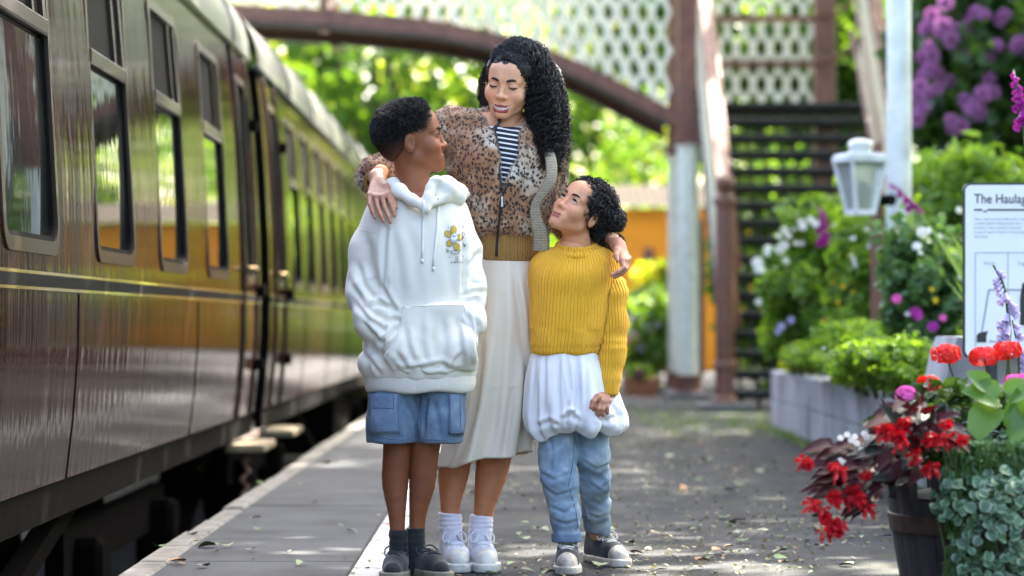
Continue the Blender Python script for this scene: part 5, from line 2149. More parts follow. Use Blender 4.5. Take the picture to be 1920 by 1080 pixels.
# ------------------------------------------------------------------ head
def mouth_lines(o):
    sm, gap = o.get('smile', .5), o.get('open', 0.0)
    wid = o.get('wid', .0225 + .004 * sm)
    zc, zm = -.0715 + .006 * sm, -.0705 - .003 * sm
    ye = -.077 + max(0, wid - .026) * .9
    up = [(wid, ye, zc), (wid * .5, -.0865, zm + .0035), (0, -.0895, zm + .0025 + gap * .4)]
    lo = [(wid, ye, zc), (wid * .5, -.0850, zm - .0070 - gap), (0, -.0875, zm - .0095 - gap * 1.1)]
    ul, ll = ([.0018, .0032, .0032], [.0018, .0040, .0046]) if gap > 0 else ([.0020, .0036, .0034], [.0020, .0042, .0048])
    return up, lo, ul, ll, zc, zm, wid, gap


def head_sdf(P, o):
    """head facing -Y, eye line at z=0, metres of an adult; o holds the feature settings"""
    A = lambda x: np.abs(x)
    S = [np.abs(P[0]), P[1], P[2]]                       # mirrored copy for paired features
    jw = o.get('jaw', 1.0)
    cw = o.get('crown', 0.0)                                 # lowers the top of the skull
    d = ell(P, (0, .018, .038 - cw * .5), (.0735, .094, .080 - cw * .5))
    d = smin(d, ell(P, (0, -.022, -.025), (.061 * jw, .060, .082)), .03)
    d = smin(d, cap(S, (.046 * jw, .000, -.060), (.012, -.060, -.100), .020, .0165), .022)      # jaw
    d = smin(d, ell(P, (0, -.071, -.100), (.022, .018, .017)), .018)                              # chin
    d = smin(d, ell(S, (.037, -.058, -.034), (.025, .022, .024)), .032)                            # cheek
    d = smin(d, cap(S, (.010, -.080, .020), (.042, -.064, .019), .0115, .010), .018)              # brow ridge
    d = smin(d, ell(P, (0, -.055, .052), (.052, .03, .034)), .03)                                 # forehead
    d = smax(d, -ell(S, (.031, -.101, -.001), (.0165, .0185, .0105)), .012)                       # socket
    # nose
    ny = o.get('nose', 0.0)                                  # how far the tip is drawn back
    d = smin(d, cap(P, (0, -.081, .012), (0, -.100 + ny, -.034), .0070, .0095), .012)
    d = smin(d, ell(P, (0, -.1025 + ny, -.0365), (.0115, .0105, .0090)), .007)
    d = smin(d, ell(S, (.0120, -.0930 + ny * .6, -.0395), (.0080, .0085, .0072)), .006)
    d = smax(d, -ell(S, (.0058, -.1005 + ny, -.0465), (.0033, .004, .0033)), .003)
    # mouth mound and lips
    d = smin(d, ell(P, (0, -.068, -.072), (.034, .021, .023)), .020)
    sm = o.get('smile', .5)
    up, lo, ul, ll, zc, zm, wid, gap = mouth_lines(o)
    lips = smin(chain(S, up, ul, .004), chain(S, lo, ll, .004), .002)
    d = smin(d, lips, .004)
    if gap > 0:
        d = smax(d, -chain(S, [(0, -.0905, zm - .0035 - gap * .3), (wid * .55, -.0865, zm - .0025), (wid * .92, -.0775, zc - .0005)], [.0026 + gap * .5, .0022 + gap * .38, .0012], .002), .0015)
    # lids
    re = .0118
    ec = (.031, -.0715, 0)
    lid = ell(S, ec, (re + .0035, re + .0030, re + .0028))
    if o.get('lids', 'open') == 'open':
        lid = smax(lid, -ell(S, (.031, -.088, .0), (.0115, .014, .0058)), .0015)
    d = smin(d, lid, .005)
    # ears
    ear = ell(S, (.0765, .012, -.012), (.0075, .0175, .030))
    ear = smax(ear, -ell(S, (.0845, .006, -.008), (.0065, .0105, .019)), .004)
    d = smin(d, ear, .006)
    # neck
    nk = o['neck']
    d = smin(d, cap(P, (0, .022, -.055), nk[0], nk[1], nk[2]), .022)
    return d


def make_head(body, o, pos, yaw, pitch, roll, s, tone, lip, parent):
    M4 = Matrix.Translation(pos) @ Matrix.Rotation(math.radians(yaw), 4, 'Z') @ Matrix.Rotation(math.radians(pitch), 4, 'X') @ Matrix.Rotation(math.radians(roll), 4, 'Y') @ Matrix.Diagonal((s * o.get('sx', 1), s, s * o.get('sz', 1), 1))
    inv = M4.inverted()
    o = dict(o)
    o['neck'] = (tuple(inv @ Vector(o['neckw'][0])), o['neckw'][1] / s, o['neckw'][2] / s)
    nb = o['neck'][0]
    lo = [min(-.10, nb[0] - .08), min(-.135, nb[1] - .08), min(-.14, nb[2] - .03)]
    hi = [max(.10, nb[0] + .08), max(.13, nb[1] + .08), .135]
    V, F = surfnet(lambda P: head_sdf(P, o), lo, hi, o.get('h', .0026))
    V = relax(V, F, 1, .4)
    C = np.tile(np.asarray(tone, float), (len(V), 1))
    up, lo_, ul, ll, zc, zm, wid, gap = mouth_lines(o)
    S = [np.abs(V[:, 0]), V[:, 1], V[:, 2]]
    lips = np.minimum(chain(S, up, ul, .004), chain(S, lo_, ll, .004))
    w = np.clip(1 - (lips - .0006) / .0016, 0, 1)[:, None]
    C = C * (1 - w) + np.asarray(lip) * w
    ck = np.exp(-(((S[0] - .040) / .02) ** 2 + ((V[:, 2] + .036) / .018) ** 2 + ((V[:, 1] + .07) / .04) ** 2))[:, None]
    C = C * (1 - ck * np.array([-.05, .10, .08]))
    W = xf(V, M4)
    body.add(W, F, C)
    if gap == 0:          # the line where the lips meet
        bt = BVHTree.FromPolygons([Vector(v) for v in V], [tuple(int(i) for i in q) for q in F])
        ml = []
        for x in np.linspace(-wid, wid, 13):
            z = zm - .0032 + (zc - zm + .0032) * (abs(x) / wid) ** 1.8
            hit = bt.ray_cast(Vector((x, -.2, z)), Vector((0, 1, 0)))[0]
            if hit is not None: ml.append(M4 @ (hit + Vector((0, .0001, 0))))
        MB().tube(ml, .0009 * s, 5).build('lip_line', M['lipline'], parent, smooth=True)
    # eyes, brows, lashes
    for sx in (-1, 1):
        if o.get('lids', 'open') == 'open':
            g = np.array(o.get('gaze', (0, -1, 0)), float); g /= np.linalg.norm(g)
            nu, nv = 20, 14
            th = np.linspace(0, PI, nv)[:, None]; ph = np.linspace(0, 2 * PI, nu, endpoint=False)[None, :]
            e = np.stack([np.sin(th) * np.cos(ph), np.cos(th) + 0 * ph, np.sin(th) * np.sin(ph)], -1).reshape(-1, 3)
            q = Vector((0, 1, 0)).rotation_difference(Vector(g)).to_matrix()
            ed = e @ np.array(q).T
            ev = np.array([sx * .031, -.0715, 0]) + ed * .0120
            ef = np.array([(i * nu + k, i * nu + (k + 1) % nu, (i + 1) * nu + (k + 1) % nu, (i + 1) * nu + k) for i in range(nv - 1) for k in range(nu)])
            cosg = ed @ g
            ecol = np.where(cosg[:, None] > .93, (.006, .005, .005), np.where(cosg[:, None] > .80, (.05, .026, .014), (.74, .72, .70)))
            build_np('eye', xf(ev, M4), ef, M['eye'], parent, attrs={'tone': ecol})
            lash = [(sx * (.031 + .0135 * t), -.0715 - .0150 * math.cos(t * 1.0), .0052 * (1 - t * t) + .0012) for t in np.linspace(-1, 1, 9)]
        else:
            lash = [(sx * (.032 + .0150 * t), -.0715 - .0155 * math.cos(t * 1.05) - .0006, -.0050 + .0040 * t * t) for t in np.linspace(-1, 1, 9)]
        MB().tube([M4 @ Vector(p) for p in lash], [s * r for r in (.0009, .0016, .0023, .0026, .0028, .0028, .0026, .0023, .0016)], 5).build('lash', M['brow'], parent, smooth=True)
        br_ = [(sx * x, y, z) for (x, y, z) in ((.013, -.0925, .0165), (.022, -.0895, .0205), (.032, -.0835, .0225), (.042, -.0755, .0205), (.050, -.0655, .0155))]
        off = o.get('browlift', 0)
        W2 = resample([M4 @ Vector((a, b - .0005, c + off)) for (a, b, c) in br_], 12)
        MB().tube([Vector(p) for p in W2], [s * q for q in (.0026, .0042, .0048, .0048, .0046, .0043, .0040, .0036, .0031, .0025, .0018, .0010)], 6).build('brow', M['brow'], parent, smooth=True)
    return M4


def hand_mesh(body, wrist, wr, knuckles, fingers, thumb, tone, fr=.0082, wrist2=None):
    """palm from the wrist to four knuckles, four jointed fingers and a thumb; all world points"""
    pts = [wrist] + knuckles + [p for f in fingers for p in f] + thumb
    A = np.array([tuple(p) for p in pts])
    lo, hi = A.min(0) - .03, A.max(0) + .03
    mid = [Vector(wrist).lerp(Vector(k), .5) for k in knuckles]

    def fn(P):
        d = cap(P, wrist2 if wrist2 is not None else wrist, wrist, wr, wr)
        for k in knuckles: d = smin(d, cap(P, wrist, k, wr * .62, fr * 1.12), .012)
        for i in range(3): d = smin(d, cap(P, knuckles[i], knuckles[i + 1], fr, fr), .008)
        d = smin(d, cap(P, wrist, thumb[0], wr * .6, fr * 1.35), .014)
        d = smin(d, chain(P, thumb, [fr * 1.35, fr * 1.12, fr * .82], .004), .006)
        for k, f in zip(knuckles, fingers):
            d = smin(d, chain(P, [k] + f, [fr * 1.05, fr * 1.0, fr * .9, fr * .72], .003), .0035)
        return d

    V, F = surfnet(fn, lo, hi, .0024)
    V = relax(V, F, 1, .4)
    C = np.tile(np.asarray(tone, float), (len(V), 1))
    tips = np.array([tuple(f[-1]) for f in fingers] + [tuple(thumb[-1])])
    dmin = np.min(np.linalg.norm(V[:, None, :] - tips[None], axis=2), axis=1)
    C *= (1 + .12 * np.exp(-(dmin / .012) ** 2))[:, None]
    body.add(V, F, C)


def limb(body, pts, rads, tone, h=.006, sq=None):
    A = np.array([tuple(p) for p in pts])
    m = max(rads) + .02
    Q = resample(A, 16)
    sA = np.concatenate([[0], np.cumsum(np.linalg.norm(np.diff(A, axis=0), axis=1))])
    rq_ = smooth_interp(np.linspace(0, sA[-1], 16), sA, rads)
    V, F = surfnet(lambda P: chain(P, [tuple(p) for p in Q], list(rq_), .003, sq), A.min(0) - m, A.max(0) + m, h)
    V = relax(V, F, 3, .5)
    body.add(V, F, tone)


# ------------------------------------------------------------------ shoes
def shoe(parent, pos, yaw, L, upper, sole, lace, hi=.10, label=None, toecap=None, opening=.036, bow=True, pitch=0):
    """trainer with its toe towards local -Y; pos is the heel on the ground"""
    M4 = Matrix.Translation(pos) @ Matrix.Rotation(math.radians(yaw), 4, 'Z') @ Matrix.Rotation(math.radians(pitch), 4, 'X')
    s = L / .27
    foot = [(0, .035, .040), (0, -.02, .040), (.002, -.10, .042), (.002, -.165, .046), (.0, -.205, .040)]

    def plan(P):
        return chain([P[0], P[1], P[2] * 0], [(a * s, b * s, 0) for (a, b, r) in foot], [r * s * .98 for (a, b, r) in foot], .02 * s)

    def f_sole(P):
        return smax(smax(plan(P) - .002 * s, P[2] - .030 * s, .006), .0006 - P[2], .006)

    def f_up(P):
        d = chain(P, [(0, .035 * s, .05 * s), (0, -.06 * s, .055 * s), (.002 * s, -.13 * s, .042 * s), (0, -.195 * s, .034 * s)], [.037 * s, .038 * s, .039 * s, .031 * s], .03 * s)
        d = smin(d, cap(P, (0, .022 * s, .05 * s), (0, .028 * s, hi * s), .040 * s, opening * s), .03 * s)
        d = smin(d, cap(P, (0, -.02 * s, .075 * s), (0, .0 * s, hi * s), .026 * s, .024 * s), .025 * s)
        d = smax(d, plan(P) - .0005, .01)
        d = smax(d, .022 * s - P[2], .004)
        d = smax(d, P[2] - (hi + .004) * s, .005)
        return d

    V, F = surfnet(f_up, (-.06 * s, -.25 * s, .01), (.06 * s, .09 * s, (hi + .02) * s), .0036)
    V = relax(V, F, 1, .4)
    up = build_np('shoe', xf(V, M4), F, upper, parent)
    if label: up['label'] = label
    V, F = surfnet(f_sole, (-.06 * s, -.26 * s, -.006), (.06 * s, .09 * s, .045 * s), .0036)
    build_np('sole', xf(V, M4), F, sole, up)
    t = BVHTree.FromPolygons([v.co + wloc(up) for v in up.data.vertices], [tuple(p.vertices) for p in up.data.polygons])

    def top(x, y, out=.002):
        o_ = M4 @ Vector((x * s, y * s, .25))
        dn = (M4.to_3x3() @ Vector((0, 0, -1))).normalized()
        hit = t.ray_cast(o_, dn)
        return (hit[0] - dn * out) if hit[0] is not None else M4 @ Vector((x * s, y * s, .05 * s))

    if toecap:
        V, F = surfnet(lambda P: smax(smax(f_up(P) - .0028, P[1] + .172 * s, .003), -(f_up(P) + .002), .001), (-.06 * s, -.25 * s, .01), (.06 * s, -.15 * s, .09 * s), .0032)
        build_np('toe_cap', xf(V, M4), F, toecap, up)
    for i, y in enumerate((-.145, -.122, -.099, -.076, -.055)):
        w = .020 + .002 * i
        MB().tube([top(x, y + .006 * sgn) for (x, sgn) in zip(np.linspace(-w, w, 7), np.linspace(-1, 1, 7) * (1 if i % 2 else -1))], .0027 * s, 6).build('lace', lace, up, smooth=True)
    if bow:
        c = top(0, -.045, .004)
        R3 = M4.to_3x3()
        for sg, dz in ((-1, 0), (1, .0)):
            pts = [c, c + R3 @ Vector((sg * .018, -.012, .014)) * s, c + R3 @ Vector((sg * .038, -.03, .004)) * s, c + R3 @ Vector((sg * .036, -.045, -.018)) * s, c + R3 @ Vector((sg * .016, -.028, -.004)) * s, c]
            MB().tube([Vector(p) for p in resample(pts, 16)], .0026 * s, 6).build('lace', lace, up, smooth=True)
            pts = [c, c + R3 @ Vector((sg * .012, -.03, .002)) * s, c + R3 @ Vector((sg * .026, -.055, -.022)) * s]
            MB().tube([Vector(p) for p in resample(pts, 9)], .0024 * s, 6).build('lace', lace, up, smooth=True)
    return up


# ================================================================== the boy
def boy():
    Y = 8.97
    w = lambda px, py, dy=0.0: at(px, py, Y + dy)
    root = empty('person', (w(770, 1085).x, Y, 0), 'boy in cream flower-print hoodie and denim cargo shorts, hands in pocket, looking up', 'person', None)
    tone = (.26, .094, .042)
    b = Body()
    # head in profile, turned to the woman and slightly up
    pos = w(774, 260, .012)
    M4 = make_head(b, {'jaw': .95, 'crown': .020, 'nose': .006, 'smile': 1.1, 'open': 0.0, 'lids': 'open', 'gaze': (0, -1, .15), 'neckw': (tuple(w(783, 385, .03)), .050, .058)}, pos, 91, -9, -5, .98, tone, (.16, .06, .045), root)
    for (pts, rads) in (([w(748, 730), w(745, 850), w(741, 905, .006), w(744, 960), w(746, 1030)], [.060, .045, .0420, .0285, .0210]),
                        ([w(822, 730), w(796, 850), w(792, 905, .01), w(784, 960, .01), w(780, 1030, .01)], [.060, .045, .0420, .0285, .0210])):
        limb(b, pts, rads, (.215, .074, .032))
    limb(b, [w(785, 375, .02), w(785, 480), w(785, 600), w(784, 690)], [.055, .08, .08, .075], tone, .012)
    limb(b, [w(784, 690), w(748, 735)], [.06, .055], tone, .012)
    limb(b, [w(784, 690), w(822, 735)], [.06, .055], tone, .012)
    b.build(M['skin'], root)
    # hair: close crop with a dense curly top, faded at the sides
    inv = M4.inverted()

    def hair(P):
        d = ell(P, (0, .022, .050), (.080, .101, .078))
        d = smin(d, ell(P, (0, -.030, .074), (.060, .055, .042)), .03)
        d = smin(d, ell(P, (0, .036, .010), (.0775, .094, .095)), .02)
        d = smax(d, -(P[1] + .070 - np.clip(P[2] - .060, -.02, .1) * .25), .008)            # hairline on the forehead
        zl = np.interp(P[1][0, :, 0], [-.09, -.058, -.050, -.022, -.012, .022, .034, .075, .13], [.062, .050, .006, -.014, .020, .018, -.035, -.075, -.085]).astype(f32)[None, :, None]
        d = smax(d, zl - P[2], .008)                                                    # edge round the ear, down to the nape
        thin = np.clip((.035 - P[2]) / .06, 0, 1) * .0085                               # faded towards the edge
        return d + thin

    V, F = surfnet(hair, (-.11, -.12, -.09), (.11, .15, .165), .0036)
    N = vnormals(V, F)
    lift = np.clip((V[:, 2] + .01) / .07, .05, 1)
    V = V + N * ((vn(V * 190, 3) - .5) * .006 * lift + (vn(V * 60, 5) - .5) * .008 * lift)[:, None]
    fd = np.clip((.030 - V[:, 2] + np.clip(V[:, 1] - .03, 0, .1) * -.35) / .075, 0, 1)
    hr = build_np('hair', xf(V, M4), F, M['hairfade'], root, attrs={'fade': fd})
    idx = NR.choice(len(V), 6500)
    keep = (lift[idx] > .12) & (NR.uniform(0, 1, len(idx)) > fd[idx] * 1.1)
    idx = idx[keep]
    base = V[idx] + N[idx] * -.001
    K = 7
    t = np.linspace(0, 1, K)[None, :, None]
    a = NR.uniform(0, 2 * PI, (len(idx), 1, 1)) + t * 5.2
    side = np.cross(N[idx], NR.normal(size=(len(idx), 3))); side /= np.linalg.norm(side, axis=1, keepdims=True)
    up2 = np.cross(side, N[idx])
    path = base[:, None, :] + N[idx][:, None, :] * (t * .008) + (side[:, None, :] * np.cos(a) + up2[:, None, :] * np.sin(a)) * .0028
    V2, F2 = tubes(path, .0008, 3)
    tag(build_np('curls', xf(V2, M4), F2, M['hair'], hr), kind='stuff')
    # undershirt edge at the neck
    # hoodie -----------------------------------------------------------
    T = Loft([(356, 788, 50, .080, .03), (368, 783, 80, .100, .025), (388, 780, 90, .118, .02), (420, 782, 99, .13, .01), (500, 786, 98, .140, 0), (580, 788, 98, .145, 0), (650, 785, 104, .152, 0), (690, 783, 110, .155, 0), (704, 786, 105, .148, 0), (740, 788, 101, .142, 0)], Y, 2.3)
    zt, zb = w(0, 358).z, w(0, 709).z
    aL = [w(724, 406, .02), w(697, 470, .02), w(688, 545, -.01), w(704, 602, -.08), w(737, 643, -.128)]
    rL = [.060, .068, .066, .060, .047]
    aR = [w(850, 402, .02), w(870, 470, .02), w(878, 545, -.01), w(878, 602, -.08), w(872, 642, -.120)]
    rR = [.056, .056, .054, .050, .042]

    def f(P):
        d = smax(smax(T.sdf(P), P[2] - zt, .03), zb - P[2], .012)
        sl = smin(chain(P, aL, rL, .03), chain(P, aR, rR, .03), .001)
        d = smin(d, sl, .018)
        return smax(d, -cap(P, w(790, 330, -.02), w(796, 374, -.10), .055, .032), .012)

    V, F = surfnet(f, w(630, 740, -.32), w(925, 335, .24), .0052)
    V = relax(V, F, 2, .5)
    N = vnormals(V, F)

    def arm_t(V, pts):
        A = np.array([tuple(p) for p in pts])
        best = np.full(len(V), 9.0); tt = np.zeros(len(V)); acc = 0.0
        L = np.linalg.norm(np.diff(A, axis=0), axis=1)
        for i in range(len(A) - 1):
            ba = A[i + 1] - A[i]
            t = np.clip(((V - A[i]) @ ba) / (ba @ ba), 0, 1)
            dd = np.linalg.norm(V - A[i] - t[:, None] * ba, axis=1)
            m = dd < best
            best[m] = dd[m]; tt[m] = acc + t[m] * L[i]
            acc += L[i]
        return best, tt / acc

    dl, tl = arm_t(V, aL)
    dr, tr = arm_t(V, aR)
    px = V[:, 0] * FPX / V[:, 1] + 960
    py = 600 - (V[:, 2] - HC) * FPX / V[:, 1]
    disp = np.zeros(len(V))
    cx = np.interp(V[:, 2], sorted(T.z), np.array(T.cx)[np.argsort(T.z)])
    for dd, tt, sg, sd in ((dl, tl, 1, 1), (dr, tr, -1, 2)):
        on = np.clip(1.5 - dd / .075, 0, 1) * np.where(sg * (cx - V[:, 0]) > .10, 1, .0)
        q = tt * 13 + sg * (V[:, 0] * 16) + 1.3 * vn(V * 11, sd) * 2
        wgt = np.exp(-((tt - .50) / .16) ** 2) + .9 * np.exp(-((tt - .86) / .12) ** 2) + .22
        disp += on * wgt * (np.sin(q * 2.1) * .5 + .5 * ridge(V * np.array([13, 13, 24]), sd) - .3) * .008
        disp -= on * .012 * np.exp(-((tt - .93) / .05) ** 2)
    tor = np.clip(1.4 - np.abs(V[:, 0] - cx) / .12, 0, 1)
    low = np.exp(-((py - 682) / 26) ** 2)
    disp += tor * low * (np.sin(px * .17 + 2.2 * vn(V * 9, 4)) * .5 + .3) * .010
    disp += tor * (ridge(V * np.array([14, 8, 3.5]), 7) - .55) * .009 * np.clip((py - 400) / 120, .15, 1)
    disp += (vn(V * 7, 9) - .5) * .010
    disp += crease(V, N, [
        ([(695, 576), (714, 570), (736, 578)], .011, 4.5), ([(657, 528), (684, 574), (724, 603)], .009, 6), ([(671, 492), (681, 535), (705, 566)], .008, 5.5), ([(660, 560), (690, 600), (728, 622)], .008, 5),
        ([(716, 536), (728, 560), (742, 584)], .009, 4), ([(722, 603), (740, 599), (754, 603)], .008, 4), ([(712, 646), (738, 624), (754, 606)], .011, 4), ([(728, 652), (744, 634), (756, 620)], .009, 3.5),
        ([(676, 600), (700, 632), (722, 648)], .008, 5), ([(722, 420), (721, 480), (720, 538)], .009, 3.5), ([(690, 440), (700, 500), (712, 545)], .005, 7),
        ([(869, 430), (868, 490), (866, 550)], .009, 3.5), ([(868, 555), (889, 548), (912, 546)], .010, 4), ([(873, 567), (892, 561), (903, 578)], .009, 4), ([(889, 592), (898, 612), (900, 634)], .009, 4), ([(875, 500), (890, 486), (902, 470)], .006, 5), ([(872, 585), (884, 604), (888, 630)], .008, 4),
        ([(690, 668), (706, 690), (716, 702)], .006, 4), ([(676, 650), (690, 680), (694, 704)], .006, 5), ([(735, 430), (748, 500), (752, 560)], .004, 9), ([(830, 400), (842, 480), (850, 560)], .004, 9), ([(760, 420), (775, 470), (780, 540)], .003, 9)])
    # groove at the shoulder seams and under the arms
    for sx, sg in ((727, 1), (868, -1)):
        disp -= .006 * np.exp(-((px - sx) / 3.5) ** 2) * (py > 425) * (py < 545)
    V = V + N * disp[:, None]
    V = relax(V, F, 1, .35)
    hood = build_np('hoodie', V, F, M['hoodie'], root)
    pr = Proj(hood)
    # ribbed hem band
    Tb = Loft([(690, 786, 102, .140, 0), (704, 787, 104, .146, 0), (720, 788, 104, .146, 0), (735, 788, 100, .141, 0)], Y, 2.3)
    V, F = surfnet(lambda P: smax(smax(Tb.capped(P, .001, w(0, 697).z, w(0, 735).z, .012), -(Tb.sdf(P) + .02), .004), -99 + 0 * P[0], .001), w(670, 745, -.22), w(905, 685, .22), .005)
    ang = np.arctan2(V[:, 1] - Y, V[:, 0] - w(788, 0).x)
    V[:, 2] += .004 * np.sin(ang * 5 + 1)
    build_np('hem_band', V, F, M['hoodie_rib'], hood, attrs={'rib': ang * 26})
    # hood lying round the neck
    ringp = [w(799, 392, -.132), w(774, 376, -.125), w(748, 358, -.08), w(738, 350, .0), w(752, 352, .09), w(795, 352, .12), w(838, 350, .09), w(862, 362, .02), w(858, 366, -.03), w(838, 352, -.078), w(818, 340, -.095), w(808, 352, -.108), w(802, 374, -.124), w(799, 392, -.132)]
    rr_ = [.010, .014, .018, .022, .028, .030, .028, .026, .024, .020, .013, .012, .011, .010]

    def fh(P):
        d = chain(P, ringp, rr_, .02)
        d = smin(d, cap(P, w(858, 372, -.03), w(825, 372, -.085), .022, .014), .03)
        d = smin(d, cap(P, w(842, 362, -.06), w(818, 360, -.090), .016, .011), .012)
        d = smin(d, cap(P, w(836, 372, -.085), w(810, 382, -.118), .013, .010), .012)
        return d

    V, F = surfnet(fh, w(705, 410, -.20), w(905, 300, .22), .0052)
    N = vnormals(V, F)
    V = relax(V + N * ((ridge(V * np.array([14, 14, 22]), 3) - .5) * .010)[:, None], F, 1, .4)
    hd = build_np('hood', V, F, M['hoodie'], hood)
    # kangaroo pocket
    poly = [(757, 574), (812, 571), (869, 569), (878, 596), (892, 640), (893, 692), (815, 698), (737, 697), (724, 668), (744, 636), (754, 604)]

    def fp(P):
        d = smax(f(P) - .0105, -(f(P) - .001), .002)
        X = P[0] * FPX / P[1] + 960
        Z = 600 - (P[2] - HC) * FPX / P[1]
        inside = np.full(P[0].shape, 1e3, f32)
        n = len(poly)
        m = None
        for k in range(n):
            (x0, y0), (x1, y1) = poly[k], poly[(k + 1) % n]
            e = ((X - x0) * (y1 - y0) - (Z - y0) * (x1 - x0)) / math.hypot(x1 - x0, y1 - y0)
            m = e if m is None else np.maximum(m, e) if False else m
        # even-odd test plus distance to the outline
        ins = np.zeros(P[0].shape, bool)
        dist = np.full(P[0].shape, 1e3, f32)
        for k in range(n):
            (x0, y0), (x1, y1) = poly[k], poly[(k + 1) % n]
            c = ((y0 > Z) != (y1 > Z)) & (X < (x1 - x0) * (Z - y0) / (y1 - y0 + 1e-9) + x0)
            ins ^= c
            t = np.clip(((X - x0) * (x1 - x0) + (Z - y0) * (y1 - y0)) / ((x1 - x0) ** 2 + (y1 - y0) ** 2), 0, 1)
            dist = np.minimum(dist, np.hypot(X - x0 - t * (x1 - x0), Z - y0 - t * (y1 - y0)))
        d2 = np.where(ins, -dist, dist) * (Y / FPX)
        d = T.sdf(P)
        d = smin(d, chain(P, [w(730, 648, -.120), w(775, 655, -.120)], [.050, .040], .02), .03)
        d = smin(d, chain(P, [w(882, 645, -.112), w(845, 655, -.118)], [.044, .036], .02), .03)
        d = smax(d - .012, d2, .006)
        return smax(d, P[1] - Y, .001)

    V, F = surfnet(fp, w(715, 705, -.22), w(900, 560, .02), .005)
    N = vnormals(V, F)
    pxv = V[:, 0] * FPX / V[:, 1] + 960
    pyv = 600 - (V[:, 2] - HC) * FPX / V[:, 1]
    V = V + N * ((ridge(V * np.array([17, 8, 5]), 7) - .5) * .012 + (vn(V * 14, 2) - .5) * .010 + .010 * np.exp(-((pyv - 675) / 22) ** 2) * (np.sin(pxv * .15) * .6 + .5) * .4)[:, None]
    V = V + N * crease(V, N, [([(744, 692), (772, 694), (804, 689), (830, 684), (846, 694), (868, 692)], .010, 4.5), ([(764, 690), (752, 674), (742, 660)], .008, 4), ([(792, 600), (788, 640), (800, 684)], .005, 6), ([(829, 596), (834, 640), (832, 680)], .005, 6), ([(857, 600), (862, 640), (866, 676)], .006, 5), ([(758, 610), (764, 650), (776, 680)], .006, 5), ([(846, 692), (856, 674), (870, 662)], .007, 4)])[:, None]
    V = relax(V, F, 2, .4)
    pk = build_np('pocket', V, F, M['hoodie'], hood)
    pr2 = Proj(hood, pk)
    ptube('seam', pr2, [(758, 576), (812, 573), (868, 571)], .0016, M['hoodie'], hood, .0006)
    ptube('seam', pr2, [(758, 580), (754, 606), (744, 638), (726, 666)], .0018, M['hoodie'], hood, .0006)
    ptube('seam', pr2, [(869, 572), (880, 604), (893, 645)], .0018, M['hoodie'], hood, .0006)
    ptube('seam', pr, [(672, 430), (690, 433), (722, 440)], .0012, M['hoodie'], hood, .0000)
    ptube('seam', pr, [(868, 436), (878, 432), (887, 428)], .0012, M['hoodie'], hood, .0000)
    # drawstrings
    prh = Proj(hood, hd, pk)
    ptube('drawstring', prh, [(795, 376), (793, 420), (792, 486)], .0038, M['cord'], hood, .003, 8)
    ptube('drawstring', prh, [(822, 372), (819, 430), (812, 500)], .0042, M['cord'], hood, .003, 8)
    for (a, c) in ((792, 489), (812, 504)):
        MB().lathe(prh(a, c, .005), [(.002, -.008), (.0048, -.005), (.0048, .003), (.003, .006)], 10).build('cord_tip', M['cord'], hood, smooth=True)
    # flower print
    def oval(cx, cy, rx, ry, rot, n=14):
        return [(cx + rx * math.cos(a) * math.cos(rot) - ry * math.sin(a) * math.sin(rot), cy + rx * math.cos(a) * math.sin(rot) + ry * math.sin(a) * math.cos(rot)) for a in [2 * PI * k / n for k in range(n)]]
    for (cx, cy) in ((850, 431), (840, 439), (843.5, 455.5), (856, 463), (861.5, 445)):
        rot = math.atan2(cy - 446.5, cx - 851)
        ppatch('print_outline', pr, oval(cx, cy, 8.0, 6.2, rot), M['printk'], hood, .0016)
        ppatch('print_petal', pr, oval(cx, cy, 7.2, 5.5, rot), M['printy'], hood, .0026)
    ppatch('print_outline', pr, oval(851, 446.5, 6.9, 9.3, .1), M['printk'], hood, .0032)
    ppatch('print_centre', pr, oval(851, 446.5, 6.1, 8.6, .1), M['printw'], hood, .0040)
    ink = lambda pts, r=.0009: ptube('print_line', pr, pts, r, M['printk'], hood, .0046, 5, 3)
    ink([(848, 444), (850, 441), (851, 445), (854, 442)])
    ink([(847, 450), (851, 453), (855, 449)])
    ink([(843, 470), (848, 476), (857, 476), (863, 468)], .0011)
    ink([(847, 471), (851, 469), (856, 472)])
    ink([(854.5, 480), (854.5, 491)]); ink([(858, 480), (858, 491)])
    for (x, y) in ((836, 466), (869, 456)):
        ink([(x, y), (x + 2, y + 7), (x + 4, y + 2), (x + 3, y + 6)], .0014)
    for (x, y) in ((840, 425), (866, 436), (870, 438), (835, 452), (841, 481), (865, 479)):
        ink([(x, y), (x + 1, y + 3)], .0008)
    for k, x in enumerate((845, 849, 852, 856, 860, 864)):
        ink([(x, 490 + (k % 2)), (x + 1, 493.5), (x + 2, 490.5)], .0007)
    # shorts ----------------------------------------------------------------
    hips = [w(745, 720), w(738, 790), w(737, 828)]
    hips2 = [w(828, 720), w(826, 790), w(825, 828)]
    zs = w(0, 829).z

    def fs(P):
        d = smin(chain(P, hips, [.085, .082, .083], .02, (1, .72, 1)), chain(P, hips2, [.080, .074, .073], .02, (1, .72, 1)), .008)
        d = smax(d, zs - P[2], .006)
        leg = np.minimum(cap(P, w(737, 770), w(736, 860), .058, .066), cap(P, w(826, 770), w(826, 860), .052, .058))
        return smax(d, -leg, .004)

    V, F = surfnet(fs, w(670, 850, -.20), w(890, 690, .20), .0055)
    N = vnormals(V, F)
    V = V + N * ((ridge(V * np.array([18, 12, 9]), 11) - .5) * .006 + (vn(V * 22, 3) - .5) * .004 + crease(V, N, [([(760, 742), (776, 780), (784, 822)], .007, 4), ([(800, 744), (796, 785), (794, 822)], .006, 4), ([(812, 750), (822, 790), (826, 824)], .005, 5), ([(756, 770), (766, 800), (768, 824)], .005, 4), ([(700, 815), (730, 820), (760, 818)], .003, 3)]))[:, None]
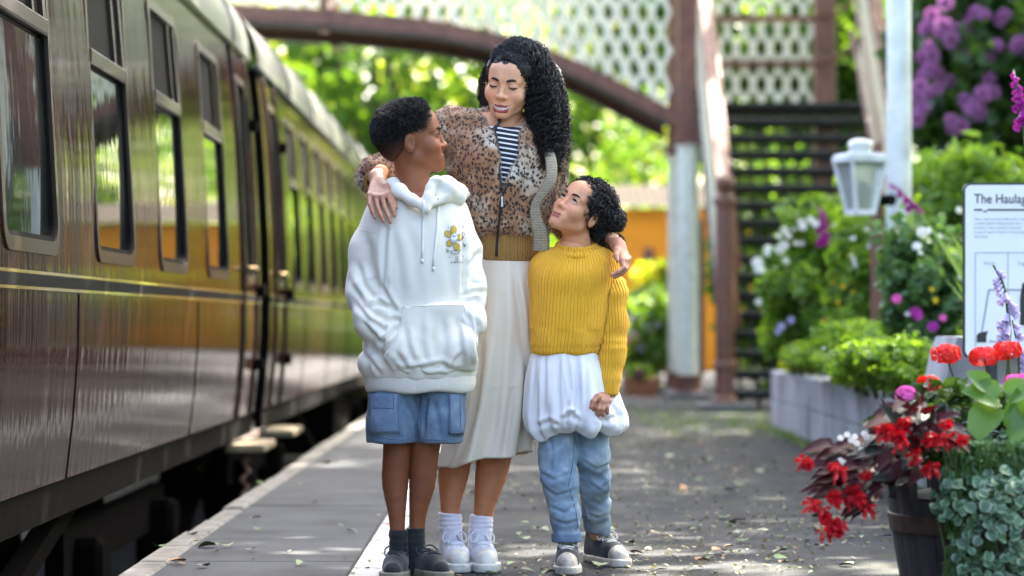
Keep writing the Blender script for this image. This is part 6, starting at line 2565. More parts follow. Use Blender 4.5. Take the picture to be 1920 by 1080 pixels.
    V = relax(V, F, 1, .4)
    sh_ = build_np('shorts', V, F, M['denim'], root)
    ps = Proj(sh_)
    ptube('seam', ps, [(792, 745), (790, 790), (787, 826)], .0022, M['stitch'], sh_, .001)
    ptube('seam', ps, [(694, 818), (738, 824), (782, 824)], .0018, M['stitch'], sh_, .001)
    ptube('seam', ps, [(790, 824), (826, 825), (860, 822)], .0018, M['stitch'], sh_, .001)

    def cargo(x0, x1, y0, y1, flap):
        nx, ny = 8, 8
        vs, fs_ = [], []
        for layer in (.011, -.004):
            for j in range(ny + 1):
                for i in range(nx + 1):
                    x, y = x0 + (x1 - x0) * i / nx, y0 + (y1 - y0) * j / ny
                    e = min(i, nx - i, j, ny - j)
                    vs.append(ps(x, y, layer if e > 0 else layer * .72))
        m = (nx + 1) * (ny + 1)
        for j in range(ny):
            for i in range(nx):
                a = j * (nx + 1) + i
                fs_.append((a, a + nx + 1, a + nx + 2, a + 1))
        edge = [i for i in range(nx + 1)] + [(j + 1) * (nx + 1) - 1 for j in range(1, ny + 1)] + [ny * (nx + 1) + i for i in range(nx - 1, -1, -1)] + [j * (nx + 1) for j in range(ny - 1, 0, -1)]
        for k in range(len(edge)):
            a, c = edge[k], edge[(k + 1) % len(edge)]
            fs_.append((a, c, c + m, a + m))
        p = MB().add(vs, fs_).build('cargo_pocket', M['denim'], sh_, smooth=True)
        q = Proj(p)
        for pts in ([(x0 + 3, y0 + 4), (x0 + 3, y1 - 4), (x1 - 3, y1 - 4), (x1 - 3, y0 + 4)],) + (([(x0 + 2, y0 + 26), (x1 - 12, y0 + 27), (x1 - 12, y0 + 3)],) if flap else ()):
            ptube('seam', q, pts, .0018, M['stitch'], sh_, .0008)

    cargo(694, 750, 738, 812, True)
    cargo(841, 866, 738, 815, False)
    # socks and shoes -------------------------------------------------------
    for (a, r0, dy) in (((747, 993), .0335, 0), ((779, 990), .0335, .01)):
        top, bot = w(a[0], a[1], dy), w(a[0] + 1, 1062, dy)

        def fk(P):
            d = cap(P, top + Vector((0, 0, .02)), bot, .0300, .031)
            d = smax(d, P[2] - top.z, .004)
            return d

        V, F = surfnet(fk, bot - Vector((.06, .06, .05)), top + Vector((.06, .06, .03)), .0036)
        N = vnormals(V, F)
        V = V + N * ((np.sin(V[:, 2] * 300) * .0008) + (vn(V * 60, 1) - .5) * .003)[:, None]
        build_np('sock', V, F, M['sock_k'], root)
    p1, p2 = w(748, 0, .045), w(782, 0, .055)
    shoe(root, (p1.x, p1.y, 0), -4, .25, M['shoe_k'], M['sole_g'], M['lace_k'], .085, None, None, .034)
    shoe(root, (p2.x, p2.y, 0), 26, .25, M['shoe_k'], M['sole_g'], M['lace_k'], .085, None, None, .034)
    return root


boy()


# ================================================================== the woman
def fur_coat(V, F, parent, n, L, rng, name='fur_pile'):
    """short pile standing on a fur garment"""
    N = vnormals(V, F)
    i = rng.integers(0, len(V), n)
    p = V[i] + rng.normal(size=(n, 3)) * .0022
    d = N[i] + rng.normal(size=(n, 3)) * .38 + np.array([0, 0, -.45])
    d /= np.linalg.norm(d, axis=1, keepdims=True)
    s = np.cross(d, rng.normal(size=(n, 3)))
    s /= np.linalg.norm(s, axis=1, keepdims=True)
    l = L * rng.uniform(.6, 1.2, (n, 1))
    W = .0008
    Q = np.stack([p - s * W - N[i] * .001, p + s * W - N[i] * .001, p + d * l + s * W * .3, p + d * l - s * W * .3], 1).reshape(-1, 3)
    o = build_np(name, Q, np.arange(4 * n).reshape(n, 4), M['fur'], parent, smooth=False)
    return tag(o, kind='stuff')


def woman():
    Y = 9.30
    w = lambda px, py, dy=0.0: at(px, py, Y + dy)
    wv = lambda px, py, dy=0.0: np.array(at(px, py, Y + dy))
    root = empty('person', (w(900, 1075).x, Y, 0), 'woman in leopard print fur jacket and cream satin skirt with her arms round both children', 'person', None)
    rng = np.random.default_rng(17)
    tone = (.74, .39, .225)
    tone_leg = (.48, .195, .088)
    b = Body()
    pos = w(955, 158, -.03)
    M4 = make_head(b, {'jaw': .99, 'nose': .003, 'smile': 1.4, 'wid': .0350, 'open': .0062, 'sz': .94, 'sx': 1.03, 'h': .0021, 'lids': 'closed', 'browlift': .0015, 'neckw': (tuple(w(938, 262, .015)), .047, .060)}, pos, -15, 9, 8, .97, tone, (.30, .045, .05), root)
    # teeth
    g = MB()
    pts = [(x, -.0868 + 10 * x * x, -.0785 + 8.5 * x * x) for x in np.linspace(-.0300, .0300, 11)]
    vs = []
    for (x, y_, z) in pts: vs += [M4 @ Vector((x, y_, z - .0062)), M4 @ Vector((x, y_, z + .0050))]
    g.add(vs, [(2 * i, 2 * i + 2, 2 * i + 3, 2 * i + 1) for i in range(10)])
    g.build('teeth', M['teeth'], root, smooth=True)
    # chest, shoulders (mostly covered), legs
    V, F = surfnet(lambda P: smin(ell(P, w(938, 300, .02), (.135, .085, .14)), cap(P, w(868, 232, .03), w(1010, 240, .03), .040, .040), .05), w(820, 400, -.12), w(1060, 190, .16), .0065)
    b.add(V, F, tone)
    for (pts, rads) in (([w(872, 760, .02), w(856, 850), w(850, 890, .012), w(845, 940), w(843, 1010)], [.060, .0525, .0500, .0345, .0285]),
                        ([w(945, 760), w(928, 850), w(921, 890, .012), w(909, 945), w(902, 1010)], [.062, .0560, .0525, .0350, .0285])):
        limb(b, pts, rads, tone_leg)
    # right hand lying on the boy's shoulder (fingers follow the hoodie)
    q = lambda px, py, Yh: at(px, py, Yh)
    hand_mesh(b, q(706, 334, 9.02), .0265,
              [q(693, 366, 8.905), q(705, 370, 8.888), q(717, 370, 8.880), q(728, 365, 8.886)],
              [[q(694, 384, 8.868), q(699, 398, 8.852), q(703, 408, 8.846)], [q(709, 390, 8.856), q(715, 405, 8.838), q(719, 415, 8.832)], [q(722, 391, 8.850), q(729, 406, 8.832), q(732, 417, 8.826)], [q(733, 382, 8.858), q(738, 396, 8.842), q(740, 405, 8.836)]],
              [q(724, 350, 8.93), q(736, 370, 8.882), q(742, 389, 8.852)], (.40, .19, .115), .0078, q(712, 322, 9.10))
    # left hand hanging over the girl's shoulder
    hand_mesh(b, q(1160, 462, 9.13), .0235,
              [q(1166, 488, 9.065), q(1172, 488, 9.085), q(1176, 487, 9.105), q(1178, 484, 9.125)],
              [[q(1170, 502, 9.045), q(1158, 510, 9.030), q(1147, 516, 9.025)], [q(1173, 505, 9.062), q(1163, 513, 9.048), q(1152, 520, 9.040)], [q(1175, 503, 9.085), q(1166, 513, 9.072), q(1156, 519, 9.066)], [q(1176, 499, 9.108), q(1169, 508, 9.098), q(1161, 513, 9.092)]],
              [q(1156, 470, 9.085), q(1155, 480, 9.060), q(1158, 489, 9.045)], (.40, .19, .12), .0076, q(1150, 448, 9.17))
    limb(b, [w(940, 290, .02), w(950, 400), w(950, 500), w(930, 640), w(915, 770)], [.07, .07, .07, .08, .06], tone_leg, .012)
    limb(b, [w(868, 240, .03), w(808, 275, .10), w(768, 310, .14), w(735, 322, .02), w(712, 322, -.19)], [.04, .036, .034, .030, .025], tone, .009)
    limb(b, [w(1010, 258, .03), w(1028, 330, .10), w(1040, 398, .16), w(1085, 432, .13), w(1150, 448, -.13)], [.04, .036, .034, .030, .022], tone, .009)
    b.build(M['skin'], root)

    # ------------------------------------------------ hair
    hp = Vector(pos)
    def capsdf(P):
        d = ell(P, (0, .020, .048), (.081, .104, .083))
        face = ell(P, (-.030, -.085, -.004), (.056, .080, .070))           # bare brow, open to the parting side
        face = smin(face, ell(P, (0, -.09, -.05), (.075, .09, .08)), .02)
        return smax(smax(d, -face, .008), -(P[2] + .05), .02)
    V, F = surfnet(capsdf, (-.11, -.12, -.10), (.11, .15, .15), .005)
    N = vnormals(V, F)
    V = V + N * ((vn(V * 75, 2) - .5) * .008)[:, None]
    hr = build_np('hair', xf(V, M4), F, M['hair'], root)
    # curls lying over the crown, swept away from the parting
    Wc = xf(V, M4)
    Nc = vnormals(Wc, F)
    dirx = np.array(M4.to_3x3() @ Vector((1, .25, -.25)))
    t_ = np.linspace(0, 1, 30)[:, None]
    paths = []
    for k in rng.choice(len(V), 1500):
        if V[k, 0] < -.035 and V[k, 2] < .085: continue
        if V[k, 2] < .01 and V[k, 0] < .03: continue
        if V[k, 1] < -.045 and V[k, 2] < .088: continue
        n_ = Nc[k]
        fl_ = dirx - n_ * (dirx @ n_) + rng.normal(size=3) * .15
        fl_ /= np.linalg.norm(fl_)
        c = Wc[k] + n_ * (.001 + .007 * np.sin(t_ * PI)) + fl_ * t_ * rng.uniform(.03, .06) - n_ * t_ ** 2 * .012
        paths.append(coil(c, rng.uniform(.002, .005), rng.uniform(1.2, 3.0), rng.uniform(0, 6.28), False))
    Vc, Fc = tubes(np.array(paths), .0010, 3)
    tag(build_np('crown_curls', Vc, Fc, M['hair'], hr), kind='stuff')
    # dense core of the fall, so that nothing shows between the ringlets
    core = [w(975, 110, .03), w(1012, 150, .04), w(1028, 200, .03), w(1030, 255, .00), w(1028, 300, -.03)]
    V, F = surfnet(lambda P: smin(chain(P, core, [.060, .064, .058, .050, .026], .04), ell(P, w(972, 130, .05), (.085, .075, .085)), .04), w(900, 345, -.16), w(1090, 70, .20), .007)
    N = vnormals(V, F)
    V = V + N * ((vn(V * 70, 4) - .5) * .014)[:, None]
    build_np('hair_mass', V, F, M['hair'], hr)
    inner = [(926, 116), (950, 110), (976, 128), (987, 160), (990, 205), (996, 262), (1004, 316)]
    outer = [(930, 98), (966, 76), (1014, 92), (1046, 145), (1062, 200), (1062, 258), (1052, 322)]
    paths = []
    K = 84
    for k in range(880):
        u = rng.uniform(0, 1)
        v = rng.uniform(-1, 1)
        if k < 520: v = -abs(v) ** .6                      # most in the front layer, where they show
        ln = rng.uniform(.72, 1.04) if rng.random() > .2 else rng.uniform(.45, .75)
        pts = []
        for j in range(7):
            x = inner[j][0] * (1 - u) + outer[j][0] * u
            y = inner[j][1] * (1 - u) + outer[j][1] * u
            wd = [.030, .062, .085, .088, .082, .078, .065][j]
            bulge = math.sqrt(max(0, 1 - (2 * u - 1) ** 2 * .75))
            base = [-.055, -.030, -.005, .0, -.02, -.055, -.075][j]
            dy = base + v * wd * bulge
            if j == 0: x += rng.uniform(-4, 10); y += rng.uniform(-4, 6)
            pts.append(wv(x + rng.normal() * 3.4, y + rng.normal() * 3.5, dy))
        c = resample(pts, K)
        c = c[: max(20, int(K * min(1, ln)))]
        c = resample(c, K)
        L = np.linalg.norm(np.diff(c, axis=0), axis=1).sum()
        paths.append(coil(c, rng.uniform(.0036, .0105), L / rng.uniform(.018, .040), rng.uniform(0, 6.28)))
    V, F = tubes(np.array(paths), .00115, 3)
    tag(build_np('ringlets', V, F, M['hair'], hr), kind='stuff')
    # loose curls at the outer edge and the thin fall on the far side of the face
    paths = []
    for k in range(150):
        a = rng.uniform(0, 1)
        i = min(int(1 + a * 5), 5)
        f = 1 + a * 5 - i
        ox = outer[i][0] * (1 - f) + outer[i + 1][0] * f if i < 6 else outer[6][0]
        oy = outer[i][1] * (1 - f) + outer[i + 1][1] * f if i < 6 else outer[6][1]
        p0 = wv(ox - 8, oy, rng.uniform(-.05, .05))
        p1 = wv(ox + rng.uniform(-2, 11), oy + 14, rng.uniform(-.05, .05))
        p2 = wv(ox + rng.uniform(-3, 5), oy + rng.uniform(26, 44), rng.uniform(-.05, .05))
        paths.append(coil(resample([p0, p1, p2], 40), rng.uniform(.004, .007), rng.uniform(2, 4), rng.uniform(0, 6.28)))
    for k in range(110):
        x0 = rng.uniform(911, 927)
        top = wv(x0, rng.uniform(100, 128), .00)
        x1 = rng.uniform(898, 917)
        paths.append(coil(resample([top, wv(x1, 152, .03), wv(x1 + rng.uniform(-3, 3), 186, .05), wv(rng.uniform(900, 922), rng.uniform(200, 228), .05)], 40), rng.uniform(.003, .006), rng.uniform(4, 7), rng.uniform(0, 6.28)))
    V, F = tubes(np.array(paths), .0008, 3)
    tag(build_np('loose_curls', V, F, M['hair'], hr), kind='stuff')
    # combed waves from the parting over the crown, lying on the skull
    paths = []
    for k in range(330):
        y0 = rng.uniform(-.088, .095)
        n_ = 40
        f_ = np.linspace(0, 1, n_)
        phi = np.radians(128 - 9 * (y0 > 0)) * (1 - f_) + np.radians(rng.uniform(-12, 8)) * f_
        yy = y0 + f_ * (1 - f_) * rng.uniform(-.02, .01) + f_ * rng.uniform(-.006, .02) * (y0 < 0)
        kk = np.sqrt(np.clip(1 - (yy / .107) ** 2, .05, 1))
        rad_ = 1.0 + rng.uniform(.0, .07) + .05 * f_
        c = np.stack([.0825 * np.cos(phi) * kk * rad_, .020 + yy, .048 + .084 * np.sin(phi) * kk * rad_], 1)
        ph = rng.uniform(0, 6)
        c = c + np.sin(f_ * rng.uniform(16, 30) + ph)[:, None] * np.array([.0006, .0026, .0012]) * rng.uniform(.5, 1.3)
        paths.append(xf(c, M4))
    for k in range(90):                       # the side away from the fall, drawn back behind the ear
        z0 = rng.uniform(.0, .1)
        f_ = np.linspace(0, 1, 40)
        ang = np.radians(-118 - 20 * z0 / .1) * (1 - f_) + np.radians(-205) * f_
        kk = math.sqrt(max(.05, 1 - ((z0 - .048) / .086) ** 2))
        c = np.stack([.083 * np.cos(ang) * kk * -1 * -1, .020 + .105 * np.sin(ang) * kk, z0 - .035 * f_], 1)
        c = c + np.sin(f_ * 22 + rng.uniform(0, 6))[:, None] * np.array([.0012, .0, .0018])
        paths.append(xf(c, M4))
    V, F = tubes(np.array(paths), .0021, 3)
    tag(build_np('crown_waves', V, F, M['hair'], hr), kind='stuff')

    # ------------------------------------------------ striped top
    TT = Loft([(236, 945, 60, .080, -.01), (262, 945, 78, .100, -.01), (320, 950, 80, .108, -.01), (400, 952, 72, .102, 0), (450, 952, 62, .095, 0)], Y, 2.2)
    neck = lambda P: smax(TT.capped(P, 0, w(0, 240).z, w(0, 440).z, .008), -cap(P, w(957, 225, -.10), w(957, 236, -.12), .038, .030), .006)
    V, F = surfnet(neck, w(850, 450, -.16), w(1050, 220, .14), .006)
    build_np('striped_top', V, F, M['stripe'], root)

    # ------------------------------------------------ fur jacket
    TJ = Loft([(203, 920, 40, .050, .03), (214, 922, 78, .080, .03), (232, 930, 104, .105, .02), (268, 942, 112, .128, 0), (330, 950, 104, .140, 0), (400, 952, 88, .135, 0), (436, 952, 76, .125, 0), (446, 952, 66, .115, 0)], Y, 2.2)
    aR = [w(848, 238, .03), w(808, 275, .10), w(768, 310, .14), w(735, 322, .02), w(704, 330, -.135)]
    rR = [.066, .064, .060, .058, .056]
    aL = [w(1016, 268, .03), w(1028, 330, .10), w(1040, 398, .16), w(1085, 432, .13), w(1126, 438, .02)]
    rL = [.062, .058, .056, .052, .046]

    def fj(P):
        d = TJ.capped(P, 0, w(0, 203).z, w(0, 443).z, .02)
        d = smin(d, chain(P, aR, rR, .03), .035)
        d = smin(d, chain(P, aL, rL, .03), .035)
        X = P[0] * FPX / P[1] + 960
        Z = 600 - (P[2] - HC) * FPX / P[1]
        # open front: two zip edges meeting low down
        lft = np.interp(Z, [150, 208, 228, 250, 300, 362], [870, 890, 910, 928, 935, 941]).astype(f32)
        rgt = np.interp(Z, [150, 210, 250, 300, 362], [1000, 990, 978, 972, 943]).astype(f32)
        wedge = np.maximum(np.maximum(lft - X, X - rgt), Z - 362) * (Y / FPX)
        d = smax(d, -np.maximum(wedge, P[1] - Y - .02), .006)
        d = smax(d, -cap(P, w(928, 262, .0), w(938, 160, -.03), .062, .074), .010)       # neck opening
        return d

    V, F = surfnet(fj, w(640, 460, -.26), w(1185, 185, .26), .0062)
    V = relax(V, F, 1, .4)
    N = vnormals(V, F)
    V = V + N * ((vn(V * 26, 1) - .5) * .014 + (ridge(V * np.array([15, 10, 11]), 5) - .5) * .014 + (vn(V * 120, 8) - .5) * .003)[:, None]
    jk = build_np('fur_jacket', V, F, M['fur'], root)
    fur_coat(V, F, jk, 90000, .0065, rng)
    pj = Proj(jk)
    # cuffs
    for (a, c, r0, r1, nm) in ((w(709, 329, -.115), w(703, 344, -.20), .041, .037, 'cuff'), (w(1122, 432, .02), w(1156, 456, -.12), .044, .034, 'cuff')):
        def fc(P):
            d = cap(P, a, c, r0, r1)
            ax = (c - a).normalized()
            t = (P[0] - c.x) * ax.x + (P[1] - c.y) * ax.y + (P[2] - c.z) * ax.z
            d = smax(d, t, .006)
            return smax(d, -cap(P, a.lerp(c, .45), c + ax * .04, r1 - .009, r1 - .007), .004)
        A = np.array([tuple(a), tuple(c)])
        V, F = surfnet(fc, A.min(0) - .06, A.max(0) + .06, .0042)
        ax = np.array((c - a).normalized())
        rel = V - np.array(a)
        e1 = np.cross(ax, [0, 0, 1.0]); e1 /= np.linalg.norm(e1); e2 = np.cross(ax, e1)
        ang = np.arctan2(rel @ e1, rel @ e2)
        V = V + vnormals(V, F) * ((vn(V * 30, 2) - .5) * .006)[:, None]
        build_np(nm, V, F, M['tan'], jk, attrs={'rib': ang * 8})
    # waistband
    TW = Loft([(434, 951, 62, .110, 0), (450, 951, 63, .112, 0), (475, 951, 62, .110, 0), (492, 951, 58, .104, 0)], Y, 2.2)
    V, F = surfnet(lambda P: TW.capped(P, 0, w(0, 434).z, w(0, 491).z, .008), w(860, 500, -.16), w(1040, 425, .16), .0055)
    ang = np.arctan2(V[:, 1] - Y, V[:, 0] - w(951, 0).x)
    V = V + vnormals(V, F) * ((vn(V * 18, 4) - .5) * .006)[:, None]
    wb = build_np('waistband', V, F, M['tan'], jk, attrs={'rib': ang * 13})
    pw = Proj(jk, wb)
    ptube('zip', pw, [(941, 366), (937, 400), (934, 436), (931, 480)], .0042, M['zip'], jk, .004, 8, 6)
    prz = Proj(jk)
    for side in ([(926, 238), (932, 262), (935, 300), (940, 360)], [(981, 256), (977, 280), (971, 305), (956, 338), (943, 364)]):
        W = []
        for i, (a, c) in enumerate(side): W.append(at(a, c, Y - [.095, .118, .132, .140, .142][i]))
        MB().tube([Vector(p) for p in resample(W, 16)], .0036, 7).build('zip', M['zip'], jk, smooth=True)
    zp = pw(941, 372, .008)
    MB().cbox(zp.x - .004, zp.x + .004, zp.y - .003, zp.y + .002, zp.z - .028, zp.z + .006, .0015).build('zip_pull', M['zipm'], jk)
    MB().tube([at(938, 222, Y - .06), at(934, 232, Y - .085), at(927, 243, Y - .095)], .0065, 7).build('zip_end', M['zip'], jk, smooth=True)

    # ------------------------------------------------ satin skirt
    nz, na = 90, 150
    rows = [(484, 951, 59, .104, 0), (520, 950, 66, .115, 0), (560, 950, 70, .122, 0), (620, 946, 72, .125, 0), (700, 936, 72, .125, -.005), (760, 926, 74, .125, -.01), (820, 914, 79, .13, -.01), (866, 904, 85, .135, -.01)]
    LS = Loft(rows, Y)
    zz = np.linspace(w(0, 484).z, w(0, 864).z, nz)
    cx, cy, rx, ry = LS.sec(zz)
    th = np.linspace(0, 2 * PI, na, endpoint=False)
    tt = np.linspace(0, 1, nz)[:, None]
    amp = .001 + .018 * tt ** 1.6
    fold = np.sin(th * 7 + 1.2 + 1.1 * tt) * .55 + np.sin(th * 12 - 2.0 * tt + .7) * .35 + np.sin(th * 4 + 2.5) * .4
    r = 1 + amp * fold / .13
    X = cx[:, None] + rx[:, None] * np.cos(th) * r
    Yv = cy[:, None] + ry[:, None] * np.sin(th) * r
    Z = zz[:, None] + 0 * th
    pull = np.exp(-((tt - .42) / .2) ** 2)
    hem = .028 * np.cos(th - 2.9) * tt ** 4 + .006 * np.sin(th * 5) * tt ** 6
    Z = Z - hem
    V = np.stack([X, Yv, Z], -1).reshape(-1, 3)
    F = np.array([(i * na + k, (i + 1) * na + k, (i + 1) * na + (k + 1) % na, i * na + (k + 1) % na) for i in range(nz - 1) for k in range(na)])
    V = V + vnormals(V, F) * ((vn(V * np.array([9, 9, 4]), 3) - .5) * .010)[:, None]
    V = V + vnormals(V, F) * crease(V, vnormals(V, F), [([(962, 500), (976, 600), (986, 700), (980, 846)], .007, 6), ([(908, 640), (892, 760), (868, 862)], .007, 6), ([(942, 560), (936, 700), (922, 856)], .005, 8), ([(988, 640), (992, 740), (984, 846)], .008, 4.5), ([(960, 730), (952, 800), (944, 860)], .006, 6), ([(880, 740), (862, 810), (842, 866)], .006, 5), ([(985, 520), (992, 580), (994, 650)], .005, 5)])[:, None]
    sk = build_np('skirt', V, F, M['satin'], root)
    md = sk.modifiers.new('thickness', 'SOLIDIFY'); md.thickness = .003; md.offset = -1
    ps = Proj(sk)
    ptube('seam', ps, [(870, 722), (920, 727), (960, 726), (992, 722)], .0011, M['satin'], sk, .0004, 5, 6)

    # ------------------------------------------------ woven bag strap
    def ribbon(pts, wid, name, yoff):
        P = resample([at(a, c, Y + d) for (a, c, d) in pts], 26)
        T = np.gradient(P, axis=0); T /= np.linalg.norm(T, axis=1, keepdims=True)
        S = np.cross(T, np.array([0, -1.0, .15])); S /= np.linalg.norm(S, axis=1, keepdims=True)
        wv_ = np.asarray([np.interp(t, np.linspace(0, 1, len(wid)), wid) for t in np.linspace(0, 1, 26)])[:, None]
        n_ = np.cross(S, T)
        rows_ = []
        for f_, b_ in ((-1, 0), (-.6, .002), (0, .003), (.6, .002), (1, 0), (.6, -.002), (0, -.002), (-.6, -.002)):
            rows_.append(P + S * wv_ * f_ - n_ * b_ * -1)
        V = np.stack(rows_, 1).reshape(-1, 3)
        F = np.array([(i * 8 + k, i * 8 + (k + 1) % 8, (i + 1) * 8 + (k + 1) % 8, (i + 1) * 8 + k) for i in range(25) for k in range(8)])
        return V, F

    bag = empty('shoulder_bag_strap', tuple(w(1015, 460, -.15)), 'woven straw bag strap hanging from the woman\'s shoulder beside the girl\'s face', 'bag')
    V, F = ribbon([(1024, 270, -.10), (1034, 312, -.160), (1031, 342, -.178), (1016, 364, -.174), (1004, 386, -.166), (1006, 414, -.164), (1014, 440, -.160), (1014, 470, -.15)], [.016, .018, .019, .018, .015, .019, .027, .028], 's', 0)
    build_np('strap', V, F, M['woven'], bag)

    # ------------------------------------------------ socks, shoes
    for (t0, b0) in (((844, 962), (846, 1035)), ((904, 966), (899, 1035))):
        top, bot = w(*t0), w(*b0)

        def fk(P):
            d = cap(P, top + Vector((0, 0, .02)), bot, .0385, .037)
            d = smax(d, P[2] - top.z - (P[0] - top.x) * -.15, .004)
            return d

        V, F = surfnet(fk, bot - Vector((.07, .07, .05)), top + Vector((.07, .07, .03)), .0036)
        d_ = top.z - V[:, 2]
        V = V + vnormals(V, F) * (np.sin(d_ * 420) * .0013 * (d_ < .05) + (vn(V * 70, 1) - .5) * .003)[:, None]
        build_np('sock', V, F, M['sock_w'], root)
    p1, p2 = w(847, 0, .03), w(900, 0, .03)
    shoe(root, (p1.x, p1.y, 0), 8, .265, M['shoe_w'], M['sole_w'], M['lace_w'], .125, None, M['sole_w'], .036)
    shoe(root, (p2.x, p2.y, 0), 6, .265, M['shoe_w'], M['sole_w'], M['lace_w'], .125, None, M['sole_w'], .036)
    return root


woman()


# ================================================================== the girl
def girl():
    Y = 9.18
    w = lambda px, py, dy=0.0: at(px, py, Y + dy)
    wv = lambda px, py, dy=0.0: np.array(at(px, py, Y + dy))
    root = empty('person', (w(1080, 1075).x, Y, 0), 'girl in yellow rib sweater, white puff hem and blue jeans, looking up at the woman', 'person', None)
    rng = np.random.default_rng(23)
    tone = (.64, .315, .175)
    b = Body()
    pos = w(1087, 394, -.02)
    M4 = make_head(b, {'jaw': .96, 'nose': .008, 'smile': .75, 'open': 0.0, 'lids': 'open', 'gaze': (.15, -1, .35), 'browlift': .001, 'h': .0021, 'neckw': (tuple(w(1084, 475, .02)), .042, .050)}, pos, -36, -29, 22, .87, tone, (.33, .075, .07), root)
    q = lambda px, py, Yh: at(px, py, Yh)
    hand_mesh(b, q(1137, 738, 9.12), .0195,
              [q(1118, 750, 9.065), q(1126, 754, 9.058), q(1134, 755, 9.060), q(1141, 752, 9.068)],
              [[q(1113, 762, 9.046), q(1112, 769, 9.048), q(1114, 774, 9.058)], [q(1121, 767, 9.040), q(1120, 775, 9.042), q(1122, 780, 9.054)], [q(1130, 768, 9.042), q(1129, 776, 9.044), q(1131, 780, 9.056)], [q(1138, 764, 9.052), q(1138, 771, 9.054), q(1139, 775, 9.064)]],
              [q(1121, 744, 9.055), q(1112, 753, 9.034), q(1108, 764, 9.026)], (.38, .18, .11), .0074, q(1140, 722, 9.15))
    for (pts, rads) in (([w(1046, 780), w(1046, 880), w(1062, 1000)], [.06, .045, .03]), ([w(1108, 780), w(1112, 880, .1), w(1120, 1000, .27)], [.06, .045, .03])):
        limb(b, pts, rads, tone, .008)
    limb(b, [w(1072, 480), w(1066, 560), w(1062, 680), w(1072, 745)], [.06, .08, .075, .07], tone, .01)
    b.build(M['skin'], root)

    # ------------------------------------------------ hair with a bun
    def capsdf(P):
        d = ell(P, (0, .026, .044), (.086, .104, .086))
        face = ell(P, (0, -.092, -.010), (.073, .086, .098))
        face = smin(face, ell(P, (0, -.06, -.075), (.09, .095, .06)), .02)
        d = smax(d, -face, .008)
        earz = ell([np.abs(P[0]), P[1], P[2]], (.085, .008, -.016), (.022, .022, .032))
        d = smax(d, -earz, .006)
        return smax(d, -(P[2] + .075 + np.clip(P[1], 0, .1) * .2), .02)

    V, F = surfnet(capsdf, (-.11, -.12, -.11), (.11, .16, .15), .0042)
    N = vnormals(V, F)
    V = V + N * ((vn(V * 85, 2) - .5) * .012)[:, None]
    W = xf(V, M4)
    hr = build_np('hair', W, F, M['hair'], root)
    Nw = vnormals(W, F)
    i = rng.choice(len(W), 1100)
    K = 26
    t = np.linspace(0, 1, K)[:, None]
    bunc = wv(1152, 412, .01)
    paths = []
    for k in i:
        p, n = W[k], Nw[k]
        flow = bunc - p
        flow /= np.linalg.norm(flow)
        flow = flow - n * (flow @ n)
        L = rng.uniform(.030, .055)
        c = p + n * (.002 + .005 * np.sin(t * PI)) + flow * (t * L) + rng.normal(size=3) * .004 * t
        paths.append(coil(c, rng.uniform(.0035, .0062), rng.uniform(1.6, 3.2), rng.uniform(0, 6.28), False))
    for k in range(0):          # curls round the temple and ear
        a = rng.uniform(0, 1)
        p0 = wv(1097 + 6 * a + rng.normal() * 3, 346 + 34 * a, -.085 + .02 * a)
        p1 = p0 + np.array([rng.normal() * .006, -.006, -.018])
        p2 = p1 + np.array([rng.normal() * .008, 0, -.020])
        paths.append(coil(resample([p0, p1, p2], K), rng.uniform(.003, .005), rng.uniform(1.6, 3), rng.uniform(0, 6.28), False))
    for k in range(260):         # the bun
        d = rng.normal(size=3); d /= np.linalg.norm(d)
        r = .036 * np.array([.95, .95, 1.1])
        p = bunc + d * r
        s = np.cross(d, rng.normal(size=3)); s /= np.linalg.norm(s)
        c = p + d * .003 * np.sin(t * PI) + s * (t - .5) * .032 - d * ((t - .5) ** 2) * .016
        paths.append(coil(c, rng.uniform(.0030, .0058), rng.uniform(1.2, 2.6), rng.uniform(0, 6.28), False))
    for k in range(120):         # loose fall at the nape
        p0 = wv(rng.uniform(1108, 1150), rng.uniform(420, 440), rng.uniform(-.02, .05))
        p1 = p0 + np.array([rng.normal() * .008, rng.normal() * .006, -.024])
        p2 = p1 + np.array([rng.normal() * .010, rng.normal() * .006, -rng.uniform(.012, .030)])
        paths.append(coil(resample([p0, p1, p2], K), rng.uniform(.003, .0055), rng.uniform(1.6, 3), rng.uniform(0, 6.28), False))
    V, F = tubes(np.array(paths), .0012, 3)
    tag(build_np('curls', V, F, M['hair'], hr), kind='stuff')
    V, F = surfnet(lambda P: smin(ell(P, bunc, (.033, .033, .038)), smin(cap(P, bunc, w(1118, 400, .03), .026, .045), cap(P, w(1118, 430, .02), w(1136, 452, .02), .032, .018), .02), .02), bunc - np.array([.13, .12, .12]), bunc + np.array([.06, .08, .07]), .005)
    V = V + vnormals(V, F) * ((vn(V * 90, 3) - .5) * .010)[:, None]
    build_np('bun', V, F, M['hair'], hr)

    # ------------------------------------------------ sweater
    T = Loft([(455, 1080, 36, .050, .015), (466, 1079, 58, .075, .015), (484, 1076, 76, .095, .01), (510, 1073, 80, .112, 0), (560, 1069, 76, .120, 0), (620, 1066, 73, .122, 0), (664, 1061, 68, .118, 0)], Y, 2.2)
    aL = [w(1128, 500, .01), w(1143, 550, .0), w(1148, 610, -.015), w(1146, 670, -.035), w(1140, 736, -.06)]
    rL = [.050, .051, .048, .043, .036]
    aR = [w(1020, 500, .02), w(1004, 560, .10), w(985, 620, .24)]

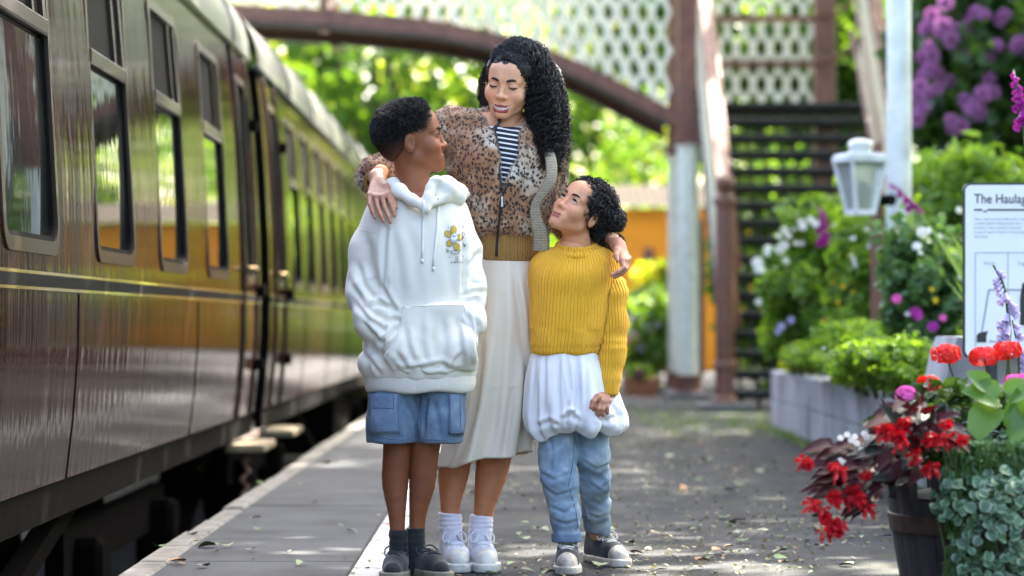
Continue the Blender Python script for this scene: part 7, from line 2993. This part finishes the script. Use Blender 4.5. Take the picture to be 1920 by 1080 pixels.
    def f(P):
        d = smax(smax(T.sdf(P), P[2] - w(0, 457).z, .03), w(0, 664).z - P[2], .008)
        d = smin(d, smax(chain(P, aL, rL, .03), w(0, 742).z - P[2], .008), .016)
        d = smin(d, chain(P, aR, [.046, .044, .040], .03), .016)
        d = smax(d, -cap(P, w(1080, 430, -.01), w(1080, 466, -.05), .050, .042), .008)
        d = smax(d, -cap(P, w(1139, 725, -.06), w(1138, 765, -.07), .024, .026), .004)
        return d

    V, F = surfnet(f, w(960, 760, -.20), w(1190, 445, .32), .0058)
    V = relax(V, F, 2, .5)
    N = vnormals(V, F)
    px = V[:, 0] * FPX / V[:, 1] + 960
    py = 600 - (V[:, 2] - HC) * FPX / V[:, 1]
    A = np.array([tuple(p) for p in aL])
    ax_x = np.interp(-V[:, 2], -A[:, 2], A[:, 0])
    ax_y = np.interp(-V[:, 2], -A[:, 2], A[:, 1])
    split = np.interp(py, [450, 500, 560, 620, 660, 760], [1130, 1124, 1121, 1120, 1118, 1090])
    arm = chain([V[:, 0], V[:, 1], V[:, 2]], aL, rL, .03) < T.sdf([V[:, 0], V[:, 1], V[:, 2]])
    cxs = np.interp(V[:, 2], sorted(T.z), np.array(T.cx)[np.argsort(T.z)])
    ang_t = np.arctan2(V[:, 0] - cxs, -(V[:, 1] - Y)) * .105
    ang_a = np.arctan2(V[:, 0] - ax_x, -(V[:, 1] - ax_y)) * .050
    rib = np.where(arm, ang_a, ang_t) / .0098
    disp = (vn(V * np.array([10, 8, 7]), 1) - .5) * .010
    on = arm * np.clip((py - 480) / 40, 0, 1)
    disp += on * (ridge(V * np.array([9, 9, 26]), 6) - .5) * .012 * np.clip(np.exp(-((py - 640) / 60) ** 2) + np.exp(-((py - 530) / 26) ** 2), .2, 1)
    disp += (1 - arm) * (py > 620) * .003 * np.sin(px * .1)
    band = ((py > 716) & arm) | ((py > 648) & ~arm)
    disp -= band * .0025
    V = V + N * disp[:, None]
    sw = build_np('sweater', V, F, M['knit'], root, attrs={'rib': rib})
    # collar
    ring_ = [(math.cos(a), math.sin(a)) for a in np.linspace(0, 2 * PI, 20, endpoint=False)]
    cc = w(1081, 462, .005)
    cp = [Vector((cc.x + .072 * c, cc.y - .010 + .072 * s, cc.z - .017 + .018 * s)) for (c, s) in ring_]
    cp2 = [Vector((cc.x + .060 * c, cc.y - .006 + .060 * s, cc.z + .004 + .017 * s)) for (c, s) in ring_]

    def fcol(P):
        d = None
        for k in range(20):
            e = cap(P, cp[k], cp[(k + 1) % 20], .0105, .0105)
            e = smin(e, cap(P, cp2[k], cp2[(k + 1) % 20], .0085, .0085), .014)
            d = e if d is None else smin(d, e, .006)
        return d

    V, F = surfnet(fcol, cc - Vector((.10, .10, .05)), cc + Vector((.10, .10, .06)), .0042)
    V = relax(V, F, 2, .5)
    ang = np.arctan2(V[:, 0] - cc.x, -(V[:, 1] - cc.y)) * .06 / .0075
    build_np('collar', V, F, M['knit'], sw, attrs={'rib': ang})

    # ------------------------------------------------ white puff-ball hem
    nz, na = 70, 160
    LS = Loft([(650, 1062, 62, .105, 0), (680, 1064, 72, .118, 0), (720, 1069, 84, .132, 0), (760, 1074, 93, .142, 0), (788, 1077, 97, .146, 0), (803, 1078, 94, .140, 0), (813, 1078, 80, .120, 0), (806, 1078, 60, .09, 0)][:7], Y)
    zz = np.linspace(w(0, 650).z, w(0, 813).z, nz)
    cx, cy, rx, ry = LS.sec(zz)
    th = np.linspace(0, 2 * PI, na, endpoint=False)
    tt = np.linspace(0, 1, nz)[:, None]
    pl = np.sin(th * 9 + 1.6 * np.sin(th * 2 + .4)) * .5 + .6 * np.sin(th * 16 + 1.7 + 1.2 * np.sin(th * 3)) + .35 * np.sin(th * 29 + 2 * np.sin(th * 4))
    bul = np.abs(np.sin(th * 3.5 + .4 + .9 * np.sin(th * 2 + 1) + .4 * np.sin(th * 5)))
    amp = .0075 * tt ** .8
    r = 1 + (amp * (pl - .1) + .026 * tt ** 5 * (bul - .55) - .010 * tt ** 2) / .12
    X = cx[:, None] + rx[:, None] * np.cos(th) * r
    Yv = cy[:, None] + ry[:, None] * np.sin(th) * r
    Z = zz[:, None] - .030 * tt ** 6 * (bul - .55) + .010 * tt ** 3 * np.cos(th)
    V = np.stack([X, Yv, Z], -1).reshape(-1, 3)
    # tucked under
    n0 = len(V)
    inn = []
    for j, f_ in enumerate((.93, .80, .62)):
        inn.append(np.stack([cx[-1] + (X[-1] - cx[-1]) * f_, cy[-1] + (Yv[-1] - cy[-1]) * f_, Z[-1] + (-.004, .012, .035)[j]], -1))
    V = np.concatenate([V] + inn)
    F = np.array([(i * na + k, (i + 1) * na + k, (i + 1) * na + (k + 1) % na, i * na + (k + 1) % na) for i in range(nz + 2) for k in range(na)])
    V = V + vnormals(V, F) * ((vn(V * np.array([26, 26, 14]), 3) - .5) * .009 * np.clip((V[:, 2].max() - V[:, 2]) / .1, 0, 1))[:, None]
    V = V + vnormals(V, F) * crease(V, vnormals(V, F), [([(1004, 664), (1000, 720), (992, 780)], .006, 3), ([(1022, 664), (1022, 730), (1018, 790)], .007, 3), ([(1048, 664), (1046, 720), (1052, 796)], .008, 3.5), ([(1062, 664), (1068, 730), (1062, 780)], .006, 3), ([(1082, 664), (1084, 740), (1082, 790)], .010, 4), ([(1100, 670), (1098, 730), (1104, 790)], .006, 3), ([(1056, 788), (1070, 776), (1084, 790)], .010, 4), ([(1120, 780), (1140, 790), (1156, 778)], .009, 4), ([(1010, 800), (1030, 790), (1050, 800)], .006, 4), ([(1150, 760), (1160, 780), (1158, 800)], .008, 4)])[:, None]
    build_np('puff_skirt', V, F, M['poplin'], root)

    # ------------------------------------------------ jeans
    l1 = [w(1047, 775, .01), w(1046, 850, -.005), w(1049, 900, -.012), w(1058, 960, 0), w(1063, 1008, .005)]
    r1 = [.064, .057, .053, .046, .043]
    l2 = [w(1106, 775, .01), w(1110, 850, .03), w(1114, 900, .09), w(1117, 950, .19), w(1121, 1000, .275)]
    r2 = [.060, .052, .048, .044, .042]

    def fj(P):
        c1, c2 = Vector(l1[-1]), Vector(l2[-1])
        a = smax(chain(P, l1, r1, .03), c1.z - .004 - P[2], .006)
        c = smax(chain(P, l2, r2, .03), c2.z - .004 - P[2] - (P[0] - c2.x) * .25, .006)
        d = smin(a, c, .008)
        d = smax(d, -np.minimum(cap(P, l1[-1] + Vector((0, 0, .03)), l1[-1] - Vector((0, 0, .04)), .036, .036), cap(P, l2[-1] + Vector((0, 0, .03)), l2[-1] - Vector((0, 0, .04)), .036, .036)), .003)
        return d

    V, F = surfnet(fj, w(985, 1040, -.12), w(1175, 740, .42), .0055)
    V = relax(V, F, 1, .4)
    N = vnormals(V, F)
    py = 600 - (V[:, 2] - HC) * FPX / V[:, 1]
    px = V[:, 0] * FPX / V[:, 1] + 960
    kn = np.exp(-((py - 905) / 30) ** 2) + .8 * np.exp(-((py - 965) / 28) ** 2) + .25
    V = V + N * (kn * (ridge(V * np.array([11, 11, 24]) + np.stack([V[:, 2] * 8, V[:, 2] * 0, V[:, 0] * 14], 1), 4) - .5) * .008 + crease(V, N, [([(1011, 884), (1040, 900), (1076, 884)], .0042, 2.8), ([(1014, 908), (1044, 930), (1080, 916)], .0042, 2.8), ([(1026, 946), (1058, 962), (1086, 942)], .0042, 2.8), ([(1032, 972), (1060, 982), (1086, 974)], .0042, 2.8), ([(1030, 820), (1036, 850), (1030, 880)], .0042, 2.8), ([(1092, 862), (1118, 880), (1146, 868)], .0042, 2.8), ([(1098, 896), (1124, 920), (1146, 900)], .0042, 2.8), ([(1104, 936), (1128, 948), (1144, 930)], .0042, 2.8), ([(1100, 962), (1122, 972), (1142, 962)], .0042, 2.8), ([(1060, 820), (1066, 860), (1072, 890)], .0042, 2.8)]) + (vn(V * 24, 2) - .5) * .006)[:, None]
    V = relax(V, F, 1, .35)
    jn = build_np('jeans', V, F, M['denim2'], root)
    pj = Proj(jn)
    ptube('seam', pj, [(1077, 815), (1074, 870), (1066, 910), (1080, 960), (1084, 990)], .0016, M['stitch'], jn, .0006)
    ptube('seam', pj, [(1090, 940), (1100, 965), (1098, 980)], .0016, M['stitch'], jn, .0006)
    c1 = l1[-1]
    V, F = surfnet(lambda P: smax(smax(cap(P, c1 + Vector((0, 0, .05)), c1 - Vector((0, 0, .05)), .0505, .0485), P[2] - c1.z - .018, .005), smax(c1.z - .014 - P[2], -cap(P, c1 + Vector((0, 0, .05)), c1 - Vector((0, 0, .05)), .040, .040), .003), .004), c1 - Vector((.07, .07, .03)), c1 + Vector((.07, .07, .04)), .0038)
    V = V + vnormals(V, F) * ((vn(V * 60, 2) - .5) * .004)[:, None]
    build_np('turn_up', V, F, M['denim'], jn)

    # ------------------------------------------------ shoes
    p1, p2 = w(1064, 0, .055), w(1121, 0, .32)
    shoe(root, (p1.x, p1.y, 0), -2, .245, M['shoe_n'], M['sole_d'], M['lace_c'], .125, None, M['sole_d'], .034)
    shoe(root, (p2.x, p2.y, 0), 22, .245, M['shoe_n'], M['sole_d'], M['lace_c'], .125, None, M['sole_d'], .034)
    return root


girl()
